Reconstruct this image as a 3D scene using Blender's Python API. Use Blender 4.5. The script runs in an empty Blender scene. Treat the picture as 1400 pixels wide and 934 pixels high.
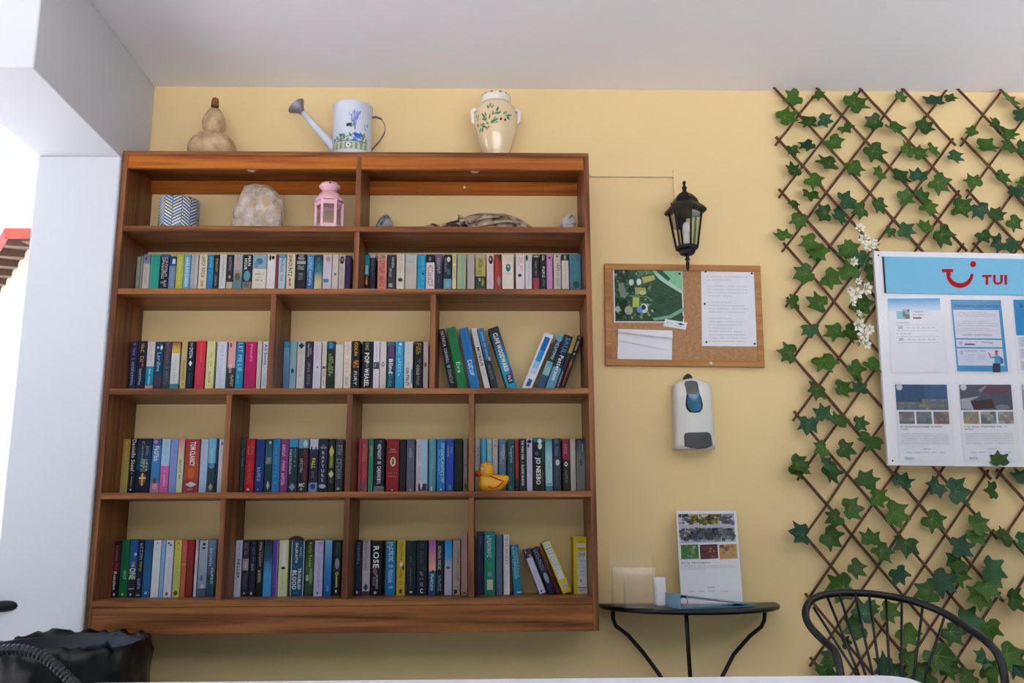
import bpy, math, random
from mathutils import Vector, Matrix
R = math.radians
random.seed(7)

# ------------------------------------------------------------------ camera
F_PX, PITCH, YAW, ROLL = 1272.39, 0.1983, 0.0270, -0.0054
CAM = Vector((1.3732, -3.6079, 1.0))
_f = Vector((math.sin(YAW)*math.cos(PITCH), math.cos(YAW)*math.cos(PITCH), math.sin(PITCH)))
_r = Vector((math.cos(YAW), -math.sin(YAW), 0))
_u = _r.cross(_f)
_c, _s = math.cos(ROLL), math.sin(ROLL)
CR, CU, CF = _r*_c + _u*_s, _u*_c - _r*_s, _f
cd = bpy.data.cameras.new('camera')
cd.sensor_width = 36.0
cd.lens = F_PX/1400*36.0
cd.clip_start, cd.clip_end = 0.05, 300
cam = bpy.data.objects.new('camera', cd)
bpy.context.collection.objects.link(cam)
cam.matrix_world = Matrix(((CR.x, CU.x, -CF.x, CAM.x), (CR.y, CU.y, -CF.y, CAM.y), (CR.z, CU.z, -CF.z, CAM.z), (0, 0, 0, 1)))
sc = bpy.context.scene
sc.camera = cam
sc.view_settings.view_transform = 'Standard'
sc.view_settings.look = 'None'
sc.view_settings.gamma = 1.0
sc.view_settings.use_curve_mapping = False
sc.cycles.transparent_max_bounces = 32          # many clear panes stand behind each other
sc.view_settings.exposure = 1.68

# ------------------------------------------------------------------ sky and sun
SUN_EL, SUN_ROT = 58.0, 0.0
SUN_DIR = Vector((-0.20, 0.30, -1.0)).normalized()      # the way the sunlight travels
w = bpy.data.worlds.new('sky')
sc.world = w
w.use_nodes = True
nt = w.node_tree
nt.nodes.clear()
sky = nt.nodes.new('ShaderNodeTexSky')
sky.sky_type = 'NISHITA'
sky.sun_disc = False
sky.sun_elevation = math.asin(-SUN_DIR.z)
sky.sun_rotation = math.atan2(-SUN_DIR.x, -SUN_DIR.y)
sky.air_density, sky.dust_density, sky.ozone_density = 1.0, 3.0, 1.2
bg = nt.nodes.new('ShaderNodeBackground')
bg.inputs['Strength'].default_value = 0.2
wo = nt.nodes.new('ShaderNodeOutputWorld')
haze = nt.nodes.new('ShaderNodeMix'); haze.data_type = 'RGBA'
haze.inputs[0].default_value = 0.45
haze.inputs[7].default_value = (1.6, 1.8, 2.25, 1)          # thin bright summer haze over the whole sky
nt.links.new(sky.outputs[0], haze.inputs[6])
nt.links.new(haze.outputs[2], bg.inputs[0])
nt.links.new(bg.outputs[0], wo.inputs[0])
sd = bpy.data.lights.new('sun', 'SUN')
sd.energy = 7.5
sd.angle = R(0.6)
sd.color = (1.0, 0.97, 0.94)
so = bpy.data.objects.new('sun', sd)
bpy.context.collection.objects.link(so)
so.rotation_euler = SUN_DIR.to_track_quat('-Z', 'Y').to_euler()
so.location = (3, -6, 8)

# ------------------------------------------------------------------ helpers
COL = bpy.context.collection

def ray(px, py):
    return CF + CR*((px-700)/F_PX) + CU*((467-py)/F_PX)

def at(px, py, Y=None, X=None, Z=None):
    """the point of the place seen at a pixel, on the plane Y, X or Z = const"""
    d = ray(px, py)
    if Y is not None: t = (Y-CAM.y)/d.y
    elif X is not None: t = (X-CAM.x)/d.x
    else: t = (Z-CAM.z)/d.z
    return CAM + d*t

def lin(h):
    if not isinstance(h, str): return tuple(h[:3])
    o = []
    for i in (0, 2, 4):
        c = int(h[i:i+2], 16)/255
        o.append(c/12.92 if c <= 0.04045 else ((c+0.055)/1.055)**2.4)
    return tuple(o)

class MB:
    def __init__(s):
        s.v, s.f, s.c, s.m, s.sm = [], [], [], [], []
    def add(s, vs, fs, col=None, mat=0, smooth=False):
        b = len(s.v)
        s.v += [tuple(p) for p in vs]
        for f in fs:
            s.f.append([b+i for i in f]); s.c.append(col); s.m.append(mat); s.sm.append(smooth)
        return s
    def box(s, a, b, **k):
        x0, y0, z0 = a; x1, y1, z1 = b
        return s.add([(x0,y0,z0),(x1,y0,z0),(x1,y1,z0),(x0,y1,z0),(x0,y0,z1),(x1,y0,z1),(x1,y1,z1),(x0,y1,z1)],
                     [(0,3,2,1),(4,5,6,7),(0,1,5,4),(1,2,6,5),(2,3,7,6),(3,0,4,7)], **k)
    def bar(s, p, q, w, h, up=Vector((0,0,1)), **k):
        p, q = Vector(p), Vector(q); d = (q-p).normalized()
        a = d.cross(up)
        if a.length < 1e-4: a = d.cross(Vector((0,1,0)))
        a.normalize(); b = a.cross(d)
        vs = [e + a*(i*w/2) + b*(j*h/2) for e in (p, q) for i, j in ((-1,-1),(1,-1),(1,1),(-1,1))]
        return s.add(vs, [(3,2,1,0),(4,5,6,7),(0,1,5,4),(1,2,6,5),(2,3,7,6),(3,0,4,7)], **k)
    def tube(s, pts, r, n=8, closed=False, smooth=True, **k):
        pts = [Vector(p) for p in pts]; N = len(pts)
        rr = r if isinstance(r, (list, tuple)) else [r]*N
        prev = None; vs = []
        for i, p in enumerate(pts):
            if closed: t = pts[(i+1) % N]-pts[i-1]
            else: t = pts[min(i+1, N-1)]-pts[max(i-1, 0)]
            t.normalize()
            if prev is None:
                a = t.cross(Vector((0,0,1)))
                if a.length < 0.05: a = t.cross(Vector((0,1,0)))
            else: a = prev - t*prev.dot(t)
            a.normalize(); prev = a.copy(); b = t.cross(a)
            vs += [p + (a*math.cos(2*math.pi*j/n) + b*math.sin(2*math.pi*j/n))*rr[i] for j in range(n)]
        fs = []
        for i in range(N if closed else N-1):
            o, q = i*n, ((i+1) % N)*n
            fs += [(o+j, o+(j+1) % n, q+(j+1) % n, q+j) for j in range(n)]
        s.add(vs, fs, smooth=smooth, **k)
        if not closed:
            b = len(s.v)-len(vs)
            for f in ([b+j for j in range(n)][::-1], [b+(N-1)*n+j for j in range(n)]):
                s.f.append(f); s.c.append(k.get('col')); s.m.append(k.get('mat', 0)); s.sm.append(False)
        return s
    def lathe(s, prof, n=24, c=(0,0), smooth=True, phase=0.0, caps=True, **k):
        vs, fs = [], []
        for r, z in prof:
            vs += [(c[0]+r*math.cos(phase+2*math.pi*j/n), c[1]+r*math.sin(phase+2*math.pi*j/n), z) for j in range(n)]
        for i in range(len(prof)-1):
            fs += [(i*n+j, i*n+(j+1) % n, (i+1)*n+(j+1) % n, (i+1)*n+j) for j in range(n)]
        s.add(vs, fs, smooth=smooth, **k)
        if caps:
            b = len(s.v)-len(vs)
            for f in ([b+j for j in range(n)][::-1], [b+(len(prof)-1)*n+j for j in range(n)]):
                s.f.append(f); s.c.append(k.get('col')); s.m.append(k.get('mat', 0)); s.sm.append(False)
        return s
    def ball(s, c, r, nu=14, nv=9, **k):
        rx, ry, rz = r if isinstance(r, (tuple, list)) else (r, r, r)
        vs, fs = [], []
        for i in range(nv+1):
            a = math.pi*i/nv
            vs += [(c[0]+rx*math.sin(a)*math.cos(2*math.pi*j/nu), c[1]+ry*math.sin(a)*math.sin(2*math.pi*j/nu), c[2]-rz*math.cos(a)) for j in range(nu)]
        for i in range(nv):
            fs += [(i*nu+j, i*nu+(j+1) % nu, (i+1)*nu+(j+1) % nu, (i+1)*nu+j) for j in range(nu)]
        return s.add(vs, fs, smooth=True, **k)
    def slab(s, poly, y0, y1, **k):
        """outline in (x, z), counter-clockwise as seen from the camera, extruded from y0 (near) to y1 (far)"""
        n = len(poly)
        vs = [(x, y0, z) for x, z in poly] + [(x, y1, z) for x, z in poly]
        return s.add(vs, [tuple(range(n)), tuple(range(2*n-1, n-1, -1))] + [(i, i+n, (i+1) % n+n, (i+1) % n) for i in range(n)], **k)
    def mesh(s, name, mats):
        me = bpy.data.meshes.new(name)
        me.from_pydata(s.v, [], s.f)
        for m in (mats if isinstance(mats, (list, tuple)) else [mats]): me.materials.append(m)
        me.polygons.foreach_set('material_index', s.m)
        me.polygons.foreach_set('use_smooth', s.sm)
        if any(c is not None for c in s.c):
            at_ = me.color_attributes.new('Col', 'FLOAT_COLOR', 'CORNER')
            buf = []
            for f, c in zip(s.f, s.c):
                if c is None: c = (0.8, 0.8, 0.8)
                if isinstance(c, str): c = lin(c)
                if isinstance(c[0], (tuple, list)):
                    for q in c: buf += [*q[:3], 1.0]
                else: buf += [c[0], c[1], c[2], 1.0]*len(f)
            at_.data.foreach_set('color', buf)
        me.update()
        return me
    def build(s, name, mats, parent=None, bevel=0, loc=None):
        o = bpy.data.objects.new(name, s.mesh(name, mats))
        COL.objects.link(o)
        if parent is not None: o.parent = parent
        if loc is not None: o.location = loc
        if bevel:
            b = o.modifiers.new('bevel', 'BEVEL'); b.width = bevel; b.segments = 2; b.limit_method = 'ANGLE'; b.angle_limit = R(40)
        return o

def tag(o, label=None, cat=None, group=None, kind=None):
    if label: o['label'] = label
    if cat: o['category'] = cat
    if group: o['group'] = group
    if kind: o['kind'] = kind
    return o

def thing(name, label, cat, loc=(0,0,0), group=None, rot=(0,0,0)):
    o = bpy.data.objects.new(name, None)
    o.empty_display_size = 0.05
    COL.objects.link(o)
    o.location = loc; o.rotation_euler = rot
    return tag(o, label, cat, group)

def struct(o): return tag(o, kind='structure')

# ------------------------------------------------------------------ materials
def mat(name, color, rough=0.6, metal=0.0, var=0.06, scale=12.0, bump=0.0, bscale=None, stretch=(1,1,1), detail=4.0, spec=0.5, coat=0.0, color2=None):
    m = bpy.data.materials.new(name); m.use_nodes = True
    n, l = m.node_tree.nodes, m.node_tree.links
    p = n['Principled BSDF']
    p.inputs['Roughness'].default_value = rough; p.inputs['Metallic'].default_value = metal
    p.inputs['Specular IOR Level'].default_value = spec
    p.inputs['Coat Weight'].default_value = coat
    tc = n.new('ShaderNodeTexCoord'); mp = n.new('ShaderNodeMapping')
    mp.inputs['Scale'].default_value = stretch
    l.new(tc.outputs['Object'], mp.inputs['Vector'])
    nz = n.new('ShaderNodeTexNoise'); nz.inputs['Scale'].default_value = scale; nz.inputs['Detail'].default_value = detail
    l.new(mp.outputs[0], nz.inputs['Vector'])
    c = lin(color)
    a = tuple(max(0, x*(1-var)) for x in c); b = tuple(min(1, x*(1+var)) for x in c)
    if color2 is not None: a, b = c, lin(color2)
    rp = n.new('ShaderNodeValToRGB')
    rp.color_ramp.elements[0].position, rp.color_ramp.elements[1].position = 0.3, 0.7
    rp.color_ramp.elements[0].color = (*a, 1); rp.color_ramp.elements[1].color = (*b, 1)
    l.new(nz.outputs[0], rp.inputs[0]); l.new(rp.outputs[0], p.inputs['Base Color'])
    if bump:
        nb = n.new('ShaderNodeTexNoise'); nb.inputs['Scale'].default_value = bscale or scale*4; nb.inputs['Detail'].default_value = 5
        l.new(mp.outputs[0], nb.inputs['Vector'])
        bp = n.new('ShaderNodeBump'); bp.inputs['Strength'].default_value = bump; bp.inputs['Distance'].default_value = 0.01
        l.new(nb.outputs[0], bp.inputs['Height']); l.new(bp.outputs[0], p.inputs['Normal'])
    return m

def wood(name, dark, light, axis, scale=1.0, rough=0.42):
    """long grain along an axis: stretched noise and fine rings"""
    m = bpy.data.materials.new(name); m.use_nodes = True
    n, l = m.node_tree.nodes, m.node_tree.links
    p = n['Principled BSDF']; p.inputs['Roughness'].default_value = rough; p.inputs['Specular IOR Level'].default_value = 0.28
    tc = n.new('ShaderNodeTexCoord'); mp = n.new('ShaderNodeMapping')
    s = [26*scale]*3; s[axis] = 1.3*scale
    mp.inputs['Scale'].default_value = s
    l.new(tc.outputs['Object'], mp.inputs['Vector'])
    nz = n.new('ShaderNodeTexNoise'); nz.inputs['Scale'].default_value = 1.0; nz.inputs['Detail'].default_value = 7; nz.inputs['Distortion'].default_value = 0.8
    l.new(mp.outputs[0], nz.inputs['Vector'])
    mp2 = n.new('ShaderNodeMapping'); s2 = [110*scale]*3; s2[axis] = 5*scale; mp2.inputs['Scale'].default_value = s2
    l.new(tc.outputs['Object'], mp2.inputs['Vector'])
    n2 = n.new('ShaderNodeTexNoise'); n2.inputs['Scale'].default_value = 1.0; n2.inputs['Detail'].default_value = 3
    l.new(mp2.outputs[0], n2.inputs['Vector'])
    mx = n.new('ShaderNodeMath'); mx.operation = 'MULTIPLY_ADD'; mx.inputs[1].default_value = 0.35
    l.new(n2.outputs[0], mx.inputs[0]); l.new(nz.outputs[0], mx.inputs[2])
    rp = n.new('ShaderNodeValToRGB'); rp.color_ramp.elements[0].position = 0.50; rp.color_ramp.elements[1].position = 0.82
    rp.color_ramp.elements[0].color = (*lin(dark), 1); rp.color_ramp.elements[1].color = (*lin(light), 1)
    l.new(mx.outputs[0], rp.inputs[0]); l.new(rp.outputs[0], p.inputs['Base Color'])
    bp = n.new('ShaderNodeBump'); bp.inputs['Strength'].default_value = 0.15; bp.inputs['Distance'].default_value = 0.004
    l.new(n2.outputs[0], bp.inputs['Height']); l.new(bp.outputs[0], p.inputs['Normal'])
    return m

def printed(name, rough=0.4, var=0.05, coat=0.0, spec=0.2):
    """flat print: the colour of each printed area is stored on the mesh, with a little procedural wear"""
    m = bpy.data.materials.new(name); m.use_nodes = True
    n, l = m.node_tree.nodes, m.node_tree.links
    p = n['Principled BSDF']; p.inputs['Roughness'].default_value = rough; p.inputs['Coat Weight'].default_value = coat; p.inputs['Specular IOR Level'].default_value = spec
    at_ = n.new('ShaderNodeAttribute'); at_.attribute_name = 'Col'
    tc = n.new('ShaderNodeTexCoord'); nz = n.new('ShaderNodeTexNoise'); nz.inputs['Scale'].default_value = 60; nz.inputs['Detail'].default_value = 3
    l.new(tc.outputs['Object'], nz.inputs['Vector'])
    mr = n.new('ShaderNodeMapRange'); mr.inputs['To Min'].default_value = 1-var*2; mr.inputs['To Max'].default_value = 1+var
    l.new(nz.outputs[0], mr.inputs['Value'])
    vm = n.new('ShaderNodeVectorMath'); vm.operation = 'SCALE'
    l.new(at_.outputs['Color'], vm.inputs[0]); l.new(mr.outputs[0], vm.inputs['Scale']); l.new(vm.outputs[0], p.inputs['Base Color'])
    return m

def glassy(name, tint=(1,1,1), amount=0.12, rough=0.05, dust_glare=0.0):
    """thin clear sheet: mostly lets light through, reflects a little"""
    m = bpy.data.materials.new(name); m.use_nodes = True
    n, l = m.node_tree.nodes, m.node_tree.links; n.clear()
    o = n.new('ShaderNodeOutputMaterial'); mx = n.new('ShaderNodeMixShader'); t = n.new('ShaderNodeBsdfTransparent'); g = n.new('ShaderNodeBsdfGlossy')
    t.inputs[0].default_value = (*tint, 1); g.inputs['Roughness'].default_value = rough
    fr = n.new('ShaderNodeFresnel'); fr.inputs[0].default_value = 1.3
    ad = n.new('ShaderNodeMath'); ad.operation = 'ADD'; ad.inputs[1].default_value = amount
    nz = n.new('ShaderNodeTexNoise'); nz.inputs['Scale'].default_value = 30
    ml = n.new('ShaderNodeMath'); ml.operation = 'MULTIPLY'; ml.inputs[1].default_value = 0.012
    l.new(nz.outputs[0], ml.inputs[0])
    a2 = n.new('ShaderNodeMath'); a2.operation = 'ADD'
    fm = n.new('ShaderNodeMath'); fm.operation = 'MULTIPLY'; fm.inputs[1].default_value = 0.4
    l.new(fr.outputs[0], fm.inputs[0]); l.new(fm.outputs[0], ad.inputs[0]); l.new(ad.outputs[0], a2.inputs[0]); l.new(ml.outputs[0], a2.inputs[1])
    l.new(a2.outputs[0], mx.inputs[0]); l.new(t.outputs[0], mx.inputs[1]); l.new(g.outputs[0], mx.inputs[2]); m2 = n.new('ShaderNodeMixShader'); df = n.new('ShaderNodeBsdfDiffuse'); df.inputs[0].default_value = (0.9, 0.9, 0.92, 1); m2.inputs[0].default_value = dust_glare  # faint white diffuse over the sheet: painted glare, with dust and scratches
    l.new(mx.outputs[0], m2.inputs[1]); l.new(df.outputs[0], m2.inputs[2]); l.new(m2.outputs[0], o.inputs[0])
    return m

M = {}
M['wall'] = mat('yellow_plaster', 'efd29a', 0.85, var=0.03, scale=1.6, bump=0.10, bscale=26)
M['white'] = mat('white_plaster', 'd3d4d9', 0.85, var=0.02, scale=2.0, bump=0.12, bscale=18)
M['ceil'] = mat('ceiling_plaster', 'f5f3f6', 0.9, var=0.025, scale=1.5, bump=0.08, bscale=14)
M['grey_ground'] = mat('added_ground_grey', '9c9b9d', 0.8, var=0.12, scale=3, bump=0.1)
M['sky_blocker'] = mat('sky_blocker_green', '2c4a24', 0.9, var=0.4, scale=3, bump=0.5)
M['floor'] = mat('floor_tile_stone', '625e5c', 0.6, var=0.1, scale=5, bump=0.05)
M['paving'] = mat('added_pale_paving', 'dcdde3', 0.8, var=0.12, scale=2.5, bump=0.1)
M['wood_x'] = wood('mahogany_grain_across', '5a2f12', '9e6436', 0)
M['wood_z'] = wood('mahogany_grain_upright', '5a321b', '945c36', 2)
M['wood_y'] = wood('mahogany_grain_deep', '67341a', '9c5a30', 1)
M['rail'] = wood('orange_rail_grain', '853e0e', 'bb6a22', 0)  # grain across like the other boards, in a brighter orange
M['cover'] = printed('book_cover_print', 0.42, 0.06, 0.04, 0.22)
M['print'] = printed('flat_print', 0.55, 0.03, 0.0, 0.15)
M['photo'] = printed('photo_paper_print', 0.45, 0.10, 0.0, 0.2)
M['pages'] = mat('page_paper', 'd9cfb6', 0.9, var=0.12, scale=300, stretch=(1, 1, 0.02))
M['black_metal'] = mat('black_painted_metal', '0e0e10', 0.38, 0.3, var=0.2, scale=20, bump=0.03)
M['lamp_metal'] = mat('lamp_black_metal', '121214', 0.42, 0.4, var=0.25, scale=30, bump=0.08)
M['dark_grey'] = mat('dark_grey_plastic', '3a3c42', 0.4, var=0.1, scale=15)
M['paper'] = mat('white_paper', 'e6e6ec', 0.8, var=0.02, scale=20)
M['acrylic'] = glassy('clear_acrylic', (0.998, 0.998, 1.0), 0.0, 0.08, 0.009)
M['glass'] = glassy('lamp_glass', (0.96, 0.96, 0.95), 0.02, 0.12)
M['sleeve'] = glassy('poster_sleeve', (1, 1, 1), 0.02, 0.12)

# ------------------------------------------------------------------ the setting
Z0 = 0.651                       # underside of the bookcase above the floor
W_, D_, H_ = 1.76, 0.2697, 1.7554
ZA, ZB, ZC, ZD, ZE = 1.4596, 1.2193, 0.8484, 0.4790, 0.1124
T_ = 0.020
CEIL = 2.152 + Z0
JX0, JX1, JY = at(51.5, 216, Y=-0.282).x, -0.003, -0.282
SOFF = at(167, 213.5, Y=JY).z
YN = at(46, 93, X=JX1).y
b = MB(); b.box((JX0, 0, -0.05), (5.6, 0.25, CEIL+0.2)); struct(b.build('wall_back', M['wall']))
b = MB(); b.box((JX0, JY, -0.05), (JX1, 0, SOFF)); struct(b.build('wall_left', M['white'], bevel=0.006))
b = MB(); b.box((JX0, YN, SOFF), (JX1, 0, CEIL)); struct(b.build('trim_1', M['white'], bevel=0.006))
b = MB(); b.box((JX0-0.5, -5.75, CEIL), (5.6, 0, CEIL+0.2)); struct(b.build('ceiling', M['ceil']))  # left overhang is unseen, added to shade the ground beside the pillar
b = MB(); b.box((JX0-0.3, -5.4, -0.12), (5.6, 0.0, 0.0)); struct(b.build('floor', M['floor']))
b = MB(); b.box((-60, -60, -0.25), (60, 60, -0.13)); o = b.build('ground_outside', M['paving']); struct(o)  # unseen, invented paving; pale so sunlight bounces up under the roof
def sky_blocker(x0, x1, y0, y1, h, name):  # lumpy green block, added out of view to hide the low sky
    b = MB(); rg = random.Random(int(abs(x0*7+y0*3)))
    nx, ny = max(2, int((x1-x0)/0.8)), max(2, int((y1-y0)/0.8)); P = {}
    vs, fs = [], []
    for i in range(nx+1):
        for j in range(ny+1):
            e = 0 if i in (0, nx) or j in (0, ny) else 1
            vs.append((x0+(x1-x0)*i/nx+rg.uniform(-.2, .2), y0+(y1-y0)*j/ny+rg.uniform(-.2, .2), h*rg.uniform(.85, 1.05)*(1 if e else 0.9)))
    m_ = len(vs); vs += [(x, y, -0.13) for x, y, z in vs]
    for i in range(nx):
        for j in range(ny):
            a = i*(ny+1)+j; fs.append((a, a+ny+1, a+ny+2, a+1))
    ring = [i*(ny+1) for i in range(nx+1)]+[nx*(ny+1)+j for j in range(1, ny+1)]+[i*(ny+1)+ny for i in range(nx-1, -1, -1)]+[j for j in range(ny-1, 0, -1)]
    for a, c in zip(ring, ring[1:]+ring[:1]): fs.append((a, c, c+m_, a+m_))
    b.add(vs, fs); return struct(b.build(name, M['sky_blocker']))
sky_blocker(-40, 30, -33, -30, 12.0, 'added_sky_blocker'); sky_blocker(11, 14, -29, 8, 9.0, 'added_sky_blocker'); sky_blocker(-16, -2.5, -11, -8.5, 7.5, 'added_sky_blocker')

b = MB(); b.box((-7, -5.4, -0.1), (5.4, -5.2, 0.6)); struct(b.build('wall_front', M['white']))  # low wall made up out of view, keeps ground bounce off the lower wall
b = MB(); b.box((5.2, -5.2, 0), (5.4, -0.01, 1.4)); struct(b.build('added_low_wall', M['white']))  # second made-up low wall, unseen, cuts light from the open right side
b = MB(); b.box((-9, -9, -0.14), (JX0-0.31, 4.2, -0.10)); struct(b.build('added_grey_ground', M['grey_ground']))  # unseen darker slab, added to weaken the bounce onto pillar and soffit

# ------------------------------------------------------------------ bookcase
bc = thing('bookcase', 'tall reddish-brown wooden bookcase full of paperbacks against the yellow wall', 'bookcase', (0, 0, Z0))
def board(name, a, c, m, bev=0.002):
    b = MB(); b.box(a, c); return b.build(name, m, bc, bevel=bev)
board('side_panel', (0, -D_, 0), (T_, -0.001, H_-0.018), M['wood_z'])
board('side_panel', (W_-T_, -D_, 0), (W_, -0.001, H_-0.018), M['wood_z'])
board('top_board', (0, -D_, H_-0.018), (W_, -0.001, H_), M['wood_x'])
board('header_rail', (T_, -D_+0.002, H_-0.068), (W_-T_, -D_+0.022, H_-0.018), M['rail'])
board('back_rail', (T_, -0.022, 1.680), (W_-T_, -0.002, 1.733), M['rail'])
for z in (ZA, ZB, ZC, ZD, ZE):
    board('shelf', (T_, -D_, z-0.022), (W_-T_, -0.001, z), M['wood_x'])
board('plinth', (T_, -D_+0.003, 0), (W_-T_, -D_+0.023, ZE-0.022), M['wood_x'])
def divx(px, py): return at(px, py, Y=-D_).x
DV = {1: [divx(487, 355)], 2: [divx(371.5, 465), divx(591.5, 465)], 3: [divx(309.5, 610), divx(476.5, 610), divx(644.5, 610)]}
def divider(x, z0, z1): board('divider', (x-0.010, -D_+0.001, z0), (x+0.010, -0.001, z1), M['wood_z'])
divider(DV[1][0], ZA, H_-0.018); divider(DV[1][0], ZB, ZA-0.022)
for x in DV[2]: divider(x, ZC, ZB-0.022)
for x in DV[3]: divider(x, ZD, ZC-0.022); divider(x, ZE, ZD-0.022)
b = MB(); p = at(635, 256, Y=-0.022); b.ball((p.x, -0.022, p.z-Z0), (0.006, 0.004, 0.006)); b.build('screw_cap', M['paper'], bc)
for i, (px, py) in enumerate(((341, 233), (649, 235))):
    p = at(px, py, Y=-0.20)
    t = thing('puck_light', ('small white puck light under the bookcase top above the pale rock', 'small white puck light under the bookcase top above the driftwood')[i], 'light', (p.x, -0.17, Z0+H_-0.018), 'puck lights under the bookcase top')
    b = MB(); b.lathe([(0.026, -0.006), (0.028, -0.003), (0.028, 0)], 20); b.build('ring', M['dark_grey'], t)
    b = MB(); b.lathe([(0.004, -0.024), (0.014, -0.021), (0.021, -0.014), (0.024, -0.006)], 20); b.build('lens', M['paper'], t)

# ------------------------------------------------------------------ lettering
CHARS = sorted(set("ABCDEFGHIJKLMNOPQRSTUVWXYZabcdefghijklmnopqrstuvwxyz0123456789!/.-'"))
GL = {}
tmp = []
for bold in (0, 1, 2):
    for ch in (CHARS if bold < 2 else 'TUI'):
        cu = bpy.data.curves.new('glyph', 'FONT'); cu.body = ch; cu.resolution_u = 2; cu.offset = (0.0, 0.022, 0.045)[bold]
        ob = bpy.data.objects.new('glyph', cu); COL.objects.link(ob); tmp.append((bold, ch, ob))
bpy.context.view_layer.update()
dg = bpy.context.evaluated_depsgraph_get()
for bold, ch, ob in tmp:
    me = bpy.data.meshes.new_from_object(ob.evaluated_get(dg))
    vs = [(v.co.x, v.co.y) for v in me.vertices]; fs = [tuple(p.vertices) for p in me.polygons]
    GL[(bold, ch)] = (vs, fs, max((x for x, y in vs), default=0.3))
    bpy.data.meshes.remove(me)
for bold, ch, ob in tmp:
    cu = ob.data; bpy.data.objects.remove(ob); bpy.data.curves.remove(cu)

def layout(txt, bold=1, gap=0.07, stack=False):
    vs, fs, x, y = [], [], 0.0, 0.0
    for ch in txt:
        if ch == ' ': x += 0.28; continue
        v, f, wd = GL[(bold, ch)]
        o = len(vs); cx = -wd/2 if stack else x
        vs += [(a+cx, c+y) for a, c in v]; fs += [tuple(o+i for i in q) for q in f]
        if stack: y -= 0.95
        else: x += wd+gap
    xs = [a for a, c in vs]; ys = [c for a, c in vs]
    x0, x1, y0, y1 = min(xs), max(xs), min(ys), max(ys)
    return [((a-x0)/(x1-x0), (c-y0)/(y1-y0)) for a, c in vs], fs

def text_into(mb, txt, P, col, mode='D', bold=1):
    """P(s, v) maps the unit square (s right, v down) of the printed area onto the surface"""
    vs, fs = layout(txt, bold, stack=(mode == 'S'))
    if mode == 'D': pts = [P(c, a) for a, c in vs]          # reads downwards, letter tops to the right
    else: pts = [P(a, 1-c) for a, c in vs]
    mb.add(pts, fs, col=col)

def marks_into(mb, P, col, n, seed, down=True):
    """letter-like strokes for lettering too small to read"""
    rg = random.Random(seed)
    def q(a0, a1, c0, c1):
        if down: pts = [P(c0, a0), P(c1, a0), P(c1, a1), P(c0, a1)]
        else: pts = [P(a0, c0), P(a1, c0), P(a1, c1), P(a0, c1)]
        mb.add(pts, [(0, 3, 2, 1)] if down else [(0, 3, 2, 1)], col=col)
    for i in range(n):
        if n > 6 and rg.random() < 0.12: continue
        a, wd = i/n, 0.74/n
        st = 0.24*wd
        k = rg.randrange(6)
        q(a, a+st, 0, 1)
        if k in (0, 1, 4): q(a+wd-st, a+wd, 0, 1)
        if k in (1, 2, 5): q(a+st, a+wd, 0.82, 1)
        if k in (0, 2, 3): q(a+st, a+wd, 0.4, 0.58)
        if k in (3, 4, 5): q(a+st, a+wd, 0, 0.18)

def shape_into(mb, P, col, kind):
    if kind == 'R': mb.add([P(0, 0), P(1, 0), P(1, 1), P(0, 1)], [(0, 3, 2, 1)], col=col)
    elif kind == 'D': mb.add([P(.5, 0), P(1, .5), P(.5, 1), P(0, .5)], [(0, 3, 2, 1)], col=col)
    elif kind == 'O':
        n = 14; mb.add([P(.5+.5*math.cos(-2*math.pi*i/n), .5+.5*math.sin(-2*math.pi*i/n)) for i in range(n)], [tuple(range(n))], col=col)
    elif kind == 'P':                                       # soft picture: a small patchwork of tones
        rg = random.Random(hash(col) & 255 if not isinstance(col, list) else len(col)*7+3)
        cs = col if isinstance(col, list) else [col]
        nx, ny = 3, 5
        for i in range(nx):
            for j in range(ny):
                mb.add([P(i/nx, j/ny), P((i+1)/nx, j/ny), P((i+1)/nx, (j+1)/ny), P(i/nx, (j+1)/ny)], [(0, 3, 2, 1)], col=rg.choice(cs))

def T(txt, v0, v1, s0, s1, col, mode='D', bold=1): return ('T', v0, v1, s0, s1, col, txt, mode, bold)
def K(v0, v1, s0, s1, col, n, down=True): return ('K', v0, v1, s0, s1, col, n, down)
def S(kind, v0, v1, s0, s1, col): return (kind, v0, v1, s0, s1, col)

# ------------------------------------------------------------------ books
YS = -0.1107                     # where the spines stand
BOOKN = [0]
ORD = ['first', 'second', 'third', 'fourth', 'fifth', 'sixth', 'seventh', 'eighth', 'ninth', 'tenth', 'eleventh', 'twelfth', 'thirteenth', 'fourteenth',
       'fifteenth', 'sixteenth', 'seventeenth', 'eighteenth', 'nineteenth', 'twentieth', '21st', '22nd', '23rd', '24th', '25th', '26th', '27th', '28th', '29th']

def bands_of(spec):
    """'aabbcc .4>ddeeff .8 112233' -> [(v, colour, runs_into_next)]"""
    out = []; v = 0.0; g = False
    for tok in spec.split():
        if tok[-1] == '>' : v = float(tok[:-1]); out[-1] = (out[-1][0], out[-1][1], v); continue
        if '>' in tok: a, c = tok.split('>'); out.append((float(a), lin(c), None)); out[-2] = (out[-2][0], out[-2][1], True); continue
        try:
            if len(tok) < 6: v = float(tok); continue
        except ValueError: pass
        out.append((v, lin(tok), None)); v = 0.0
    return out

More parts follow.
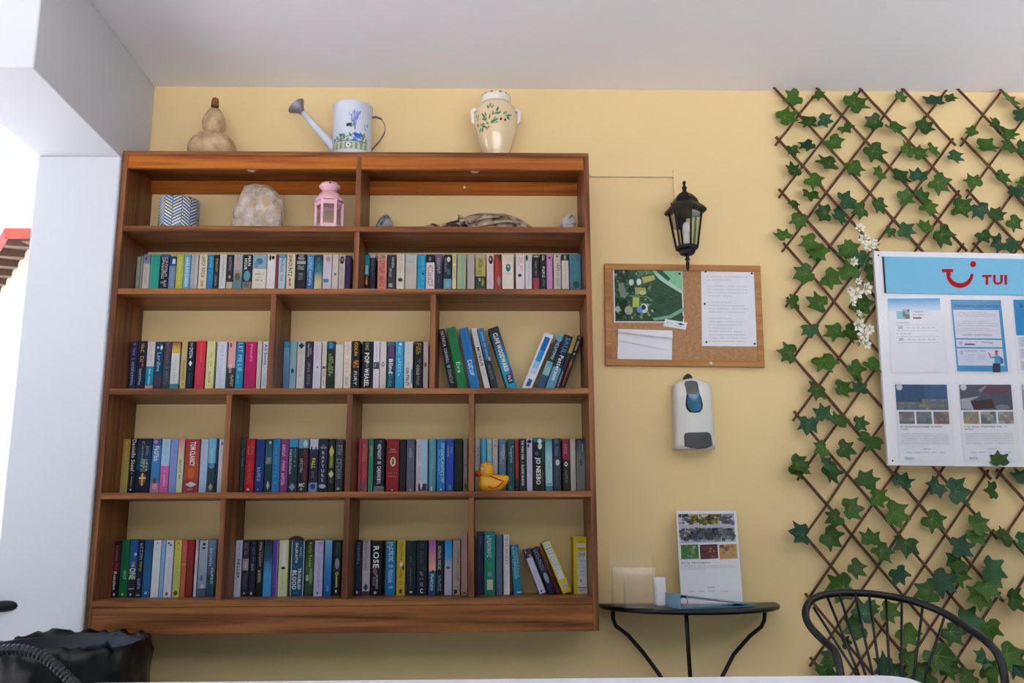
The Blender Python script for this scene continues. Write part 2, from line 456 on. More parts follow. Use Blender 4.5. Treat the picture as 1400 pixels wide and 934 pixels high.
def make_book(w, h, hv, dp, spec, prints, label, group, noun='paperback'):
    """w x h spine, hv = height of the part that shows, measured from the top"""
    BOOKN[0] += 1
    root = thing(noun, label, 'book', group=group)
    zof = lambda v: h - v*hv
    st = bands_of(spec)
    cuts = []                                              # (z, colour above, colour below)
    for i, (v, c, g) in enumerate(st): cuts.append((h if i == 0 else zof(v), c, g))
    t, ch = 0.0009, min(0.0018, w*0.2)
    prof = [(0, dp), (0, ch), (ch*0.3, ch*0.3), (ch, 0), (w-ch, 0), (w-ch*0.3, ch*0.3), (w, ch), (w, dp), (w-t, dp), (w-t, t*1.5), (t, t*1.5), (t, dp)]
    n = len(prof); mb = MB()
    segs = []
    for i, (z, c, g) in enumerate(cuts):
        z1 = cuts[i+1][0] if i+1 < len(cuts) else 0.0
        c1 = cuts[i+1][1] if (g and i+1 < len(cuts)) else c
        segs.append((z, z1, c, c1))
    segs = [q for q in segs if q[0]-q[1] > 1e-5]
    for z, z1, c, c1 in segs:
        vs = [(x, y, z) for x, y in prof] + [(x, y, z1) for x, y in prof]
        b0 = len(mb.v); mb.v += vs
        for i in range(n):
            j = (i+1) % n
            mb.f.append([b0+i, b0+n+i, b0+n+j, b0+j]); mb.c.append([c, c1, c1, c]); mb.m.append(0); mb.sm.append(False)
    mb.f.append([i for i in range(n)][::-1]); mb.c.append(segs[0][2]); mb.m.append(0); mb.sm.append(False)
    e = len(mb.v)-n
    mb.f.append([e+i for i in range(n)]); mb.c.append(segs[-1][3]); mb.m.append(0); mb.sm.append(False)
    mb.build('cover', M['cover'], root)
    pb = MB(); pb.box((t*1.2, t*2, 0.0012), (w-t*1.2, dp-0.002, h-0.0012)); pb.build('page_block', M['pages'], root)
    if prints:
        pm = MB()
        for k, q in enumerate(prints):
            kind, v0, v1, s0, s1, col = q[:6]
            lay = -0.00025 - 0.0001*k
            def P(s, v, v0=v0, v1=v1, s0=s0, s1=s1, lay=lay):
                ss = s0+(s1-s0)*s
                x = ch*0.6 + (w-1.2*ch)*ss
                return (x, lay, max(0.0005, zof(v0+(v1-v0)*v)))
            pm = MB()
            if kind == 'T': text_into(pm, q[6], P, col, q[7], q[8])
            elif kind == 'K': marks_into(pm, P, col, q[6], BOOKN[0]*31+k, q[7])
            else: sm = MB(); shape_into(sm, P, col, kind); sm.build('spine_motif', M['print'], root)
            if pm.f: pm.build('spine_lettering', M['print'], root)
    return root

def row(bay, zs, ymid, ytop, ybot, books, dp, noun='paperback'):
    """books: (x left, x right, colour words, bands, prints[, own top y]) in photo pixels at mid height"""
    zb_vis = at(500, ybot, Y=YS).z - Z0
    rg = random.Random(len(bay)*13+len(books))
    ntot = len(books)
    for i, bk in enumerate(books):
        xl, xr, words, spec = bk[:4]
        prints = bk[4] if len(bk) > 4 else []
        yt = bk[5] if len(bk) > 5 else ytop + rg.uniform(-0.5, 0.6)
        X0 = at(xl, ymid, Y=YS).x + 0.0005; X1 = at(xr, ymid, Y=YS).x - 0.0005
        zt = at((xl+xr)/2, yt, Y=YS).z - Z0
        zv = at((xl+xr)/2, ybot, Y=YS).z - Z0
        h = zt-zs-0.0006
        pos = ORD[i]+' from left' if i < ntot-1 else 'last on the right'
        lab = '%s %s, %s in %s' % (words, noun, pos, bay)
        r = make_book(X1-X0, h, min(h, zt-zv), dp - rg.uniform(0, 0.008), spec, prints, lab, 'books in '+bay, noun)
        r.location = (X0, YS + rg.uniform(-0.0015, 0.001), Z0+zs+0.0004)

def lean(bay, zs, idx, words, TL, BL, wpx, spec, prints, noun='paperback', dp=0.105, yoff=0.0, last=False):
    """a leaning book from two pixels on its left spine edge and a width in pixels"""
    A = at(*TL, Y=YS+yoff); B = at(*BL, Y=YS+yoff)
    beta = math.atan2(A.x-B.x, A.z-B.z)
    dist = (B-CAM).dot(CF); w = wpx*dist/F_PX
    up = Vector((math.sin(beta), 0, math.cos(beta))); rt = Vector((math.cos(beta), 0, -math.sin(beta)))
    lowz = Z0+zs+0.0006
    if beta < 0: k = (A.z-lowz)/up.z
    else: k = (A.z + rt.z*w - lowz)/up.z
    h = k; hv = min(h, (A-B).length)
    pos = ORD[idx]+' from left' if not last else 'last on the right'
    r = make_book(w, h, hv, dp, spec, prints, '%s %s, %s in %s' % (words, noun, pos, bay), 'books in '+bay, noun)
    r.location = A - up*h
    r.rotation_euler = (0, beta, 0)
    return r

W1 = 'f1eeea'; BK = '15161c'
row("top row's left bay", ZB, 370, 348, 393.6, [
 (186.3, 191.6, 'pale grey-green', '9fa89c', [K(.1, .9, .3, .6, '6f7a70', 14)], 350.6),
 (191.9, 195, 'thin sage', '9aa795', [], 350),
 (195.3, 204.8, 'cream and lavender', '8f93b8 .28 d8cfc4', [S('O', .06, .2, .2, .5, '4a4f7c'), K(.4, .9, .3, .6, 'b3a79c', 12)]),
 (205.2, 218, 'teal', '2fae98', [K(.08, .8, .55, .62, '6fd0c0', 14), S('R', 0, 1, .0, .14, '55bdb4')]),
 (218.5, 230.3, 'navy and white lettered', '3a72a8 .1 232a40', [K(.1, .98, .18, .5, 'e8e4e0', 11), K(.1, .98, .56, .9, 'ded8d4', 9)]),
 (230.7, 240, 'blue-grey', '1d4f86 .3 7d93b4', [S('R', .08, .24, .45, .95, 'd8e4ec'), K(.4, .95, .3, .7, 'a8b8cc', 8)], 350.5),
 (240.5, 250.7, 'lime green', 'c3c84c', [K(.08, .92, .35, .62, 'e9e6b0', 13)]),
 (251, 260.2, 'light blue', '6fb2de', [T('HARLAN COBEN', .08, .95, .25, .75, 'eef4f8')]),
 (260.5, 271, 'pale grey-lilac', 'b9b3bd', [S('R', 0, 1, .34, .6, '9fb8a8'), S('R', .02, .9, .66, .9, 'd6c3c4')]),
 (271.5, 283, 'cream', 'e6d8c0', [K(.06, .36, .3, .75, '2a2a30', 5), K(.4, .7, .32, .75, '1c1c22', 4), S('R', .78, .96, .3, .7, 'c9a98a')]),
 (283.4, 292, 'bright blue', '1f86bd', [K(.06, .4, .35, .7, 'b9d878', 6), K(.45, .9, .35, .62, '79c3e4', 8)]),
 (292.6, 299.3, 'black and yellow lettered', '2a2233', [K(.06, .52, .3, .75, 'e0cc30', 7), K(.58, .95, .3, .7, 'c8b8c0', 7)]),
 (299.8, 309.3, 'off-white', 'dcd8d4', [K(.08, .72, .35, .68, '7a8aa0', 12), S('R', .78, .92, .35, .6, 'bcd8cc')]),
 (309.8, 318.8, 'dark plum', '2c1a2b .82 c9bda0', [K(.06, .5, .3, .7, 'b8a8b0', 8), S('O', .62, .72, .3, .7, 'c8a8b8')]),
 (319.2, 331.5, 'pale blue-grey', 'aab4c0 .5 a9a78c .8>5f8a98', [S('R', .08, .44, .25, .72, 'c4a294'), K(.46, .5, .1, .9, '2f6fb0', 6, False), S('O', .55, .78, .15, .8, '6f5a34')]),
 (332, 344.2, 'black and white lettered', '23252b .82 8f8a86', [T('MAN', .04, .34, .55, .92, 'eceae6'), T('HOUR', .12, .46, .12, .46, 'eceae6'), S('O', .48, .8, .1, .9, '5f9fc2'), K(.84, .98, .2, .8, '3a3030', 5, False)]),
 (345, 364.4, 'wide cream and watercolour-blue', '8fb2c4 .43 e6dccb', [S('O', .1, .3, .2, .75, '4f8094'), S('O', .2, .4, .1, .4, '7094ac'), K(.5, .53, .4, .65, '8a8f70', 4, False), K(.56, .62, .2, .85, '4a5a34', 7, False), K(.66, .69, .3, .75, '6f7f54', 6, False), K(.74, .8, .25, .8, '3a3a34', 7, False), K(.88, .9, .3, .75, 'a09a8c', 6, False)]),
 (364.9, 376.6, 'white', 'ece4e0', [S('O', .02, .2, .2, .45, BK), S('O', .04, .16, .5, .85, BK), K(.5, .95, .3, .4, 'c8bcb8', 9)]),
 (376.9, 380.2, 'thin maroon', '8c3550', []),
 (380.6, 390.6, 'light blue and white', '5a9fc4 .1 b4cdd8', [K(.1, .55, .3, .75, '4a5a70', 6), K(.6, .8, .3, .7, 'a0607a', 4)]),
 (391.6, 403.4, 'cream and black lettered', 'e2d5bc', [T('SHADUNTZ', .03, .66, .18, .68, '17171b'), S('R', .7, .82, .35, .5, '2a2420'), S('R', .84, .95, .3, .6, 'c07a50')]),
 (404.6, 418.5, 'thick black', '1b2026', [K(.02, .08, .25, .75, 'd8d8d4', 4, False), K(.09, .16, .15, .85, 'd8d8d4', 6, False), S('R', .2, .29, .06, .94, 'c8d4d8'), K(.21, .28, .12, .88, '2a3036', 7, False), K(.34, .46, .15, .85, 'c4c8c8', 5, False), K(.56, .62, .25, .75, 'b0b8bc', 6, False), K(.64, .76, .25, .75, '8a9498', 5, False)]),
 (419.4, 429, 'sky blue', '4b8fc4 .5 2f6fa6', [K(.08, .45, .2, .75, 'b8d4e8', 6), K(.5, .95, .3, .7, 'd8e0e4', 6)]),
 (429.8, 440.6, 'navy fading to teal', '23304a .5>2a7f8c .8>d8c89a', [K(.1, .5, .35, .65, '7a88a0', 9)]),
 (441.4, 453.6, 'pale lilac-white', 'd6cedb', [S('O', .05, .22, .3, .85, 'b09a8a'), S('R', .3, .6, .3, .36, 'c0b4cc'), S('R', .73, .84, .05, .7, '2a8ea4')]),
 (454, 462.9, 'cream', 'dbd1c5', [S('O', .55, .64, .3, .7, '7a6a60')]),
 (463.2, 471.8, 'beige with a dark portrait', 'd2c6bf', [S('O', .04, .28, .1, .85, '23262c'), S('O', .1, .2, .35, .65, 'b89a88'), K(.4, .9, .2, .6, 'b09c9c', 8)]),
 (472.4, 479.6, 'dark purple', '35205a', [K(.06, .3, .2, .6, '7a68a0', 5)], 349.5),
], 0.104)

row("top row's right bay", ZB, 370, 347.8, 393.8, [
 (498.2, 505, 'teal and black', '1c8f9e .62 17141a', [S('R', .32, .58, .15, .75, 'a8c4d0'), S('O', .64, .8, .25, .7, 'd8602c'), S('O', .76, .92, .2, .75, 'c8a048')]),
 (505.3, 513.4, 'dark violet', 'c8c8d8 .1 262138', [K(.14, .66, .3, .7, '6a7888', 9)]),
 (516, 528.8, 'cream and pink', 'ecd0b4 .2>e2a48c .6>dd8c7c', [K(.03, .15, .2, .85, '2a2424', 4, False), K(.2, .96, .2, .78, 'b8382f', 10)], 347),
 (529.8, 541, 'dark charcoal', '33363f', [K(.08, .4, .5, .8, 'e0e0dc', 7), K(.3, .68, .2, .5, 'd0d0cc', 7), S('R', .86, .97, .1, .65, 'a8a8a8')]),
 (541.8, 553.2, 'cream', 'e4d9c8', [S('O', .7, .82, .18, .82, '4a4a4a'), K(.06, .6, .35, .65, 'c8baa8', 10)]),
 (553.9, 569.8, 'pale mint', 'bfccca .5>cdbfb5', [K(.2, .26, .2, .9, '8fb0b8', 7, False), K(.5, .55, .2, .8, 'b0a8b4', 6, False)]),
 (570.3, 581.6, 'bright cyan', '1f9fce', [K(.06, .9, .5, .85, '7cc8e4', 12), S('R', .34, .44, .05, .5, '1098a8'), S('O', .54, .62, .6, .8, '1a3040')]),
 (582.3, 594.3, 'white with a black photograph', '1d1f26 .24 e2dddb', [S('O', .06, .2, .3, .6, '7a8478'), K(.32, .96, .2, .82, 'b8443c', 9)]),
 (594.8, 605.4, 'mauve and navy', '8a6a94 .35>27283c', [K(.12, .58, .25, .72, 'b8bcc4', 7), K(.66, .95, .4, .55, '788090', 8)]),
 (606.2, 617.9, 'black patterned', '20242c .72 5fa3b5', [S('O', .06, .22, .4, .85, 'd8dcdc'), K(.1, .6, .1, .4, '8a94a0', 8), S('R', .44, .6, .45, .85, '2a6f80'), K(.8, .95, .2, .8, 'a8ccd4', 6, False)]),
 (618.3, 624, 'slim cream', 'e8d5a6', [K(.06, .72, .3, .75, '3a2c24', 9)]),
 (625, 637.4, 'sage green', '9db392', [S('R', 0, 1, .28, .34, 'b8c8ac'), S('R', 0, 1, .62, .68, '88a080')]),
 (638.7, 649, 'grey-lilac', 'b5aaac', []),
 (650, 664.2, 'mustard and dark green', 'b8b0b4 .08 b3a95c .65 34402c', [K(.14, .42, .3, .75, '4a4628', 6), K(.46, .63, .2, .6, '6a6838', 5), S('O', .7, .8, .3, .5, 'b8bca8'), S('O', .72, .95, .6, .85, '8a9838')]),
 (665.2, 675, 'pink-white', 'dcc6c6', [S('O', .04, .3, .25, .95, '3a2830'), S('O', .1, .2, .4, .7, 'c8a4a0'), K(.4, .95, .4, .62, 'b89a9c', 11)]),
 (675.4, 685.4, 'red', 'a8352f .9 98322c', [S('O', .02, .14, .3, .7, '3a2a2c'), S('R', 0, .2, .75, 1, '1f3a34'), S('D', .62, .95, .35, 1, '8f8f80'), S('R', .05, .5, .3, .5, 'c0504c')]),
 (686.2, 702.5, 'wide cream', 'e4d7c6', [S('O', .28, .52, .3, .75, '2a6f74'), S('O', .32, .4, .45, .6, '9fd0cc'), K(.56, .6, .3, .8, 'a8b0a4', 5, False)]),
 (705, 717.4, 'pinkish white', 'dfd3d5', [K(.1, .35, .2, .45, 'a8a0a8', 6), K(.1, .52, .55, .8, 'c8605a', 7), S('O', .58, .68, .2, .7, '4a4440')]),
 (717.8, 727.4, 'pale grey', 'd2ced2', [S('O', .02, .2, .05, .4, '33363c'), K(.1, .9, .4, .7, 'b0aeb8', 12)]),
 (728.4, 737.5, 'black and red', '26262a .7 a5443f', [S('R', .03, .08, .1, .9, 'b8b8b8'), K(.2, .64, .3, .6, '8a8c90', 8)]),
 (738, 746.8, 'black with white lettering', '1a1b20', [K(.04, .7, .35, .8, 'dcdad2', 8), K(.75, .97, .4, .75, '7a8088', 5)]),
 (747.2, 755.6, 'pink', 'c887b8', [S('O', .06, .14, .3, .7, '3a4090'), K(.2, .8, .35, .6, 'dca8cc', 9)]),
 (756.8, 767, 'beige-grey', 'cbc2b8', [S('O', .04, .1, .35, .6, '2a2a2c'), T('IAN', .28, .5, .4, .85, '6a645c'), K(.54, .95, .35, .8, '9a948c', 7)]),
 (767.8, 777.8, 'cream with a dark top', '262c3c .18 dad1c4', [S('R', .03, .15, .35, .65, 'b8b4ac'), K(.25, .8, .4, .6, 'b8ae9c', 10)]),
 (778.6, 794.2, 'steel-teal', '4f8a9c', [S('O', .8, 1, .25, .85, '3a6068'), K(.1, .7, .45, .6, '6aa4b4', 8)]),
], 0.104)

row("second row's left bay", ZC, 498, 466.8, 529.2, [
 (176.8, 186.6, 'navy and pink', '2a3560', [K(.04, .42, .3, .7, 'b88498', 7), K(.45, .97, .3, .65, 'b8bcc0', 9)]),
 (187, 199.3, 'dark blue and gold lettered', '1e2746', [K(.06, .54, .35, .75, 'd9a640', 7), S('D', .46, .58, .55, .8, 'd84a40'), K(.6, .97, .3, .6, 'b8bcc0', 8)]),
 (199.7, 210.7, 'white and turquoise', 'dad4d6 .55 1593b5 .97 d89a98', [K(.08, .45, .4, .6, 'b0a8b4', 9), S('R', .6, .72, .4, .6, 'a8dcec'), S('R', .76, .94, .4, .6, '9ad0e4')]),
 (211.1, 222.6, 'dark teal-blue', '17405f .75 4a3a5c', [S('D', .06, .2, .55, .95, 'e0e8ec'), S('O', .1, .16, .15, .4, 'c8d8e0'), T('Lardine', .24, .66, .25, .75, '8fc0dc')]),
 (223, 233.3, 'slate grey', '3c4350', [K(.04, .5, .3, .75, '8a5c64', 6), K(.55, .95, .3, .7, '70808a', 7)]),
 (233.7, 245.2, 'white and amber', '6a5040 .12>c89a4a .2>e0b858 .26 d8dad8 .93 3a8f98', [K(.35, .9, .3, .65, 'b0b8bc', 10)]),
 (247, 255, 'mustard', 'c9b075', [K(.42, .98, .35, .7, '4a3c24', 10)]),
 (255.5, 265.6, 'black with a white diamond', '131428', [K(.03, .12, .35, .65, 'c8ccd8', 3), K(.14, .38, .25, .7, 'e4e4ec', 6), S('D', .42, .55, .2, .75, 'e8e4ee'), K(.6, .95, .35, .6, '2f7f88', 8)]),
 (267, 280.3, 'bright red', 'e02838 .4>cc3050', [S('R', .05, .48, .5, .58, 'e8703c'), K(.5, .95, .3, .45, 'f05a60', 9)], 466),
 (281.6, 293.3, 'pale yellow', 'd8d69c', [K(.24, .55, .5, .75, '98945c', 7), K(.3, .5, .2, .4, 'b0a878', 6), K(.66, .97, .35, .6, '7c7a48', 7)]),
 (295.6, 309.4, 'pale blue-lavender', 'cdd2e0', [K(.08, .42, .45, .65, '8a98c0', 8), K(.5, .95, .4, .6, 'b4bcd8', 9)]),
 (311.2, 321.6, 'pink and charcoal', 'd8a5a0 .58 3a3a3c', [S('O', .03, .14, .15, .45, '7a4a50'), K(.52, .7, .2, .55, 'e8e4e0', 3), K(.74, .98, .45, .85, 'c8b8a0', 6)]),
 (322.3, 333.3, 'blue', '14699a .5>1a86b4', [T('LET ME LIE', .03, .66, .25, .8, 'a8e0ee', 'D', 0), K(.72, .97, .25, .45, '9cd0e4', 7)]),
 (334.6, 350.4, 'magenta', 'c0085f', [K(.06, .46, .42, .62, 'e8a4c4', 6), K(.48, .95, .42, .6, '8c3a7c', 8)]),
 (351, 357.6, 'slim beige', 'd2cabe', [K(.2, .4, .45, .65, 'a09890', 5)]),
 (358.2, 366, 'white and dark lettered', 'd8dbe6', [T('Ali Smith', .06, .52, .25, .85, '24315c'), K(.56, .96, .3, .6, '8f98c0', 11)]),
], 0.106)

row("second row's middle bay", ZC, 498, 466.8, 529.2, [
 (387.2, 395.6, 'sky blue', '2f9fc8 .14 6fa8d0 .9>5f7fa0', [K(.2, .55, .5, .75, '9a8cc8', 8)]),
 (395.9, 404.9, 'pale teal', '8fb8bc', [K(.08, .5, .5, .7, 'a8ccd0', 9), S('O', .6, .7, .2, .75, '33484c')]),
 (405.7, 416.8, 'off-white and pink lettered', 'b0c8c4 .1 d4d2ce', [S('D', .03, .17, .1, .9, '2a3238'), K(.2, .82, .3, .75, 'd8a8a4', 7)]),
 (417.2, 427.4, 'dark plum-navy', '2c2640', [K(.06, .35, .25, .5, 'd8d0d8', 6), K(.15, .3, .6, .8, 'c8c0cc', 4), K(.42, .95, .35, .65, 'a8a0b4', 10)]),
 (428, 439, 'lilac-white', 'd6d2e2', [K(.1, .45, .3, .65, 'dca4bc', 8), S('O', .54, .59, .45, .65, '2a5a64'), K(.65, .95, .35, .6, 'b8b8d4', 8)]),
 (439.9, 446.4, 'slim cream', 'd8d0c7', [K(.1, .5, .3, .65, 'c8a890', 9), S('R', .55, .6, .1, .9, '4a4640'), K(.64, .96, .3, .7, '6a6660', 9)]),
 (446.8, 457.4, 'black-green', '24506c .18 16281f', [S('O', .02, .16, .15, .8, '3f88b8'), K(.28, .78, .2, .5, 'b8cc4c', 8), K(.34, .72, .6, .85, 'c8ccc0', 7)]),
 (458, 469.4, 'plain bone-white', 'd3cec6', [], 470.4),
 (469.8, 480, 'cream with orange lettering', 'e0d5ca', [K(.06, .7, .3, .75, 'd0a078', 10), K(.78, .97, .25, .65, '6a6864', 6)]),
 (480.6, 491.5, 'black and gold lettered', '1c191c', [T('COLIN', .03, .32, .3, .75, 'd8b020'), S('P', .42, .58, .2, .95, ['b86a24', 'd88a30', '4a3a30']), T('FURY', .66, .96, .3, .75, 'ccc8cc')]),
 (494.6, 509.8, 'thick black', '121318', [K(.03, .2, .3, .6, 'b0b0b4', 5), T('POP', .25, .48, .22, .66, 'f0eef0'), K(.49, .58, .35, .6, '9a9aa0', 5), T('WEASEL', .59, .99, .22, .66, 'f0eef0')]),
 (510.2, 518.9, 'white with a dark block', 'dbd7e1', [K(.08, .42, .35, .65, '9a98a8', 7), S('R', .46, .61, .02, .98, '3c4654'), S('O', .49, .57, .2, .5, '8a98a8'), K(.68, .95, .4, .55, 'a0a0b4', 7)]),
 (519.3, 528.2, 'cream-pink', 'd8ccc6', [S('O', .46, .56, .2, .75, '5a5450'), S('O', .48, .54, .32, .62, 'd8ccc6')]),
 (528.9, 540, 'dark teal', '1c8078 .1 0e3b52', [S('P', .06, .34, .2, .9, ['6a4a78', '7a3f70', '23586c', '3a5078']), T('Blind', .38, .7, .2, .78, 'f0eef0'), T('Side', .71, .99, .2, .78, '2fa0ac')]),
 (540.5, 552, 'bright blue', '2a9cd0', [S('D', .03, .1, .35, .8, 'e0f0f6'), K(.12, .7, .3, .65, 'a8dcf0', 9), S('O', .72, .75, .35, .5, 'ffffff')]),
 (552.5, 564.6, 'pale grey and black lettered', 'd8dada', [K(.06, .55, .35, .62, '9cc4d4', 9), K(.58, .98, .2, .6, '20242a', 5), S('R', .6, .92, .84, 1, '2a7f8c')]),
 (566.2, 577.8, 'brown-black', '1c1618', [K(.04, .3, .2, .8, 'b89a3c', 4), T('COLD', .52, .74, .25, .65, 'c8c4c0'), K(.77, .97, .25, .65, 'a8a4a0', 4), S('D', .36, .5, .4, .9, '5a5654')]),
 (578.4, 585.6, 'grey-pink', 'c8b8b4', [S('O', .46, .56, .2, .7, '6a5a58')]),
], 0.106)

BAY = "second row's right bay"
kq = lambda X, Y: (590+X/9.83, 440+Y/9.83)
lq = lambda X, Y: (700+X/9.83, 440+Y/9.83)
lean(BAY, ZC, 0, 'black left-leaning', kq(88, 108), kq(238, 870), 9.0, '241a38 .05 17141f', [T('PATRICIA', .04, .31, .25, .75, 'c8c8dc'), T('CORNWELL', .34, .6, .25, .75, 'c8c8dc'), S('O', .63, .69, .2, .8, '4fa0b0'), K(.72, .97, .25, .75, 'a8b0c8', 6)])
lean(BAY, ZC, 1, 'green left-leaning', kq(200, 85), kq(350, 870), 12.7, '0f7f4a', [K(.06, .5, .4, .55, '0a5a36', 14), T('Eva', .6, .78, .3, .75, 'd8ecd8', 'D', 0), K(.82, .96, .4, .6, '0a5a36', 5)])
lean(BAY, ZC, 2, 'blue left-leaning', kq(368, 95), kq(515, 870), 13.0, '1873b8', [K(.06, .45, .4, .55, '10559a', 12), K(.56, .84, .25, .7, 'd8ecf4', 5)])
lean(BAY, ZC, 3, 'white left-leaning', kq(528, 98), kq(705, 870), 7.6, 'd2cdcb', [K(.08, .3, .4, .6, 'a09a98', 6), T('MOBIUS', .33, .66, .2, .8, '2a2a2e'), K(.7, .85, .3, .7, 'c0a880', 4)])
lean(BAY, ZC, 4, 'blue-to-black left-leaning', kq(612, 100), kq(800, 870), 9.2, '2478ac .45>1f5a80 .55 20303e', [T('John Grisham', .06, .56, .3, .75, 'a8dce0', 'D', 0), S('O', .5, .58, .6, .95, 'b0a8b8'), K(.64, .9, .3, .6, '7a8894', 6)])
lean(BAY, ZC, 5, 'black and teal left-leaning', kq(760, 98), kq(1008, 870), 14.4, '14161e .3>1a5468 .7>2494b4', [T('CLIVE WOODWARD', .1, .76, .25, .72, 'f2f0f2'), S('D', .6, .98, .7, 1, '6a3f88'), S('R', .82, .97, .25, .8, '1c1c28'), K(.84, .95, .35, .7, 'e0e0e4', 3)])
lean(BAY, ZC, 6, 'white-framed blue right-leaning', lq(440, 140), lq(130, 880), 13.4, 'd8dce4', [S('R', .06, .3, .2, .8, '1766b0'), S('R', .3, .5, .2, .8, '2a92c8'), S('R', .5, .62, .2, .8, '86bcd8'), S('R', .62, .72, .2, .8, 'b8c4dc'), S('P', .82, .95, .3, .75, ['2a6a94', '88b0c4', '1a4a74'])])
lean(BAY, ZC, 7, 'dark teal right-leaning', lq(610, 165), lq(335, 880), 9.2, '58a8bc .1 1f3442 .5 8ab4bc .75 245a80', [K(.1, .46, .35, .8, 'c8ccd0', 9), S('O', .5, .6, .3, .9, '5f9fc0')])
lean(BAY, ZC, 8, 'navy and pale blue right-leaning', lq(705, 165), lq(452, 880), 12.2, '1a2138 .45 1c3048 .6 5f9ab8', [T('SAUL', .04, .34, .3, .85, '3f9cb8'), T('Patterson', .38, .84, .3, .8, 'f0eeec')])
lean(BAY, ZC, 9, 'gold and black right-leaning', lq(832, 175), lq(584, 880), 5.6, 'a8924a .34 2a2030', [S('R', .36, .44, .2, .9, '2f4a2c'), K(.7, .98, .2, .6, 'c8c8d0', 6)])
lean(BAY, ZC, 10, 'black and orange right-leaning', lq(888, 180), lq(650, 880), 6.6, '121214', [K(.02, .38, .3, .7, 'e0dcd8', 8), S('D', .42, .66, .2, .7, 'c8702c'), S('R', .62, .95, .1, .5, '8a4028')], last=True)

row("third row's first bay", ZD, 636, 600, 671.4, [
 (165.8, 176.2, 'mustard-gold', 'b58f35 .9>a89a5c', [K(.06, .4, .4, .65, 'd8c0a0', 7), S('R', .4, 1, .8, 1, 'a8a83c')]),
 (176.6, 185.8, 'black and white lettered', '10182a', [T('Danielle Steel', .02, .62, .2, .85, 'f0f0ee', 'D', 0), K(.66, .94, .35, .6, 'a8b0bc', 9), S('R', .96, .99, .3, .6, 'e8e8e8')]),
 (186.2, 205.8, 'thick navy with a golden cross', '1a1c34 .35>1a4a60 .6 141d38', [T('John', .14, .32, .58, .85, 'b8a8c4', 'D', 0), T('Connolly', .05, .55, .25, .5, 'b0a8c8', 'D', 0), K(.4, .64, .3, .8, 'a8c8b0', 4), S('O', .66, .9, .25, .75, '8a5a24'), S('R', .66, .9, .46, .54, 'f0d8a0'), S('R', .74, .77, .25, .75, 'f0d8a0')]),
 (206.5, 219.1, 'blue with pink flowers', '2f5f9c .12 3f82c0 .85 b87898', [S('O', .02, .1, .1, .6, 'c880b8'), K(.14, .44, .25, .8, 'f0f0f4', 6), S('O', .74, .86, .3, .7, '6a3a3c'), S('O', .86, .97, .25, .8, 'c8a0b4')]),
 (219.4, 231.4, 'pale blue and pink', 'a8cbe0 .52 d060a8', [K(.06, .48, .35, .7, '8fb0cc', 8), K(.57, .92, .4, .65, 'ecc0dc', 9)]),
 (231.8, 241.8, 'periwinkle', '7c9ad6', [K(.12, .58, .3, .65, '9a6cc4', 10)]),
 (242.1, 251, 'pink and pale green', 'd88a90 .4>d4c8a4 .5 cfd6b0', [K(.4, .78, .3, .7, '5a6048', 9)]),
 (252, 272, 'thick burgundy', 'a02c38 .55>b04a30 .78 a03440', [T('TOM CLANCY', .05, .52, .32, .72, 'f4f0ee'), S('O', .56, .76, .25, .75, 'c8642c'), S('D', .82, .93, .1, .95, 'd0ccdc'), K(.95, .99, .3, .7, 'd8c0c0', 3, False)]),
 (273, 283.8, 'pale blue-lilac', 'a8c4e0', [S('R', .03, .4, .3, .55, 'b8a8bc'), K(.45, .9, .35, .5, 'b8ccec', 8)]),
 (284, 294.8, 'light blue and dark', '6fb5d8 .48 26404e', [K(.2, .48, .3, .65, 'c8d8d0', 7), S('O', .48, .58, .1, .9, '4f98c8'), S('D', .85, 1, .2, .8, 'b0a488')], 599),
 (295.1, 297.4, 'thin dark blue', '123a5c', []),
 (298, 304.4, 'pale grey', 'c8ccd6', [S('O', .06, .13, .4, .9, '5a6068')]),
], 0.106)

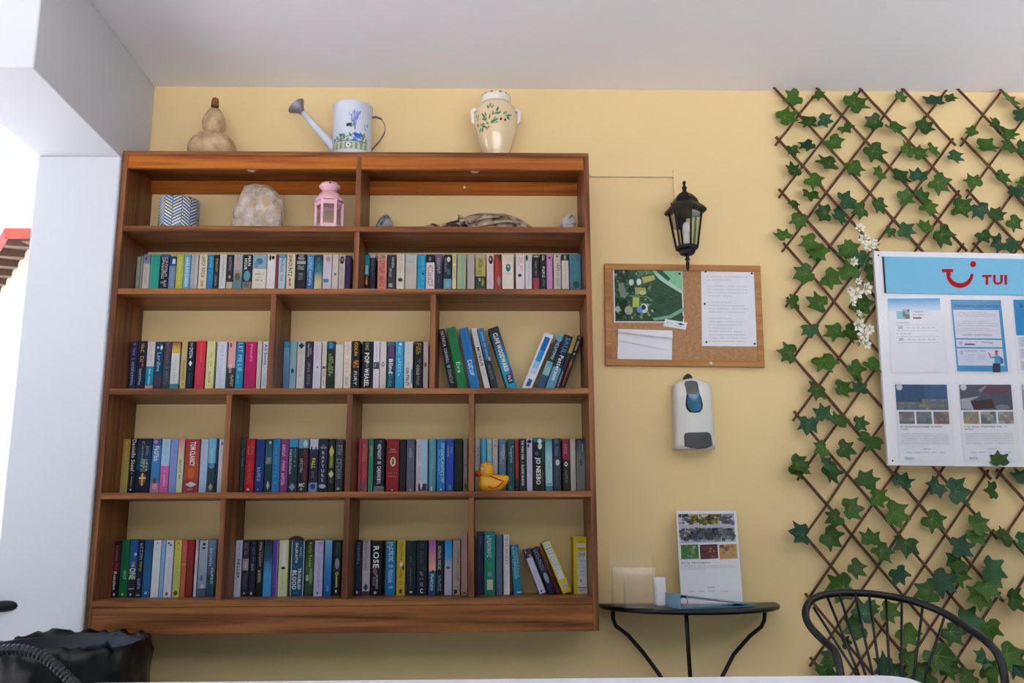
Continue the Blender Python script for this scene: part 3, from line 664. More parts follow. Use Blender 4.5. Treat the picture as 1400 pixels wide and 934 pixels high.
row("third row's second bay", ZD, 636, 600, 671.4, [
 (328.2, 334.5, 'dark grey-green', '3f5a58 .5>28423f', [K(.2, .55, .3, .65, '8a9c98', 8), S('O', .92, .99, .2, .7, '5a6a6c')]),
 (335, 347.6, 'red', 'c02038', [K(.06, .36, .6, .85, 'e08858', 8), K(.14, .32, .2, .4, 'e8a078', 5), K(.44, .88, .25, .75, 'd85a50', 10), S('O', .95, .99, .25, .6, 'f0e0d8')]),
 (349, 361, 'dark blue', '1c3c86', [K(.55, .82, .25, .65, 'a8c4e8', 5), S('O', .96, .99, .3, .5, 'b8b8a0')]),
 (361.8, 371.6, 'teal and black', '1f4a58 .35>2a6070 .45 1d3c48', [S('O', .04, .1, .5, .9, 'b8ccd0'), S('P', .36, .48, .1, .95, ['8a98a4', 'a8705c', '5a7c88']), S('D', .8, .98, .35, .8, 'c8c8c4')]),
 (372, 382.6, 'bright blue', '2478b8', [K(.14, .5, .3, .65, '6ab08c', 7), K(.55, .9, .35, .55, '58a8d8', 9)]),
 (383, 394, 'purple', '84307a', [K(.11, .34, .2, .6, 'e0c8dc', 6), K(.42, .62, .2, .6, 'd8bcd4', 4), K(.66, .9, .2, .6, 'd8bcd4', 6)]),
 (394.4, 406.8, 'black-teal', '2488b8 .16 12303c', [K(.2, .68, .05, .3, 'd0dcdc', 11), K(.2, .55, .55, .85, '6a9098', 8), S('D', .85, 1, .1, .9, '7a98a8')]),
 (407.3, 421.4, 'black and red lettered', '6a98a8 .18 101822', [S('D', .02, .17, .4, .95, 'b8d0d8'), K(.22, .84, .55, .9, '98283c', 11), K(.38, .65, .2, .45, 'b0b0b4', 6), T('MC', .85, .92, .15, .75, 'e0e0e4', 'H'), T('U', .94, .985, .3, .5, 'e0e0e4', 'H')]),
 (422.6, 434.7, 'navy with a pale forest top', 'b8b8d0 .2 20203c .84 7aa0c8', [S('D', .12, .34, .02, .4, '28404c'), S('D', .14, .34, .5, .98, '28404c'), T('FALL', .37, .57, .25, .72, 'd8d838'), K(.62, .76, .3, .6, '6a6a88', 5), S('O', .86, .97, .2, .8, '23406c')]),
 (435.2, 448, 'dark navy', '14203c', [T('J.R.', .12, .15, .3, .65, 'a8b4c8', 'H'), T('WARD', .155, .195, .15, .85, 'a8b4c8', 'H'), T('RAPTURE', .24, .82, .3, .66, 'd4d8e0', 'S', 0), S('O', .87, .95, .1, .9, 'a8b8c4')]),
 (448.4, 457.7, 'black with yellow shapes', '191a24', [S('D', .12, .38, .05, .9, 'c8c070'), S('R', .34, .56, .2, .75, '8a8c34'), S('D', .6, .76, .05, .95, 'c8c488'), K(.78, .86, .3, .7, '7a74a8', 3)]),
 (458.2, 468.8, 'dark grey', '3a4048', [K(.12, .78, .15, .85, '8a8e98', 10), S('O', .93, .98, .2, .7, 'b0a8a4')]),
], 0.106)

row("third row's third bay", ZD, 636, 600, 671.4, [
 (489.4, 502.2, 'rose-red', 'b8485a', [S('R', 0, 1, .28, .4, '8a2434'), K(.1, .5, .5, .85, 'd89060', 8), K(.5, .75, .55, .8, 'c87068', 6), S('O', .85, .98, .35, .75, '4a7c88')]),
 (503.3, 510.4, 'slim green', '2f8a68', [S('R', .14, .34, .3, .8, '8a9c84')]),
 (511.2, 525.4, 'black and pale lettered', '12182a .91 8a8c98', [T('MIDNIGHT', .11, .4, .3, .7, 'dcdce2'), T('IN', .44, .49, .3, .7, 'dcdce2'), T('CHERNOBYL', .53, .87, .3, .7, 'dcdce2'), S('O', .03, .09, .5, .75, '5a6078'), K(.93, .99, .05, .95, '3a3a48', 8, False)]),
 (528, 545.6, 'thick dark red', '8a1525', [K(.19, .22, .3, .75, 'd0b0a8', 4, False), K(.24, .26, .15, .85, 'c8a098', 7, False), S('O', .35, .53, .3, .75, 'e0d8b0'), S('P', .38, .5, .42, .62, ['6a7058', 'c8c090', '4a4030']), K(.65, .67, .1, .9, 'b88078', 8, False), K(.71, .73, .15, .9, 'b88078', 8, False), S('O', .97, .99, .4, .6, 'e0c8b0')]),
 (546, 555, 'plain black', '0d0c12', [], 600.8),  # black block added for the shadowed gap beside the thick red book
 (555.6, 566.8, 'slate grey', '4a4a60 .4>565c70', [K(.18, .36, .35, .65, 'a8b4c4', 6), S('O', .96, 1, .35, .7, 'b8a890')]),
 (568.6, 584.7, 'white and light blue', 'c0b8c8', [S('R', .04, .84, .55, .95, '8cc4e0'), K(.12, .8, .15, .4, 'a898ac', 10), S('R', .86, 1, .2, .95, '2c4450'), S('D', .8, .98, .35, .6, 'd8c8d4')]),
 (586, 596.2, 'grey-teal', '4a8a98', [S('R', 0, 1, .28, .5, '6aa0ac'), K(.1, .6, .55, .8, '7aa8a0', 8), S('R', .92, .99, .3, .5, 'd0e0e4')]),
 (597.2, 608.8, 'mid-blue', '1878c0', [K(.08, .86, .5, .88, 'a8dcdc', 13), K(.22, .7, .15, .35, '88c0dc', 9), S('O', .95, .99, .4, .6, 'd8e8f0')]),
 (609.6, 620.4, 'royal blue', '1c48b0', [S('R', .12, .34, .15, .35, '8a8ca8'), S('R', .15, .28, .6, .85, '4a80c8'), S('O', .88, .99, .3, .75, '5a90b0')]),
 (621, 632.6, 'glossy black', '14141c', [K(.2, .55, .5, .65, '3a3a3c', 7)]),
 (633.4, 639.4, 'grey-brown', 'b0aca0 .0>8a7c72', [S('R', .5, .52, .3, 1, '3a342f'), S('O', .85, .98, .3, .9, '2f3830')]),
], 0.106)

row("third row's last bay", ZD, 636, 600, 671.4, [
 (649.4, 656.2, 'pale grey', 'bcbcbe', [S('O', .16, .2, .4, .65, '2f3040'), K(.22, .54, .3, .75, '3f4050', 6)]),
 (657.4, 665.2, 'sky blue', '2fa8d8', [S('R', 0, 1, .4, .62, '68c4e4')]),
 (665.6, 672.6, 'pale teal', '8ab8bc', [S('O', .02, .1, .3, .9, 'c8ccb8')]),
 (673.2, 680.6, 'white speckled', 'bcbcc0', [S('O', .02, .06, .4, .7, '4a5a78'), S('R', .1, .16, .3, .7, 'b86a5c'), K(.2, .55, .3, .6, '8a8484', 8)]),
 (682, 691.4, 'slate blue', '5a7a98', [K(.12, .4, .5, .85, 'c8d4d8', 6), K(.24, .5, .15, .4, 'c8c484', 6), S('O', .68, .76, .15, .85, 'b8c8d8')]),
 (693.6, 703.6, 'dark teal', '1c4a54', [T('Tangerine', .13, .46, .25, .8, '98c4c4', 'D', 0), S('R', .55, .8, .4, .55, '2f7a60'), S('O', .9, .98, .3, .6, '4fa090')]),
 (704.2, 709.6, 'slim dark red', '8a2025 .78 2a1c24', [S('R', .02, .76, .35, .6, 'a83434')]),
 (710, 719.4, 'green-black', '16201c', [T('THE WOLF DEN', .03, .4, .3, .68, 'e4e4dc'), S('O', .44, .46, .42, .55, 'e4e4dc'), T('ELODIE HARPER', .5, .9, .3, .68, 'e4e4dc')]),
 (719.9, 728.2, 'lilac-white', 'bab6d2', [S('O', .02, .09, .1, .9, '1c1f2c'), S('O', .1, .17, .1, .5, '1c1f2c'), K(.36, .66, .35, .6, '9a98bc', 8)]),
 (728.8, 744.8, 'thick black', '2a6a80 .08 11161c', [S('O', .02, .11, .4, .8, 'd8dce4'), S('O', .1, .22, .42, .8, 'd0d4e0'), S('O', .26, .34, .12, .5, '4a5a68'), T('JO NESBO', .37, .88, .12, .66, 'f4f2f0'), S('R', .1, .45, .82, 1, '1c5038'), K(.62, .9, .76, .86, '8a9090', 9)], 598.6),
 (745.4, 755.4, 'turquoise and pale', '2a8fa0 .32>9cc8cc .9 3a8c98', [K(.06, .3, .35, .65, '7ac4cc', 6), K(.42, .58, .4, .65, '3f7a88', 6), S('R', .86, .875, .05, .95, '1f4a58')]),
 (756, 767.2, 'navy with a pale face', '262c48 .55>303c50', [K(.02, .34, .25, .7, '7a80a0', 7), S('O', .4, .52, .3, .85, 'c8ccc0'), K(.58, .92, .35, .6, '5a6c80', 7)]),
 (769, 779.2, 'crimson and brown', '8a2040 .4 2a2224', [K(.1, .3, .2, .65, 'd09098', 6), S('O', .44, .53, .2, .75, 'd8d0c0'), S('O', .465, .505, .36, .6, '2a2224'), K(.6, .85, .35, .65, '9a8c80', 5)]),
 (779.7, 787.4, 'off-white', 'bcb8ac', [K(.55, .85, .4, .6, '9a968c', 7)]),
 (788, 800.4, 'navy fading to grey', '1f2c40 .45>7a7a78', [K(.03, .4, .3, .55, '8a94a0', 8), K(.1, .26, .65, .8, 'd8d8d4', 5), S('D', .4, .52, .35, .7, '2c4488')]),
], 0.106)

row("bottom row's first bay", ZE, 778, 738.4, 817.2, [
 (154.2, 163.8, 'maroon and black', '3a1c28 .4>5a2030 .6 1a1626', [K(.08, .36, .25, .55, 'c08a70', 7), K(.38, .52, .3, .6, 'b86a78', 4), T('Russian', .54, .86, .15, .65, 'e4e0e2'), S('O', .92, .97, .25, .65, 'c8c4cc')], 740),
 (164.2, 175.8, 'green', '0f7048', [K(.06, .5, .35, .55, '0c5a3a', 12), K(.54, .7, .4, .75, 'a8d8b8', 4), S('O', .92, .97, .35, .6, 'c8d890')]),
 (176.2, 187, 'blue with pale yellow letters', '1f5fb0 .45>2a5a8c .66 17203c', [S('O', .22, .28, .5, .95, 'a8c8e4'), T('THE', .38, .47, .3, .7, 'd8d8b0'), T('ONE', .49, .69, .05, .95, 'e4e4bc'), S('R', .84, .86, .1, .9, 'a8b0a0'), S('O', .93, .97, .3, .6, 'd0d0d8')]),
 (187.2, 195.2, 'navy block-lettered', '171f3c', [K(.06, .36, .3, .85, 'a8b0d4', 5), K(.38, .56, .3, .85, 'a8b038', 3), K(.68, .86, .25, .75, 'a8b4c8', 4), S('R', .95, .97, .1, .9, 'a8b8b0')]),
 (195.5, 206.9, 'deep blue', '17507c .5>1a6098', [S('O', .46, .54, .2, .85, '3a5a6c'), S('O', .9, .95, .3, .7, '9cd0f0')]),
 (207.4, 218.6, 'white', 'd8dde8', [S('O', .04, .07, .45, .6, '2a3040'), K(.14, .8, .4, .55, 'c0bccc', 12)]),
 (218.9, 224.6, 'slim light blue', '7ab0d8', []),
 (225, 236, 'lilac-white with a red seal', 'cecedf', [S('D', .03, .08, .15, .5, '1f2430'), S('D', .07, .11, .4, .8, '1f2430'), K(.25, .8, .35, .65, 'b8b0d0', 10), S('O', .91, .97, .25, .65, 'a03a5c')]),
 (237, 247, 'yellow', 'd4bf48 .5>b8c060', [S('O', .04, .07, .3, .6, '7a6a34'), K(.15, .6, .35, .6, 'b09c3c', 9), S('D', .88, .98, .1, .9, '4a5a30')]),
 (247.3, 254.4, 'coral-red', 'c85058 .5>b86040', [K(.1, .4, .35, .6, 'd87878', 8), S('R', .42, .44, 0, 1, 'd88a70')]),
 (254.7, 264.2, 'deep red', 'a0142a .5>802818', []),
 (265.6, 269.8, 'thin lilac-white', 'b8a8b8 .2 ccc4dc', []),
 (271, 283.4, 'pale blue-grey', 'aab4c4 .6>8a9cb4 .85 4a5a70', [S('D', .04, .1, .25, .75, '23283a'), S('D', .12, .16, .2, .8, '23283a'), S('O', .62, .72, .2, .6, '54709c'), S('O', .78, .85, .3, .8, 'c0c8d4')]),
 (283.8, 294.2, 'steel-blue', '6a88a8 .3>55708f .7>2c4c64', [T('BROWN', .15, .46, .1, .5, 'd0d8e0', 'D', 0), K(.5, .78, .45, .75, 'dce4e4', 5), S('R', .62, .74, 0, .4, '1f4a40')]),
], 0.106)

row("bottom row's second bay", ZE, 778, 738.4, 817.2, [
 (320.8, 330.2, 'pale lilac', 'c8d0e4', [K(.04, .3, .45, .7, '3f7884', 7), T('HELLER', .34, .68, .3, .8, '1f2c50'), K(.7, .82, .3, .6, '6aa0d0', 4)]),
 (330.6, 340.4, 'charcoal with a grey picture', '26283c', [K(.05, .28, .2, .8, '7a7c8c', 5), S('R', .33, .54, .02, .98, 'a098a8'), S('O', .38, .5, .25, .75, 'c8bcc8'), K(.6, .88, .2, .75, '6a6c7c', 7), S('O', .92, .96, .35, .65, 'b8b8c4')]),
 (340.8, 349.8, 'navy', '161a34', [K(.04, .4, .35, .7, '6a78a8', 8), K(.42, .55, .3, .65, 'a0a8c0', 4), S('O', .92, .97, .25, .65, 'c8c8d0')]),
 (350.2, 359.4, 'black and white lettered', '14141a', [K(.05, .2, .35, .7, 'd0d0d4', 4), K(.22, .48, .35, .7, '98acd0', 6), K(.54, .76, .3, .7, 'd4ccb8', 5), S('R', .2, .4, .78, .95, '8a4020')]),
 (359.9, 371.6, 'dark fading to bright blue', '1a2438 .3>1f5070 .6>3a98cc', [K(.08, .35, .4, .6, '5a5c54', 7), K(.38, .95, .4, .6, '58a8d4', 10)]),
 (372, 380, 'purple', '5a38a0', [K(.6, .9, .4, .6, '8a68c8', 7), S('R', 0, 1, .88, 1, 'b8a8c8')]),
 (380.4, 393.8, 'pale green', 'c8cf9c', [S('R', .05, .45, .35, .75, 'd4d8cc'), S('D', .47, .53, .2, .8, '1c2420'), K(.54, .9, .4, .55, '8a946c', 10)]),
 (397, 416, 'thick petrol-blue', '0f4a70', [S('R', 0, 1, 0, .06, 'b8c4d0'), S('R', 0, 1, .94, 1, 'b8c4d0'), K(.13, .3, .65, .78, 'a8bcc0', 6), T('GALBRAITH', .04, .4, .3, .5, 'e0dcb8'), T('TROUBLED', .5, .88, .56, .78, 'd8e4e0'), T('BLOOD', .54, .88, .14, .46, 'd8e4e0'), K(.93, .95, .3, .6, '7a98a8', 4, False)]),
 (416.8, 428.8, 'black and green', '16201c .5>3f5a34 .9>28402c', [T('Kathy Reichs', .05, .48, .3, .75, 'b8d43c', 'D', 0), S('O', .62, .74, .1, .45, '8fb0a4'), S('O', .5, .8, .5, .9, '7a8c60')]),
 (429.2, 441.6, 'lilac', 'bab8dc', [S('O', .02, .08, .4, .9, '8a90cc'), K(.1, .45, .3, .7, 'a8a4d4', 6), K(.42, .86, .45, .65, '6a6ca8', 10), S('O', .92, .97, .35, .6, '3a4a98')]),
 (443.4, 453.6, 'blue fading', '7ab0dc .5>2f80c4 .95>1a60ac', [K(.82, .92, .4, .65, '98c0e4', 4)]),
 (455.2, 465.8, 'black and yellow lettered', '101016', [K(.05, .28, .3, .9, '5a5c6c', 6), S('O', .32, .52, .2, .85, '8a94a0'), T('Queenie', .57, .85, .3, .75, 'e4dc98'), S('O', .89, .94, .35, .6, 'd8d8dc')]),
], 0.106)

row("bottom row's third bay", ZE, 778, 738.8, 817.2, [
 (484.5, 494.4, 'slate-navy', '1c2a3c', [T('CORNWELL', .04, .44, .35, .75, '8fa0a8', 'D', 0), K(.48, .85, .35, .6, '3a4c50', 8), S('O', .91, .97, .3, .6, 'b8bccc')]),
 (495, 505.8, 'lilac-grey', 'bab2c2 .92 4a3c54', [T('Bernard Cornwell', .02, .54, .25, .75, '3a3f5c', 'D', 0), S('D', .78, .92, .2, .85, '1f4a68')]),
 (507.6, 522.2, 'thick black', '12161f', [T('ROSE', .1, .5, .12, .72, 'eceef2'), S('D', .48, .64, .1, .6, '8a5a68'), K(.62, .88, .45, .65, 'c0c4cc', 8), K(.66, .82, .15, .35, '9aa0b0', 6), S('O', .92, .97, .25, .55, 'b8bcc4')]),
 (527.2, 540.4, 'vivid blue', '1f6a7c .1 1a70b0', [K(.03, .13, .1, .8, 'a8d8e0', 3, False), K(.14, .5, .3, .75, 'd8dcd0', 7), K(.54, .88, .3, .75, 'a8d4ec', 7)]),
 (541.9, 554.2, 'mustard-yellow', 'b8a02c', [T('Hilary Mantel', .05, .36, .35, .7, '4a3c14', 'D', 0), S('O', .4, .48, .3, .75, 'd8d4c8'), S('D', .44, .56, .6, .95, '3f3c24'), K(.52, .82, .35, .65, '8a6c1c', 8), S('R', .89, .96, .35, .65, '3a3414')]),
 (555.4, 569, 'dark teal-black', '10222c', [K(.3, .88, .35, .5, '5a7078', 11), S('R', .92, .96, .35, .65, 'a8b0b4')]),
 (569.6, 583.8, 'black-navy with violet lettering', '161a2c', [K(.06, .42, .3, .7, '54506c', 8), K(.58, .84, .3, .65, '8a8cac', 7), T('C', .88, .96, .35, .65, 'd8dce4', 'H')]),
 (586, 596, 'violet, peach and teal', 'a050b0 .5>d8a088 .56 1a7080 .9>1c4c88', [S('D', .54, .6, .3, .9, '1c2830'), K(.62, .92, .25, .65, 'e8e8d8', 7)]),
 (596.5, 607, 'black with grey lettering', '15171f', [K(.1, .34, .2, .6, 'c8ccd0', 6), K(.36, .54, .2, .6, 'c8ccd0', 5), K(.64, .94, .2, .65, '9098a8', 6)]),
 (607.6, 618.2, 'blue fading to lilac', '1a88d0 .3>3f98d0 .5>b8b0cc', [S('D', .46, .54, .1, .8, '4a6878')]),
 (619, 629.4, 'beige-pink', 'b89890 .0>a8988f', [K(.22, .75, .55, .9, '6a6054', 10), S('R', .9, .98, .15, .6, '3a342c')]),
 (630.6, 639.4, 'tall pink-beige', 'b88a88', [S('R', 0, 1, .3, .6, 'b0948c'), S('R', .96, .98, .2, .8, '2a2020')], 727.5),
], 0.106)

BAY = "bottom row's last bay"
row(BAY, ZE, 778, 730, 817.2, [
 (651.6, 661.4, 'tall dark navy', '232848', [K(.08, .2, .4, .7, '6a7098', 3), S('R', .2, 1, .2, .5, '343c60')], 727),
 (661.8, 676.8, 'tall teal', '12808f .6>128a78', [K(.06, .42, .25, .65, 'e0f0f0', 8), S('O', .48, .62, .3, .7, '2f9a5c'), S('O', .63, .72, .3, .75, '8a98a0'), S('R', .76, .92, .25, .82, 'd4d0b8')], 727),
 (678, 686.8, 'tall slate-blue', '4a6488', [K(.1, .9, .4, .6, '5f7898', 12)], 731),
 (688.3, 696.9, 'white', 'd4d0d8', [T('TESSA HADLEY', .03, .5, .3, .75, '30343c', 'D', 0), K(.55, .9, .3, .65, '88b0d0', 9)], 730.6),
], 0.106)
aq = lambda X, Y: (635+X/7.37, 710+Y/7.37)
lean(BAY, ZE, 4, 'teal slightly tilted', aq(462, 262), aq(500, 770), 11.2, '1f7898', [K(.04, .7, .2, .5, 'a8d0dc', 11), K(.06, .66, .6, .85, '8fc0d0', 10), S('R', .95, .97, .4, .9, 'd0e0e4')])
lean(BAY, ZE, 5, 'lilac-white left-leaning', aq(590, 312), aq(765, 772), 8.6, '4a3c50 .2 c2c2e2', [S('P', .02, .18, .1, .9, ['2a2438', 'c0a8a0', '6a4a58']), K(.25, .85, .4, .65, 'a8a8d4', 9), S('O', .92, .97, .3, .6, '2a3070')])
lean(BAY, ZE, 6, 'dark navy left-leaning', aq(672, 300), aq(862, 772), 9.0, '1a2440', [K(.04, .5, .25, .75, '7a88a4', 8), S('O', .55, .78, .15, .85, '8a9cb0')])
lean(BAY, ZE, 7, 'thin dark-red left-leaning', aq(742, 292), aq(940, 772), 2.6, '701020', [])
lean(BAY, ZE, 8, 'yellow and white left-leaning', aq(778, 240), aq(1006, 782), 12.6, 'd0b82c', [S('R', .02, .74, .14, .86, 'd8dcdc'), S('R', .03, .12, .2, .8, 'b8ccd4'), S('R', .135, .15, .1, .9, '7a3a50'), K(.18, .7, .2, .5, '7a98a8', 10), K(.18, .7, .55, .82, '8aa8b0', 9), S('R', .82, .92, .2, .85, 'd8d0d0'), K(.84, .9, .25, .8, 'a05a70', 6, False)])
row2 = [(784.2, 803, 'yellow and white upright', 'd4bc28', [S('O', .06, .24, .25, .95, 'b8a018'), S('R', .11, .19, .2, .95, 'd0c8bc'), S('R', .26, .98, .28, .96, 'c8ccd0'), K(.28, .36, .35, .9, '5a6470', 4, False), K(.4, .44, .35, .9, '7a8490', 8, False), K(.47, .5, .35, .9, '8a949c', 8, False), K(.53, .56, .35, .9, '8a949c', 8, False), K(.59, .62, .35, .9, '8a949c', 8, False), K(.65, .68, .35, .9, '8a949c', 8, False), S('O', .74, .79, .45, .6, '4aa05c'), S('R', .88, .895, .28, .96, '8a3a50'), K(.91, .96, .4, .9, '8a5aa0', 6, False)], 734)]
_o = ORD; ORD = ['x']
row(BAY, ZE, 778, 734, 817.2, row2, 0.106)
ORD = _o

# ------------------------------------------------------------------ things on the bookcase
def lq_prof(px, Y, pts):
    """profile pixels (half width px, y px) -> (radius, z)"""
    out = []
    for hw, py in pts:
        p = at(px, py, Y=Y); q = at(px+hw, py, Y=Y)
        out.append(((q-p).length, p.z))
    return out

def rel(prof, z): return [(r, a-z) for r, a in prof]

def on_lathe(prof, extra=0.0006):
    """returns f(angle offset in metres round the front, z) on the surface of a turned shape"""
    pr = sorted(prof, key=lambda q: q[1])
    def rz(z):
        for (r0, z0), (r1, z1) in zip(pr, pr[1:]):
            if z0 <= z <= z1: return r0+(r1-r0)*((z-z0)/max(1e-6, z1-z0))
        return pr[-1][0] if z > pr[-1][1] else pr[0][0]
    def f(th, z, lift=0.0):
        r = rz(z)+extra+lift
        return (r*math.sin(th), -r*math.cos(th), z)
    return f, rz

def petal(mb, f, th, z, l, w, ang, col, rz, lift=0.0):
    """small painted leaf shape lying on a turned surface; ang in degrees, 0 = right, 90 = up"""
    a = R(ang); r = max(0.01, rz(z)); n = 8
    pts = []
    for i in range(n):
        t = 2*math.pi*i/n
        x, y = l/2*math.cos(t), w/2*math.sin(t)*(1-0.25*math.cos(t))
        pts.append(f(th+(x*math.cos(a)-y*math.sin(a))/r, z+x*math.sin(a)+y*math.cos(a), lift))
    mb.add(pts, [tuple(range(n))], col=col)

TOPZ = Z0+H_
# gourd
Y = -0.13
gp = lq_prof(290.5, Y, [(2, 134), (4.2, 135.2), (5.0, 139), (5.4, 146), (8, 151), (12, 157), (15, 164), (15.6, 170), (14.5, 176), (11.5, 181.5), (10.5, 183.5), (15, 184.5), (22, 187.5), (28, 193), (32, 200), (33, 206), (32, 214), (27, 221), (18, 225)])
zmin = min(z for r, z in gp)
cx = at(290.5, 200, Y=Y).x
M['gourd'] = mat('dried_gourd_skin', 'a8835a', 0.7, scale=28, bump=0.25, bscale=40, color2='d6bb93', detail=6)
M['stem'] = mat('gourd_stem', '8a5a30', 0.8, var=0.2, scale=30, bump=0.3)
g = thing('gourd', 'dried bottle gourd standing on top of the bookcase', 'gourd', (cx, Y, TOPZ))
pr = [(r, z-TOPZ+max(0, 0)) for r, z in gp]
pr = [(r, max(0.0, z)) if z < 0.004 else (r, z) for r, z in pr]
seen = []
for r, z in sorted(pr, key=lambda q: (q[1], q[0])):
    seen.append((r, z))
seen = [(r, z) for r, z in seen if z > 0.001]
seen = [(seen[0][0]*0.8, 0.0)] + seen
stem_z = at(290.5, 146.5, Y=Y).z - TOPZ
b = MB(); b.lathe([q for q in seen if q[1] <= stem_z+0.001], 28); b.build('body', M['gourd'], g)
b = MB(); b.lathe([q for q in seen if q[1] >= stem_z-0.002], 20); b.build('stem', M['stem'], g)

# watering can
Y = -0.13
M['enamel'] = mat('pale_enamel', 'd3d9e6', 0.35, var=0.04, scale=10, coat=0.3)
M['zinc'] = mat('grey_zinc', '8f8a92', 0.45, 0.5, var=0.15, scale=25)
c0 = at(481, 200, Y=Y); r0 = (at(508, 190, Y=Y)-at(454, 190, Y=Y)).length/2
zt = at(481, 147.5, Y=Y-r0*0).z - TOPZ
wc = thing('watering_can', 'white enamel watering can painted with lavender on the bookcase top', 'watering can', (c0.x, Y, TOPZ))
b = MB(); b.lathe([(r0*1.02, 0), (r0*1.02, 0.004), (r0*0.99, 0.006), (r0*0.985, zt-0.004), (r0*1.01, zt-0.003), (r0*1.01, zt), (r0*0.95, zt), (r0*0.94, 0.01), (0.002, 0.008)], 40); b.build('body', M['enamel'], wc)
def cq(px, py, y=Y): p = at(px, py, Y=y); return (p.x-c0.x, p.y-Y, p.z-TOPZ)
b = MB(); b.tube([cq(458, 207), cq(452, 197), cq(430, 172), cq(414, 154)], [0.020, 0.017, 0.0135, 0.0105], 14); b.build('spout', M['enamel'], wc)
a0, a1 = Vector(cq(414.5, 155)), Vector(cq(405.5, 145))
b = MB(); b.tube([a0, a0*0.5+a1*0.5, a1, a1+(a1-a0)*0.06], [0.008, 0.02, 0.038, 0.0385], 20); b.build('sprinkler_rose', M['zinc'], wc)
hp = [cq(507, 161), cq(514, 160), cq(522, 163), cq(526.5, 172), cq(526, 181), cq(519, 193), cq(508, 205)]
b = MB()
for p, q in zip(hp, hp[1:]): b.bar(p, q, 0.002, 0.018, up=Vector((0, 1, 0)))
b.build('handle', M['zinc'], wc)
prof = [(r0*0.99, 0.0), (r0*0.988, zt)]
f_can, rz = on_lathe(prof); b = MB()
f = lambda th, z, lift=0.0: f_can(th, 0.034+z*1.2, lift); rg = random.Random(3)
for i in range(16):
    th = -1.0+i*0.13
    for (z0_, z1_, cl) in ((0.0, 0.022, 'c2cdb4' if i % 2 else '8f9c78'),):
        b.add([f(th, z0_+0.006), f(th+0.13, z0_+0.006), f(th+0.13, z1_+0.006), f(th, z1_+0.006)], [(0, 1, 2, 3)], col=cl)
for i in range(12):
    th = -1.0+i*0.17; b.add([f(th, 0.030, .0002), f(th+0.17, 0.030, .0002), f(th+0.17, 0.036, .0002), f(th, 0.036, .0002)], [(0, 1, 2, 3)], col='9aa58a')
for i in range(34):
    t = rg.uniform(-0.42, 0.42); l = rg.uniform(0.3, 1.0)
    petal(b, f, 0.22+t*l*0.8, 0.088+0.045*l, 0.016, 0.005, 90-t*70, rg.choice(['7f8cd0', '94a0dc', '6676b8', 'a9b4e4']), rz, .0003)
for i in range(10): petal(b, f, 0.2+rg.uniform(-.1, .2), 0.08+rg.uniform(0, .015), 0.02, 0.003, rg.uniform(60, 120), '6f8f9c', rz, .0003)
petal(b, f, -0.02, 0.088, 0.024, 0.012, 15, '3c4450', rz, .0005)
petal(b, f, 0.06, 0.084, 0.014, 0.008, -30, '4a5460', rz, .0005)
for i in range(16): petal(b, f, 0.42+rg.uniform(-.28, .3), 0.043+rg.uniform(-.012, .016), 0.02, 0.006, rg.uniform(120, 200), rg.choice(['3f74c8', '5a90dc', '2f5cae']), rz, .0004)
for i in range(22): petal(b, f, rg.uniform(-.95, .15), 0.042+rg.uniform(-.006, .014), 0.016, 0.006, rg.uniform(20, 160), rg.choice(['5c7c54', '3f5c40', '7c8c9c', '8fa884']), rz, .0004)
petal(b, f, -0.02, 0.018, 0.022, 0.016, 10, 'eef0ec', rz, .0006); petal(b, f, -0.02, 0.018, 0.008, 0.006, 10, '4a4a44', rz, .0008)
for i in range(9): petal(b, f, 0.75+rg.uniform(-.1, .2), 0.03+rg.uniform(0, .03), 0.018, 0.006, 80, '7c9660', rz, .0004)
for i in range(6): petal(b, f, rg.uniform(0.7, 1.0), 0.075+rg.uniform(0, .03), 0.012, 0.005, 120, '9aa8c0', rz, .0004)
b.build('painted_flowers', M['print'], wc)

# urn with olive branch
Y = -0.13
M['urn'] = mat('glazed_cream_ceramic', 'e2c699', 0.22, var=0.06, scale=8, coat=0.5, color2='ecd6b2')
M['urn_rim'] = mat('glazed_white_ceramic', 'ece3da', 0.25, var=0.03, scale=9, coat=0.4)
uc = at(678, 200, Y=Y)
up_ = lq_prof(678, Y, [(17, 213), (20.5, 205), (24, 195), (27, 184), (29, 174), (29.3, 166), (28, 157), (25, 149), (20.5, 143.5)])
pr = sorted([(r, z-TOPZ) for r, z in up_], key=lambda q: q[1])
pr = [(pr[0][0], 0.0)] + [q for q in pr if q[1] > 0.004]
ur = thing('ceramic_urn', 'cream ceramic urn painted with green olive leaves on the bookcase top', 'urn', (uc.x, Y, TOPZ))
b = MB(); b.lathe(pr, 36); b.build('body', M['urn'], ur)
zr0 = pr[-1][1]; rr_ = pr[-1][0]
zr1 = at(678, 131.5, Y=Y).z - TOPZ
b = MB(); b.lathe([(rr_*0.93, zr0-0.002), (rr_*0.98, zr0+0.004), (rr_*1.0, zr1-0.010), (rr_*0.95, zr1-0.004), (rr_*0.86, zr1), (rr_*0.72, zr1-0.004), (rr_*0.68, zr0), (0.002, zr0)], 32); b.build('rim', M['urn_rim'], ur)
for s_ in (-1, 1):
    hz0, hz1 = at(678, 152, Y=Y).z-TOPZ, at(678, 170, Y=Y).z-TOPZ
    hx = (at(707, 155, Y=Y)-uc).x
    b = MB(); b.tube([(s_*hx*0.82, 0, hz0+0.004), (s_*hx*1.02, 0, hz0+0.004), (s_*hx*1.10, 0, hz0-0.006), (s_*hx*1.06, 0, hz1+0.008), (s_*hx*0.96, 0, hz1)], [0.009, 0.010, 0.010, 0.009, 0.008], 10)
    b.build('handle', M['urn_rim'], ur)
f, rz = on_lathe(pr); b = MB()
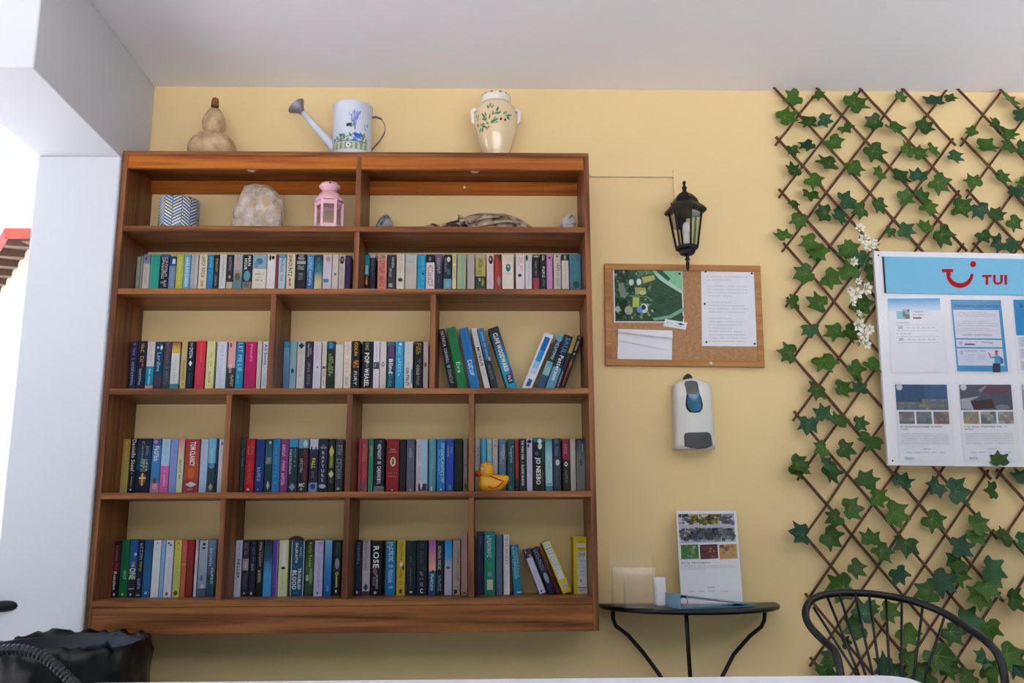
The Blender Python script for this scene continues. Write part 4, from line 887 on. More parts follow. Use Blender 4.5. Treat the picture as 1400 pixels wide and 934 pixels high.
def uq(X, Yc):                       # crop pixel on the urn -> (angle, z)
    px, py = 630+X/10.38, 125+Yc/10.38
    z = at(px, py, Y=Y-0.06).z - TOPZ; r = rz(z); x = (at(px, py, Y=Y-0.06)-uc).x
    return math.asin(max(-0.97, min(0.97, x/r))), z
for X, Yc, l, ang, cl in ((385,240,70,110,0),(420,215,75,80,1),(450,245,60,50,2),(520,285,75,70,0),(505,345,80,20,1),(540,340,70,35,0),(455,340,70,85,2),(625,330,75,40,1),(690,350,80,15,0),(660,375,80,-30,1),(670,400,60,-15,0),
   (320,355,95,125,0),(340,390,95,135,1),(350,345,70,110,1),(330,415,80,150,0),(410,385,80,75,2),(460,430,110,45,1),(490,440,90,25,0),(475,470,110,5,1),(310,470,80,170,1),(330,505,90,150,0),(280,530,80,40,1),(310,540,70,60,0),(385,530,75,30,2),(380,475,60,-50,2),(225,330,70,100,2),(250,340,60,60,2),(240,385,50,0,2)):
    th, z = uq(X, Yc); b = MB(); petal(b, f, th, z, l/10.38*0.0028*1.15, 0.0075, ang, ['3f7c54', '5f9c70', '8a8a64'][cl], rz); b.build('painted_leaf', M['print'], ur)
for X, Yc in ((568, 425), (628, 428), (247, 458)):
    th, z = uq(X, Yc); b = MB(); petal(b, f, th, z, 0.0115, 0.0085, 75, '3a1410', rz, .0004); b.build('painted_olive', M['print'], ur)
fr, rzr = on_lathe([(rr_*1.0, zr0+0.004), (rr_*1.0, zr1-0.010), (rr_*0.95, zr1-0.004), (rr_*0.86, zr1)])
for th in (-1.1, -0.75, -0.28, 0.3, 0.75, 1.1): b = MB(); petal(b, fr, th, zr1-0.007, 0.014, 0.006, 5, '4a2a20', rzr); b.build('rim_spot', M['print'], ur)

# rocks, driftwood: an outline given real depth
def solid_from_outline(px_pts, Y, depth, base_z, noise=0.0, seed=1, rings=7, power=0.5, cpx=None):
    P = [at(x, y, Y=Y) for x, y in px_pts]
    cx = sum(p.x for p in P)/len(P); cz = base_z
    rg = random.Random(seed); n = len(P); mb = MB(); vs = []
    for k in range(rings+1):
        t = -1+2*k/rings
        s = max(0.06, (1-abs(t)**2.2)**power)
        for i, p in enumerate(P):
            j = rg.uniform(-noise, noise) if 0 < k < rings else 0
            x = cx+(p.x-cx)*s+j; z = cz+max(0.0, (p.z-cz))*(s**0.8)+ (j*0.7 if p.z > cz+0.004 else 0)
            vs.append((x, Y+t*depth/2+rg.uniform(-noise, noise)*0.6, max(base_z+0.0003, z)))
    fs = []
    for k in range(rings):
        fs += [(k*n+i, k*n+(i+1) % n, (k+1)*n+(i+1) % n, (k+1)*n+i) for i in range(n)]
    fs += [tuple(range(n))[::-1], tuple(rings*n+i for i in range(n))]
    mb.add(vs, fs)
    return mb, cx

def rock_mat(name, c1, c2, c3, scale=18, bump=0.5):
    m = mat(name, c1, 0.75, scale=scale, bump=bump, bscale=scale*2.5, color2=c2, detail=8)
    n, l = m.node_tree.nodes, m.node_tree.links
    p = n['Principled BSDF']; src = p.inputs['Base Color'].links[0].from_socket
    vz = n.new('ShaderNodeTexNoise'); vz.inputs['Scale'].default_value = scale*0.5; vz.inputs['Distortion'].default_value = 2.0
    tc = n.new('ShaderNodeTexCoord'); l.new(tc.outputs['Object'], vz.inputs['Vector'])
    r = n.new('ShaderNodeValToRGB'); r.color_ramp.elements[0].position = 0.52; r.color_ramp.elements[1].position = 0.64
    l.new(vz.outputs[0], r.inputs[0])
    mx = n.new('ShaderNodeMix'); mx.data_type = 'RGBA'
    l.new(r.outputs[0], mx.inputs[0]); l.new(src, mx.inputs[6]); mx.inputs[7].default_value = (*lin(c3), 1); l.new(mx.outputs[2], p.inputs['Base Color'])
    return m

ZSA = Z0+ZA
M['rock'] = rock_mat('pale_quartz_rock', 'a08f7e', 'd9cec2', 'bfa27c', 26, 0.8)
M['driftwood'] = rock_mat('bleached_driftwood', '6a5444', 'd2b89c', '33251e', 26, 0.8)
M['greystone'] = rock_mat('grey_stone', '6f6f72', 'a9a9ac', '4a4a4c', 40)
M['whitestone'] = rock_mat('speckled_white_stone', 'a8a4a0', 'd8d4d0', '55504c', 60)
YA = -0.15
mb, _ = solid_from_outline([(314, 313), (319, 300), (317.5, 292), (325, 278), (329, 266), (335, 254.5), (348, 252.5), (356, 254), (364, 253.5), (375, 259), (384, 269), (385.5, 276), (388.5, 290), (387, 303), (385, 313)], YA, 0.11, ZSA, 0.0045, 5, 8)
tag(mb.build('rock', M['rock']), 'large pale quartz rock on the top shelf beside the pink lantern', 'rock')
mb, _ = solid_from_outline([(570, 316), (580, 309), (590, 306), (600, 307.5), (612, 305), (624, 302), (628, 294.5), (632, 299), (642, 294), (655, 291.8), (672, 291.5), (690, 293), (706, 297), (718, 303.5), (728, 311), (729, 316)], YA, 0.07, ZSA, 0.003, 9, 8, 0.6)
tw = thing('driftwood', 'long gnarled piece of driftwood lying on the top shelf', 'driftwood')
mb.build('trunk', M['driftwood'], tw)
for pts, r in (([(600, 312), (618, 308), (640, 303), (655, 301)], 0.006), ([(622, 309), (640, 306), (662, 297), (690, 296)], 0.007), ([(655, 310), (672, 305), (690, 302), (712, 305)], 0.008), ([(640, 299), (630, 297), (626, 294)], 0.004)):
    b = MB(); b.tube([at(x, y, Y=YA-0.04) for x, y in pts], [r*0.7, r, r, r*0.5], 8); b.build('branch', M['driftwood'], tw)
mb, _ = solid_from_outline([(512, 315), (515, 307), (519, 298.5), (524, 294.5), (529, 293), (533, 296), (536, 305), (538, 315)], YA, 0.05, ZSA, 0.002, 11, 6)
tag(mb.build('stone', M['greystone']), 'small smooth grey stone on the top shelf left of the driftwood', 'stone')
mb, _ = solid_from_outline([(766, 316), (766.5, 306), (768, 299), (773, 297), (776, 293.5), (781, 292.5), (785, 297), (787, 306), (787, 316)], YA, 0.05, ZSA, 0.003, 12, 6)
tag(mb.build('stone', M['whitestone']), 'small mottled white stone at the right end of the top shelf', 'stone')

# herringbone pot
Yp = -0.185; pc = at(244.5, 300, Y=Yp); pr_ = (at(271, 295, Y=Yp)-at(218, 295, Y=Yp)).length/2; pz = at(244, 275, Y=Yp).z-ZSA
M['pot'] = mat('dark_blue_glaze', '3a4a66', 0.3, var=0.15, scale=20, coat=0.3)
pt = thing('plant_pot', 'round pot with a blue and white herringbone pattern on the top shelf', 'pot', (pc.x, Yp, ZSA))
b = MB(); b.lathe([(pr_*0.97, 0), (pr_, 0.003), (pr_, pz-0.003), (pr_*0.98, pz), (pr_*0.92, pz), (pr_*0.9, 0.006), (0.002, 0.005)], 36); b.build('body', M['pot'], pt)
f, rz = on_lathe([(pr_, 0), (pr_, pz)], 0.0008); b = MB()
ncol = 14
for i in range(ncol):
    th0 = -math.pi+2*math.pi*i/ncol
    for j in range(-2, int(pz/0.0125)+2):
        z = j*0.0125+0.002
        dz = 0.02 if i % 2 else -0.02
        za_, zb_ = (z, z+dz)
        lo = lambda q: min(pz-0.003, max(0.003, q))
        w_ = 2*math.pi/ncol*0.94
        if not (0.0 < (z+dz/2) < pz): continue
        cl_ = random.choice(['d8dce0', 'c8ccc8', 'd8d0a8', 'b4c4d8'])
        for k in range(4):
            s0_, s1_ = k/4, (k+1)/4; q0_, q1_ = za_+(zb_-za_)*s0_, za_+(zb_-za_)*s1_
            b.add([f(th0+w_*s0_, lo(q0_)), f(th0+w_*s1_, lo(q1_)), f(th0+w_*s1_, lo(q1_+0.0062)), f(th0+w_*s0_, lo(q0_+0.0062))], [(0, 1, 2, 3)], col=cl_)
b.build('herringbone_pattern', M['print'], pt)

# pink lantern
Yl = -0.205; lc = at(449.5, 300, Y=Yl)
M['pink'] = mat('pink_enamelled_metal', 'e6b3bf', 0.35, var=0.05, scale=18, coat=0.2)
ln = thing('candle_lantern', 'small pink metal candle lantern with glass panes on the top shelf', 'lantern', (lc.x, Yl, ZSA), rot=(0, 0, R(8)))
mpp = (at(469, 295, Y=Yl)-at(430, 295, Y=Yl)).length/39
hw = 18.5*mpp; z1 = at(449, 276, Y=Yl).z-ZSA; z2 = at(449, 263.5, Y=Yl).z-ZSA; z3 = at(449, 249.5, Y=Yl).z-ZSA
hexp = lambda k, r: (r*math.cos(R(60*k+30-30)), r*math.sin(R(60*k+30-30)))
b = MB(); b.lathe([(hw, 0), (hw*1.0, 0.008), (hw*0.9, 0.010), (0.003, 0.010)], 6, smooth=False); b.build('base', M['pink'], ln)
for k in range(6):
    x, y = hexp(k, hw*0.96); b = MB(); b.bar((x, y, 0.006), (x, y, z1+0.002), 0.010, 0.010, up=Vector((0, 1, 0))); b.build('post', M['pink'], ln)
    x2, y2 = hexp(k+1, hw*0.96); b = MB(); b.add([(x, y, 0.01), (x2, y2, 0.01), (x2, y2, z1), (x, y, z1)], [(0, 1, 2, 3)]); b.build('pane', M['glass'], ln)
    for zz_ in (0.012, z1-0.014): b = MB(); b.bar((x, y, zz_), (x2, y2, zz_), 0.006, 0.016); b.build('frame_rail', M['pink'], ln)
b = MB(); b.lathe([(hw*1.0, z1-0.005), (hw*1.08, z1-0.004), (hw*1.06, z1+0.001), (hw*0.95, z1+0.014), (hw*0.70, z2-0.006), (hw*0.45, z2), (0.003, z2)], 24); b.build('roof', M['pink'], ln)
b = MB(); b.lathe([(hw*0.42, z2-0.002), (hw*0.5, z2+0.003), (hw*0.78, (z2+z3)/2), (hw*0.80, (z2+z3)/2+0.002), (hw*0.6, z3-0.006), (hw*0.2, z3), (0.002, z3)], 24); b.build('chimney_cap', M['pink'], ln)
b = MB(); b.lathe([(0.0035, -0.0), (0.0035, 0.002)], 12); o = b.build('vent_hole', M['black_metal'], ln); o.rotation_euler = (R(90), 0, 0); o.location = (0.002, -hw*0.79, (z2+z3)/2+0.004)
b = MB(); b.lathe([(hw*0.4, 0.0105), (hw*0.4, 0.03)], 20); b.build('candle', M['paper'], ln)

# rounded wooden plaque that shows above the paperbacks
p = at(405.5, 733.0, Y=-0.003); hgt = p.z-Z0-ZE
M['plaque'] = wood('brown_plaque_wood', '5a3a24', '7c5434', 2)
n = 12; ol = [(-0.03, 0.0), (0.03, 0.0)] + [(0.032*math.cos(math.pi*i/n), hgt-0.020+0.020*math.sin(math.pi*i/n)) for i in range(n+1)]
o = MB().slab(ol, -0.0036, -0.0008).build('wooden_plaque', M['plaque'], loc=(p.x, 0, Z0+ZE+0.0003))
tag(o, 'brown round-topped wooden plaque half hidden behind the bottom-row paperbacks', 'plaque')
# rubber duck in front of the third row
Yd = -0.19
M['duck'] = mat('yellow_duck_paint', 'e0a20e', 0.4, var=0.06, scale=25, coat=0.15)
M['duck_red'] = mat('red_duck_paint', 'b8301a', 0.45, var=0.1, scale=25)
dc = at(674, 671, Y=Yd); ZSD = Z0+ZD
mp_ = (at(696, 660, Y=Yd)-at(652, 660, Y=Yd)).length/44
dk = thing('toy_duck', 'yellow toy duck with red beak in front of the third-row paperbacks', 'toy duck', (dc.x, Yd, ZSD+0.0003))
def dq(px, py, y=0.0): return ((px-674)*mp_, y, (672.8-py)*mp_)
# body: rings along x
b = MB(); secs = [(653.2, 661, 4.5), (656, 661, 9.5), (660, 661, 12), (668, 661.2, 13), (676, 661.5, 12.5), (684, 660.5, 11), (690, 658, 8.5), (694, 656, 5), (696.3, 654.6, 1.2)]
vs, fs = [], []; n = 14
for i, (px, py, h) in enumerate(secs):
    for j in range(n):
        t = 2*math.pi*j/n
        z = (672.8-py)*mp_+h*mp_*math.sin(t)*(1.0)
        vs.append(((px-674)*mp_, 0.020*min(1, h/11)*math.cos(t), max(0.0, z)))
for i in range(len(secs)-1): fs += [(i*n+j, i*n+(j+1) % n, (i+1)*n+(j+1) % n, (i+1)*n+j) for j in range(n)]
fs += [tuple(range(n))[::-1], tuple((len(secs)-1)*n+j for j in range(n))]
b.add(vs, fs, smooth=True); b.build('body', M['duck'], dk)
b = MB(); b.ball(dq(665, 644), (10.6*mp_, 0.019, 12.2*mp_), 16, 10); b.build('head', M['duck'], dk)
b = MB(); b.ball(dq(653.5, 648, -0.004), (4.2*mp_, 0.010, 4.6*mp_), 12, 8); b.build('beak', M['duck_red'], dk)
e = MB(); e.ball((dq(659, 642)[0], -0.0175, dq(659, 642)[2]), (1.9*mp_, 0.002, 1.9*mp_), 10, 6); eye = e.build('eye', M['paper'], dk)
e = MB(); e.ball((dq(658.7, 642.3)[0], -0.0195, dq(658.7, 642.3)[2]), (0.8*mp_, 0.001, 0.8*mp_), 8, 5); e.build('pupil', M['black_metal'], eye)
b = MB()
wp = [dq(669, 651), dq(676, 654), dq(684, 657.3), dq(689, 658.5), dq(685, 662), dq(680, 666), dq(674, 668), dq(668, 666)]
def dsurf(p):
    for (a, ya, ha), (c, yc, hc) in zip(secs, secs[1:]):
        xa, xc = (a-674)*mp_, (c-674)*mp_
        if xa <= p[0] <= xc:
            t = (p[0]-xa)/(xc-xa); h = (ha+(hc-ha)*t)*mp_; zc = (672.8-(ya+(yc-ya)*t))*mp_; q = max(-0.97, min(0.97, (p[2]-zc)/h)); return -0.020*min(1, h/mp_/11)*math.sqrt(1-q*q)
    return -0.02
b.tube([(p[0], dsurf(p)-0.0005, p[2]) for p in wp], 0.0024, 7); b.build('wing_outline', M['duck_red'], dk)

# ------------------------------------------------------------------ on the wall
M['trunk'] = mat('painted_cable_duct', 'ecd3a0', 0.6, var=0.02, scale=8)
ct = thing('cable_duct', 'narrow yellow-painted cable duct running from the bookcase to the wall lantern', 'cable duct')
A, B = at(806, 239.5, Y=-0.006), at(921, 239.5, Y=-0.006)
b = MB(); b.box((A.x, -0.012, A.z-0.008), (B.x, -0.0005, A.z+0.008)); b.build('duct_run', M['trunk'], ct, bevel=0.001)
C0, C1 = at(918.5, 233, Y=-0.007), at(927, 265, Y=-0.007)
b = MB(); b.box((C0.x+0.004, -0.014, C1.z-0.03), (C0.x+0.026, -0.0005, C0.z)); b.build('duct_drop', M['trunk'], ct, bevel=0.001)

YL = -0.135
L0 = at(937.5, 300, Y=YL); zz = lambda py: at(937.5, py, Y=YL).z - L0.z
m1 = (at(948, 300, Y=YL)-at(928, 300, Y=YL)).length/20
wl = thing('wall_lantern', 'black six-sided wall lantern with clear glass above the cork board', 'lantern', (L0.x, YL, L0.z))
HX = lambda k, r, z: (r*math.cos(R(60*k-82)), r*math.sin(R(60*k-82)), z)
ph = R(-82)
zt_, zb_ = zz(289), zz(338); rt_, rb_ = 22.5*m1, 14.5*m1
for k in range(6):
    b = MB(); b.tube([HX(k, rt_, zt_), HX(k, rb_, zb_)], 0.0045, 6, smooth=False); b.build('post', M['lamp_metal'], wl)
    b = MB(); b.add([HX(k, rt_*.98, zt_), HX(k+1, rt_*.98, zt_), HX(k+1, rb_*.98, zb_), HX(k, rb_*.98, zb_)], [(0, 1, 2, 3)]); b.build('pane', M['glass'], wl)
b = MB(); b.lathe([(rt_*0.95, zt_-0.004), (28.5*m1, zz(291)), (29*m1, zz(288)), (25*m1, zz(283.5)), (19*m1, zz(279)), (16.5*m1, zz(273)), (11*m1, zz(267)), (4*m1, zz(263)), (0.003, zz(262))], 6, smooth=False, phase=ph); b.build('roof', M['lamp_metal'], wl)
b = MB(); b.lathe([(4*m1, zz(266)), (4.2*m1, zz(263)), (2.2*m1, zz(260.5)), (3.6*m1, zz(258)), (3.4*m1, zz(256)), (1.5*m1, zz(254)), (2.4*m1, zz(250.5)), (2.6*m1, zz(249)), (0.6*m1, zz(247.5))], 14); b.build('finial', M['lamp_metal'], wl)
b = MB(); b.lathe([(2*m1, zz(350.5)), (9.5*m1, zz(348)), (11.5*m1, zz(343.5)), (15.5*m1, zz(341)), (15.8*m1, zz(337)), (12*m1, zz(336))], 6, smooth=False, phase=ph); b.build('cup', M['lamp_metal'], wl)
b = MB(); b.lathe([(0.6*m1, zz(371)), (2.3*m1, zz(366)), (2.6*m1, zz(359)), (1.6*m1, zz(357)), (3.8*m1, zz(355)), (2.2*m1, zz(352)), (2.6*m1, zz(348))], 14); b.build('drop_finial', M['lamp_metal'], wl)
b = MB(); b.box((-0.03, 0.123, zz(300)), (0.03, -YL-0.0005, zz(262))); b.build('wall_plate', M['lamp_metal'], wl, bevel=0.004)
b = MB(); b.tube([(0, 0.125, zz(278)), (-0.002, 0.09, zz(262)), (0, 0.045, zz(262)), (0, 0.01, zz(268))], 0.009, 8); b.build('arm', M['lamp_metal'], wl)
b = MB(); b.ball((0, 0, zz(312)), (0.014, 0.014, 0.026)); b.tube([(0, 0, zz(318)), (0, 0, zb_)], 0.010, 10); b.build('bulb', M['paper'], wl)

# cork board
M['cork'] = mat('cork', 'a5794f', 0.9, scale=70, bump=0.25, bscale=160, color2='bd9066')
M['pine'] = wood('pine_frame', 'a06a35', 'c08a52', 0)
M['pin'] = mat('dark_pin', '2a3038', 0.3, 0.4)
YC = -0.02
TLc, TRc, BLc = at(826.5, 360, Y=YC), at(1039.5, 362.5, Y=YC), at(826, 499.5, Y=YC)
cw, chh = (TRc-TLc).length, (TLc-BLc).length
cb = thing('cork_board', 'framed cork notice board on the wall under the lantern', 'notice board', (TLc.x, 0, TLc.z), rot=(0, R(0.75), 0))
b = MB(); b.box((0.006, -0.014, -chh+0.006), (cw-0.006, -0.001, -0.006)); b.build('cork_panel', M['cork'], cb)
fw = 0.026
for nm, a, c in (('frame_rail', (0, -0.02, -fw), (cw, -0.0005, 0)), ('frame_rail', (0, -0.02, -chh), (cw, -0.0005, -chh+fw)), ('frame_stile', (0, -0.0199, -chh+fw), (fw, -0.0005, -fw)), ('frame_stile', (cw-fw, -0.0199, -chh+fw), (cw, -0.0005, -fw))):
    b = MB(); b.box(a, c); b.build(nm, M['pine'] if nm == 'frame_rail' else M['pine'], cb, bevel=0.002)
b = MB(); q = at(974, 500, Y=YC); b.ball((q.x-TLc.x, -0.021, -chh+fw*0.5), (0.006, 0.004, 0.006)); b.build('screw_cap', M['paper'], cb)

def sheet(name, label, cat, TL, TR, BL, Y, thick=0.0006, group=None):
    """a sheet given by three pixels on the plane Y; returns the thing and a map from (s right, v down) on it"""
    a, c, d = at(*TL, Y=Y), at(*TR, Y=Y), at(*BL, Y=Y)
    u, v = c-a, d-a
    t = thing(name, label, cat, a, group)
    def P(s, q, lay=0.0): r = u*s + v*q; return (r.x, r.y-thick-0.0002-lay, r.z)
    b = MB(); vs = [u*s + v*q + Vector((0, y, 0)) for y in (-thick, 0) for s, q in ((0, 1), (1, 1), (1, 0), (0, 0))]
    b.add(vs, [(0, 1, 2, 3), (7, 6, 5, 4), (0, 4, 5, 1), (1, 5, 6, 2), (2, 6, 7, 3), (3, 7, 4, 0)])
    return t, P, b
def sub(P, s0, s1, v0, v1, lay=0.0): return lambda s, v: P(s0+(s1-s0)*s, v0+(v1-v0)*v, lay)
def poly(mb, P, pts, col, lay=0.0002): mb.add([P(s, v, lay) for s, v in pts], [tuple(range(len(pts)))[::-1]], col=col)
def pins(t, P, spots):
    for s, v in spots:
        x, y, z = P(s, v); b = MB(); b.ball((x, y-0.001, z), (0.0045, 0.003, 0.0045), 10, 6); b.build('pin', M['pin'], t)

YB = -0.0145
kx = lambda X, Yc: (830+X/6.675, 360+Yc/6.675)
t, P, b = sheet('aerial_photo', 'green aerial photograph pinned to the cork board', 'photograph', kx(55, 55), kx(685, 58), kx(65, 540), YB)
b.build('paper', M['paper'], t)
b = MB(); S0 = lambda X, Yc: ((X-57)/632, (Yc-56)/482)
poly(b, P, [(.015, .02), (.985, .02), (.985, .98), (.015, .98)], '35553c', .0001)
def ap(pts, col, lay): poly(b, P, [S0(*q) for q in pts], col, lay)
ap([(410, 62), (685, 62), (685, 260), (600, 225), (520, 160), (430, 90)], '8ccca0', .0002)
ap([(430, 95), (470, 95), (560, 160), (690, 255), (690, 285), (560, 205), (480, 150)], 'b8d4c4', .0003)
ap([(440, 62), (500, 62), (580, 140), (555, 165)], '3c6450', .0004)
ap([(270, 62), (400, 62), (430, 95), (310, 120)], '5a8c54', .0002)
ap([(315, 130), (430, 105), (438, 150), (330, 185)], 'b8b064', .0003)
ap([(250, 220), (350, 225), (355, 280), (255, 285)], 'a8ac5c', .0003)
ap([(230, 310), (290, 312), (285, 400), (225, 400)], 'b4c45c', .0003)
ap([(70, 62), (200, 62), (190, 180), (75, 170)], '1f3c2c', .0002)
ap([(100, 190), (150, 180), (180, 300), (120, 310)], '788c7c', .0003)
ap([(75, 320), (180, 330), (190, 500), (75, 510)], '16301f', .0002)
for (X, Yc, rx, ry, cl, ly) in ((290, 170, 22, 30, 'dce4e4', .0005), (220, 175, 22, 28, 'd0d8d8', .0005), (215, 240, 30, 32, '26403c', .0004), (330, 410, 36, 44, 'd8e0dc', .0004), (325, 402, 20, 24, '23402c', .0006), (290, 425, 26, 28, '6a9cd8', .0005), (190, 430, 38, 40, 'a8ac90', .0004), (90, 420, 22, 30, 'a8bcac', .0004), (480, 335, 62, 46, '3f6c48', .0003), (480, 335, 58, 42, '2c4c34', .0004), (320, 270, 30, 20, 'c8cc8c', .0005)):
    n = 14; poly(b, P, [S0(X+rx*math.cos(2*math.pi*i/n), Yc+ry*math.sin(2*math.pi*i/n)) for i in range(n)], cl, ly)
ap([(400, 500), (560, 470), (690, 400), (690, 435), (570, 500), (420, 522)], '78b08c', .0003)
ap([(200, 296), (360, 300), (410, 340), (400, 345), (352, 308), (200, 304)], '68a05c', .0005)
rg = random.Random(5)
for i in range(190):
    X, Yc = rg.uniform(70, 400), rg.uniform(70, 500); s_ = rg.uniform(6, 24)
    ap([(X, Yc), (X+s_, Yc+rg.uniform(-6, 6)), (X+s_, Yc+s_), (X+rg.uniform(-6, 6), Yc+s_)], rg.choice(['23442c', '3f6044', '587860', '1c3424', '6c8454', '8c9c84', '4f6c50', '70886c', 'a0ac98']), .00025)
for i in range(60):
    X, Yc = rg.uniform(400, 640), rg.uniform(190, 440); s_ = rg.uniform(10, 34)
    ap([(X, Yc), (X+s_, Yc+s_*.3), (X+s_*1.1, Yc+s_*.8), (X, Yc+s_*.5)], rg.choice(['31523a', '3b5c42', '2a4a33', '44644a']), .00022)
b.build('picture', M['photo'], t); pins(t, P, ((.03, .04), (.96, .08), (.04, .96), (.98, .9)))
lx = lambda X, Yc: (945+X/6.23, 360+Yc/6.23)
t, P, b = sheet('pinned_letter', 'white printed letter pinned on the right of the cork board', 'paper', lx(84, 52), lx(543, 58), lx(92, 705), YB)
b.build('paper', M['paper'], t)
b = MB()
for i in range(21):
    if i in (2, 7, 12): continue
    marks_into(b, sub(P, .12, rg.choice([.55, .8, .86]), .09+i*.042, .102+i*.042), 'a8a8b0', 34, i, down=False)
b.build('lettering', M['print'], t); pins(t, P, ((.08, .03), (.94, .045), (.06, .455), (.08, .95), (.96, .965)))
t, P, b = sheet('envelope', 'blank white folded paper tucked at the lower left of the cork board', 'paper', kx(100, 600), kx(594, 615), kx(93, 890), YB, 0.002)
b.build('paper', M['paper'], t)
b = MB(); q = [P(0, .0, .0004), P(1, 0, .0004), P(1, .26, .010), P(0, .12, .010)]; b.add(q, [(0, 3, 2, 1)])
q = [P(0, .12, .0008), P(1, .26, .0008), P(.93, .62, .003), P(.0, .36, .003)]; b.add(q, [(0, 3, 2, 1)]); b.build('folded_flap', M['paper'], t)
t, P, b = sheet('business_card', 'small white printed card under the corner of the aerial photograph', 'card', kx(530, 508), kx(735, 515), kx(522, 575), YB-0.0012)
t.rotation_euler = (0, R(8), 0)
b.build('paper', M['paper'], t)
b = MB(); marks_into(b, sub(P, .1, .4, .4, .55), '4a4a70', 8, 3, False); marks_into(b, sub(P, .5, .85, .62, .75), '8a8a98', 9, 4, False)
shape_into(b, sub(P, .55, .9, .2, .5), '3a4068', 'D'); b.build('lettering', M['print'], t)

# soap dispenser
M['cream_plastic'] = mat('cream_plastic', 'dcdad2', 0.3, var=0.02, scale=10, coat=0.3)
M['tinted'] = mat('dark_window_plastic', '1c2226', 0.1, var=0.2, scale=15, coat=0.6)
M['sanitiser'] = mat('blue_green_liquid', '2f5c50', 0.12, scale=22, color2='3c78b8', coat=0.6)
Yw = 0.0
dsp = at(950, 565, Y=-0.08)
mD = (at(976, 560, Y=-0.1)-at(918, 560, Y=-0.1)).length/58
ds = thing('soap_dispenser', 'cream wall-mounted soap dispenser with a dark window below the cork board', 'soap dispenser', (dsp.x, 0, dsp.z))
wd, hd, dd = 54*mD, 97*mD, 0.08
def disp_front(x, z):
    """bulging front: depth at x in -1..1, z in -1..1"""
    return -(dd*(1-0.22*abs(x)**2.4)*(1-0.10*max(0, z)**3) )
nx, nz = 12, 14; vs, fs = [], []
def outline_x(z): return (wd/2)*(1.0 if z < 0.7 else math.sqrt(max(0.0, 1-((z-0.7)/0.3)**2))*0.35+0.65)*(0.985+0.03*(-z))
for j in range(nz+1):
    z = -1+2*j/nz
    for i in range(nx+1):
        x = -1+2*i/nx
        vs.append((x*outline_x(z), disp_front(x, z), z*hd/2 - (0.008*(x*x) if j == nz else 0)))
for j in range(nz): fs += [(j*(nx+1)+i, j*(nx+1)+i+1, (j+1)*(nx+1)+i+1, (j+1)*(nx+1)+i) for i in range(nx)]
b = MB(); b.add(vs, fs, smooth=True)
rim = [i for i in range(nx+1)] + [j*(nx+1)+nx for j in range(1, nz+1)] + [nz*(nx+1)+i for i in range(nx-1, -1, -1)] + [j*(nx+1) for j in range(nz-1, 0, -1)]
o_ = len(b.v); b.v += [(vs[i][0], -0.0005, vs[i][2]) for i in rim]
for k in range(len(rim)): b.f.append([rim[k], o_+k, o_+(k+1) % len(rim), rim[(k+1) % len(rim)]]); b.c.append(None); b.m.append(0); b.sm.append(False)
b.build('housing', M['cream_plastic'], ds)
def on_front(px, py, lift=0.001):
    x = (px-950)*mD-0.0; z = (565-py)*mD
    return (x, disp_front(x/(wd/2), z/(hd/2))-lift, z)
def patch(name, pts, m, lift, cen=None):
    b = MB(); c = cen or (sum(p[0] for p in pts)/len(pts), sum(p[1] for p in pts)/len(pts))
    vs = [on_front(*c, lift)] + [on_front(c[0]+(p[0]-c[0])*s, c[1]+(p[1]-c[1])*s, lift if s < 1 else 0.0) for s in (0.94, 1.0) for p in pts]
    n = len(pts); fs = [(0, 1+(i+1) % n, 1+i) for i in range(n)] + [(1+i, 1+(i+1) % n, 1+n+(i+1) % n, 1+n+i) for i in range(n)]
    b.add(vs, fs); return b.build(name, m, ds)
dxp = lambda X, Yc: (860+X/6.225, 490+Yc/6.225)
win = [dxp(*q) for q in ((485, 215), (495, 190), (545, 184), (590, 192), (602, 220), (606, 270), (610, 300), (625, 340), (634, 390), (628, 430), (605, 458), (560, 465), (515, 458), (492, 430), (485, 390), (492, 340), (498, 300), (495, 260))]
patch('window', win, M['tinted'], 0.0015)
liq = [dxp(*q) for q in ((508, 300), (600, 300), (618, 345), (624, 395), (616, 430), (596, 450), (560, 456), (524, 450), (502, 425), (495, 390), (502, 345))]
patch('liquid_level', liq, M['sanitiser'], 0.0022)
patch('push_bar', [dxp(*q) for q in ((462, 745), (462, 660), (470, 638), (500, 630), (660, 626), (688, 636), (698, 660), (706, 740), (650, 764), (580, 770), (510, 764))], M['dark_grey'], 0.006)
b = MB(); hp_ = [on_front(935.5, 516)[0::2], on_front(946.5, 516)[0::2]]
x0 = (937.5-946)*mD; x1 = (949-946)*mD; zt_ = (565-507.5)*mD; zbm = (565-518)*mD
b.slab([(x0, zbm), (x1, zbm), (x1, zbm+0.018), ((x0+x1)/2+0.006, zt_), ((x0+x1)/2-0.006, zt_), (x0, zbm+0.018)], -0.03, -0.0005); b.build('hook_tab', M['black_metal'], ds, bevel=0.002)

# ------------------------------------------------------------------ half-round metal table and what stands on it
ZT = 0.7232
tcx = at(941, 826, Z=ZT).x if False else (at(822, 826.5, Y=-0.03).x + at(1060, 826, Y=-0.03).x)/2
tr = (at(1060, 826, Y=-0.03).x - at(822, 826.5, Y=-0.03).x)/2
ft = thing('half_round_table', 'black metal half-round table standing against the yellow wall', 'table', (tcx, 0, 0))
n = 28
arc = [(tr*math.cos(math.pi*i/n), -0.012-tr*0.98*math.sin(math.pi*i/n)) for i in range(n+1)]
b = MB(); vs = [(x, y, ZT) for x, y in arc]+[(x, y, ZT-0.012) for x, y in arc]; m_ = n+1
b.add(vs, [tuple(range(m_))[::-1], tuple(range(m_, 2*m_))]+[(i, (i+1) % m_, (i+1) % m_+m_, i+m_) for i in range(m_)])
b.build('table_top', M['black_metal'], ft)
b = MB(); b.tube([(x, y, ZT-0.008) for x, y in arc], 0.009, 8); b.build('rim', M['black_metal'], ft)
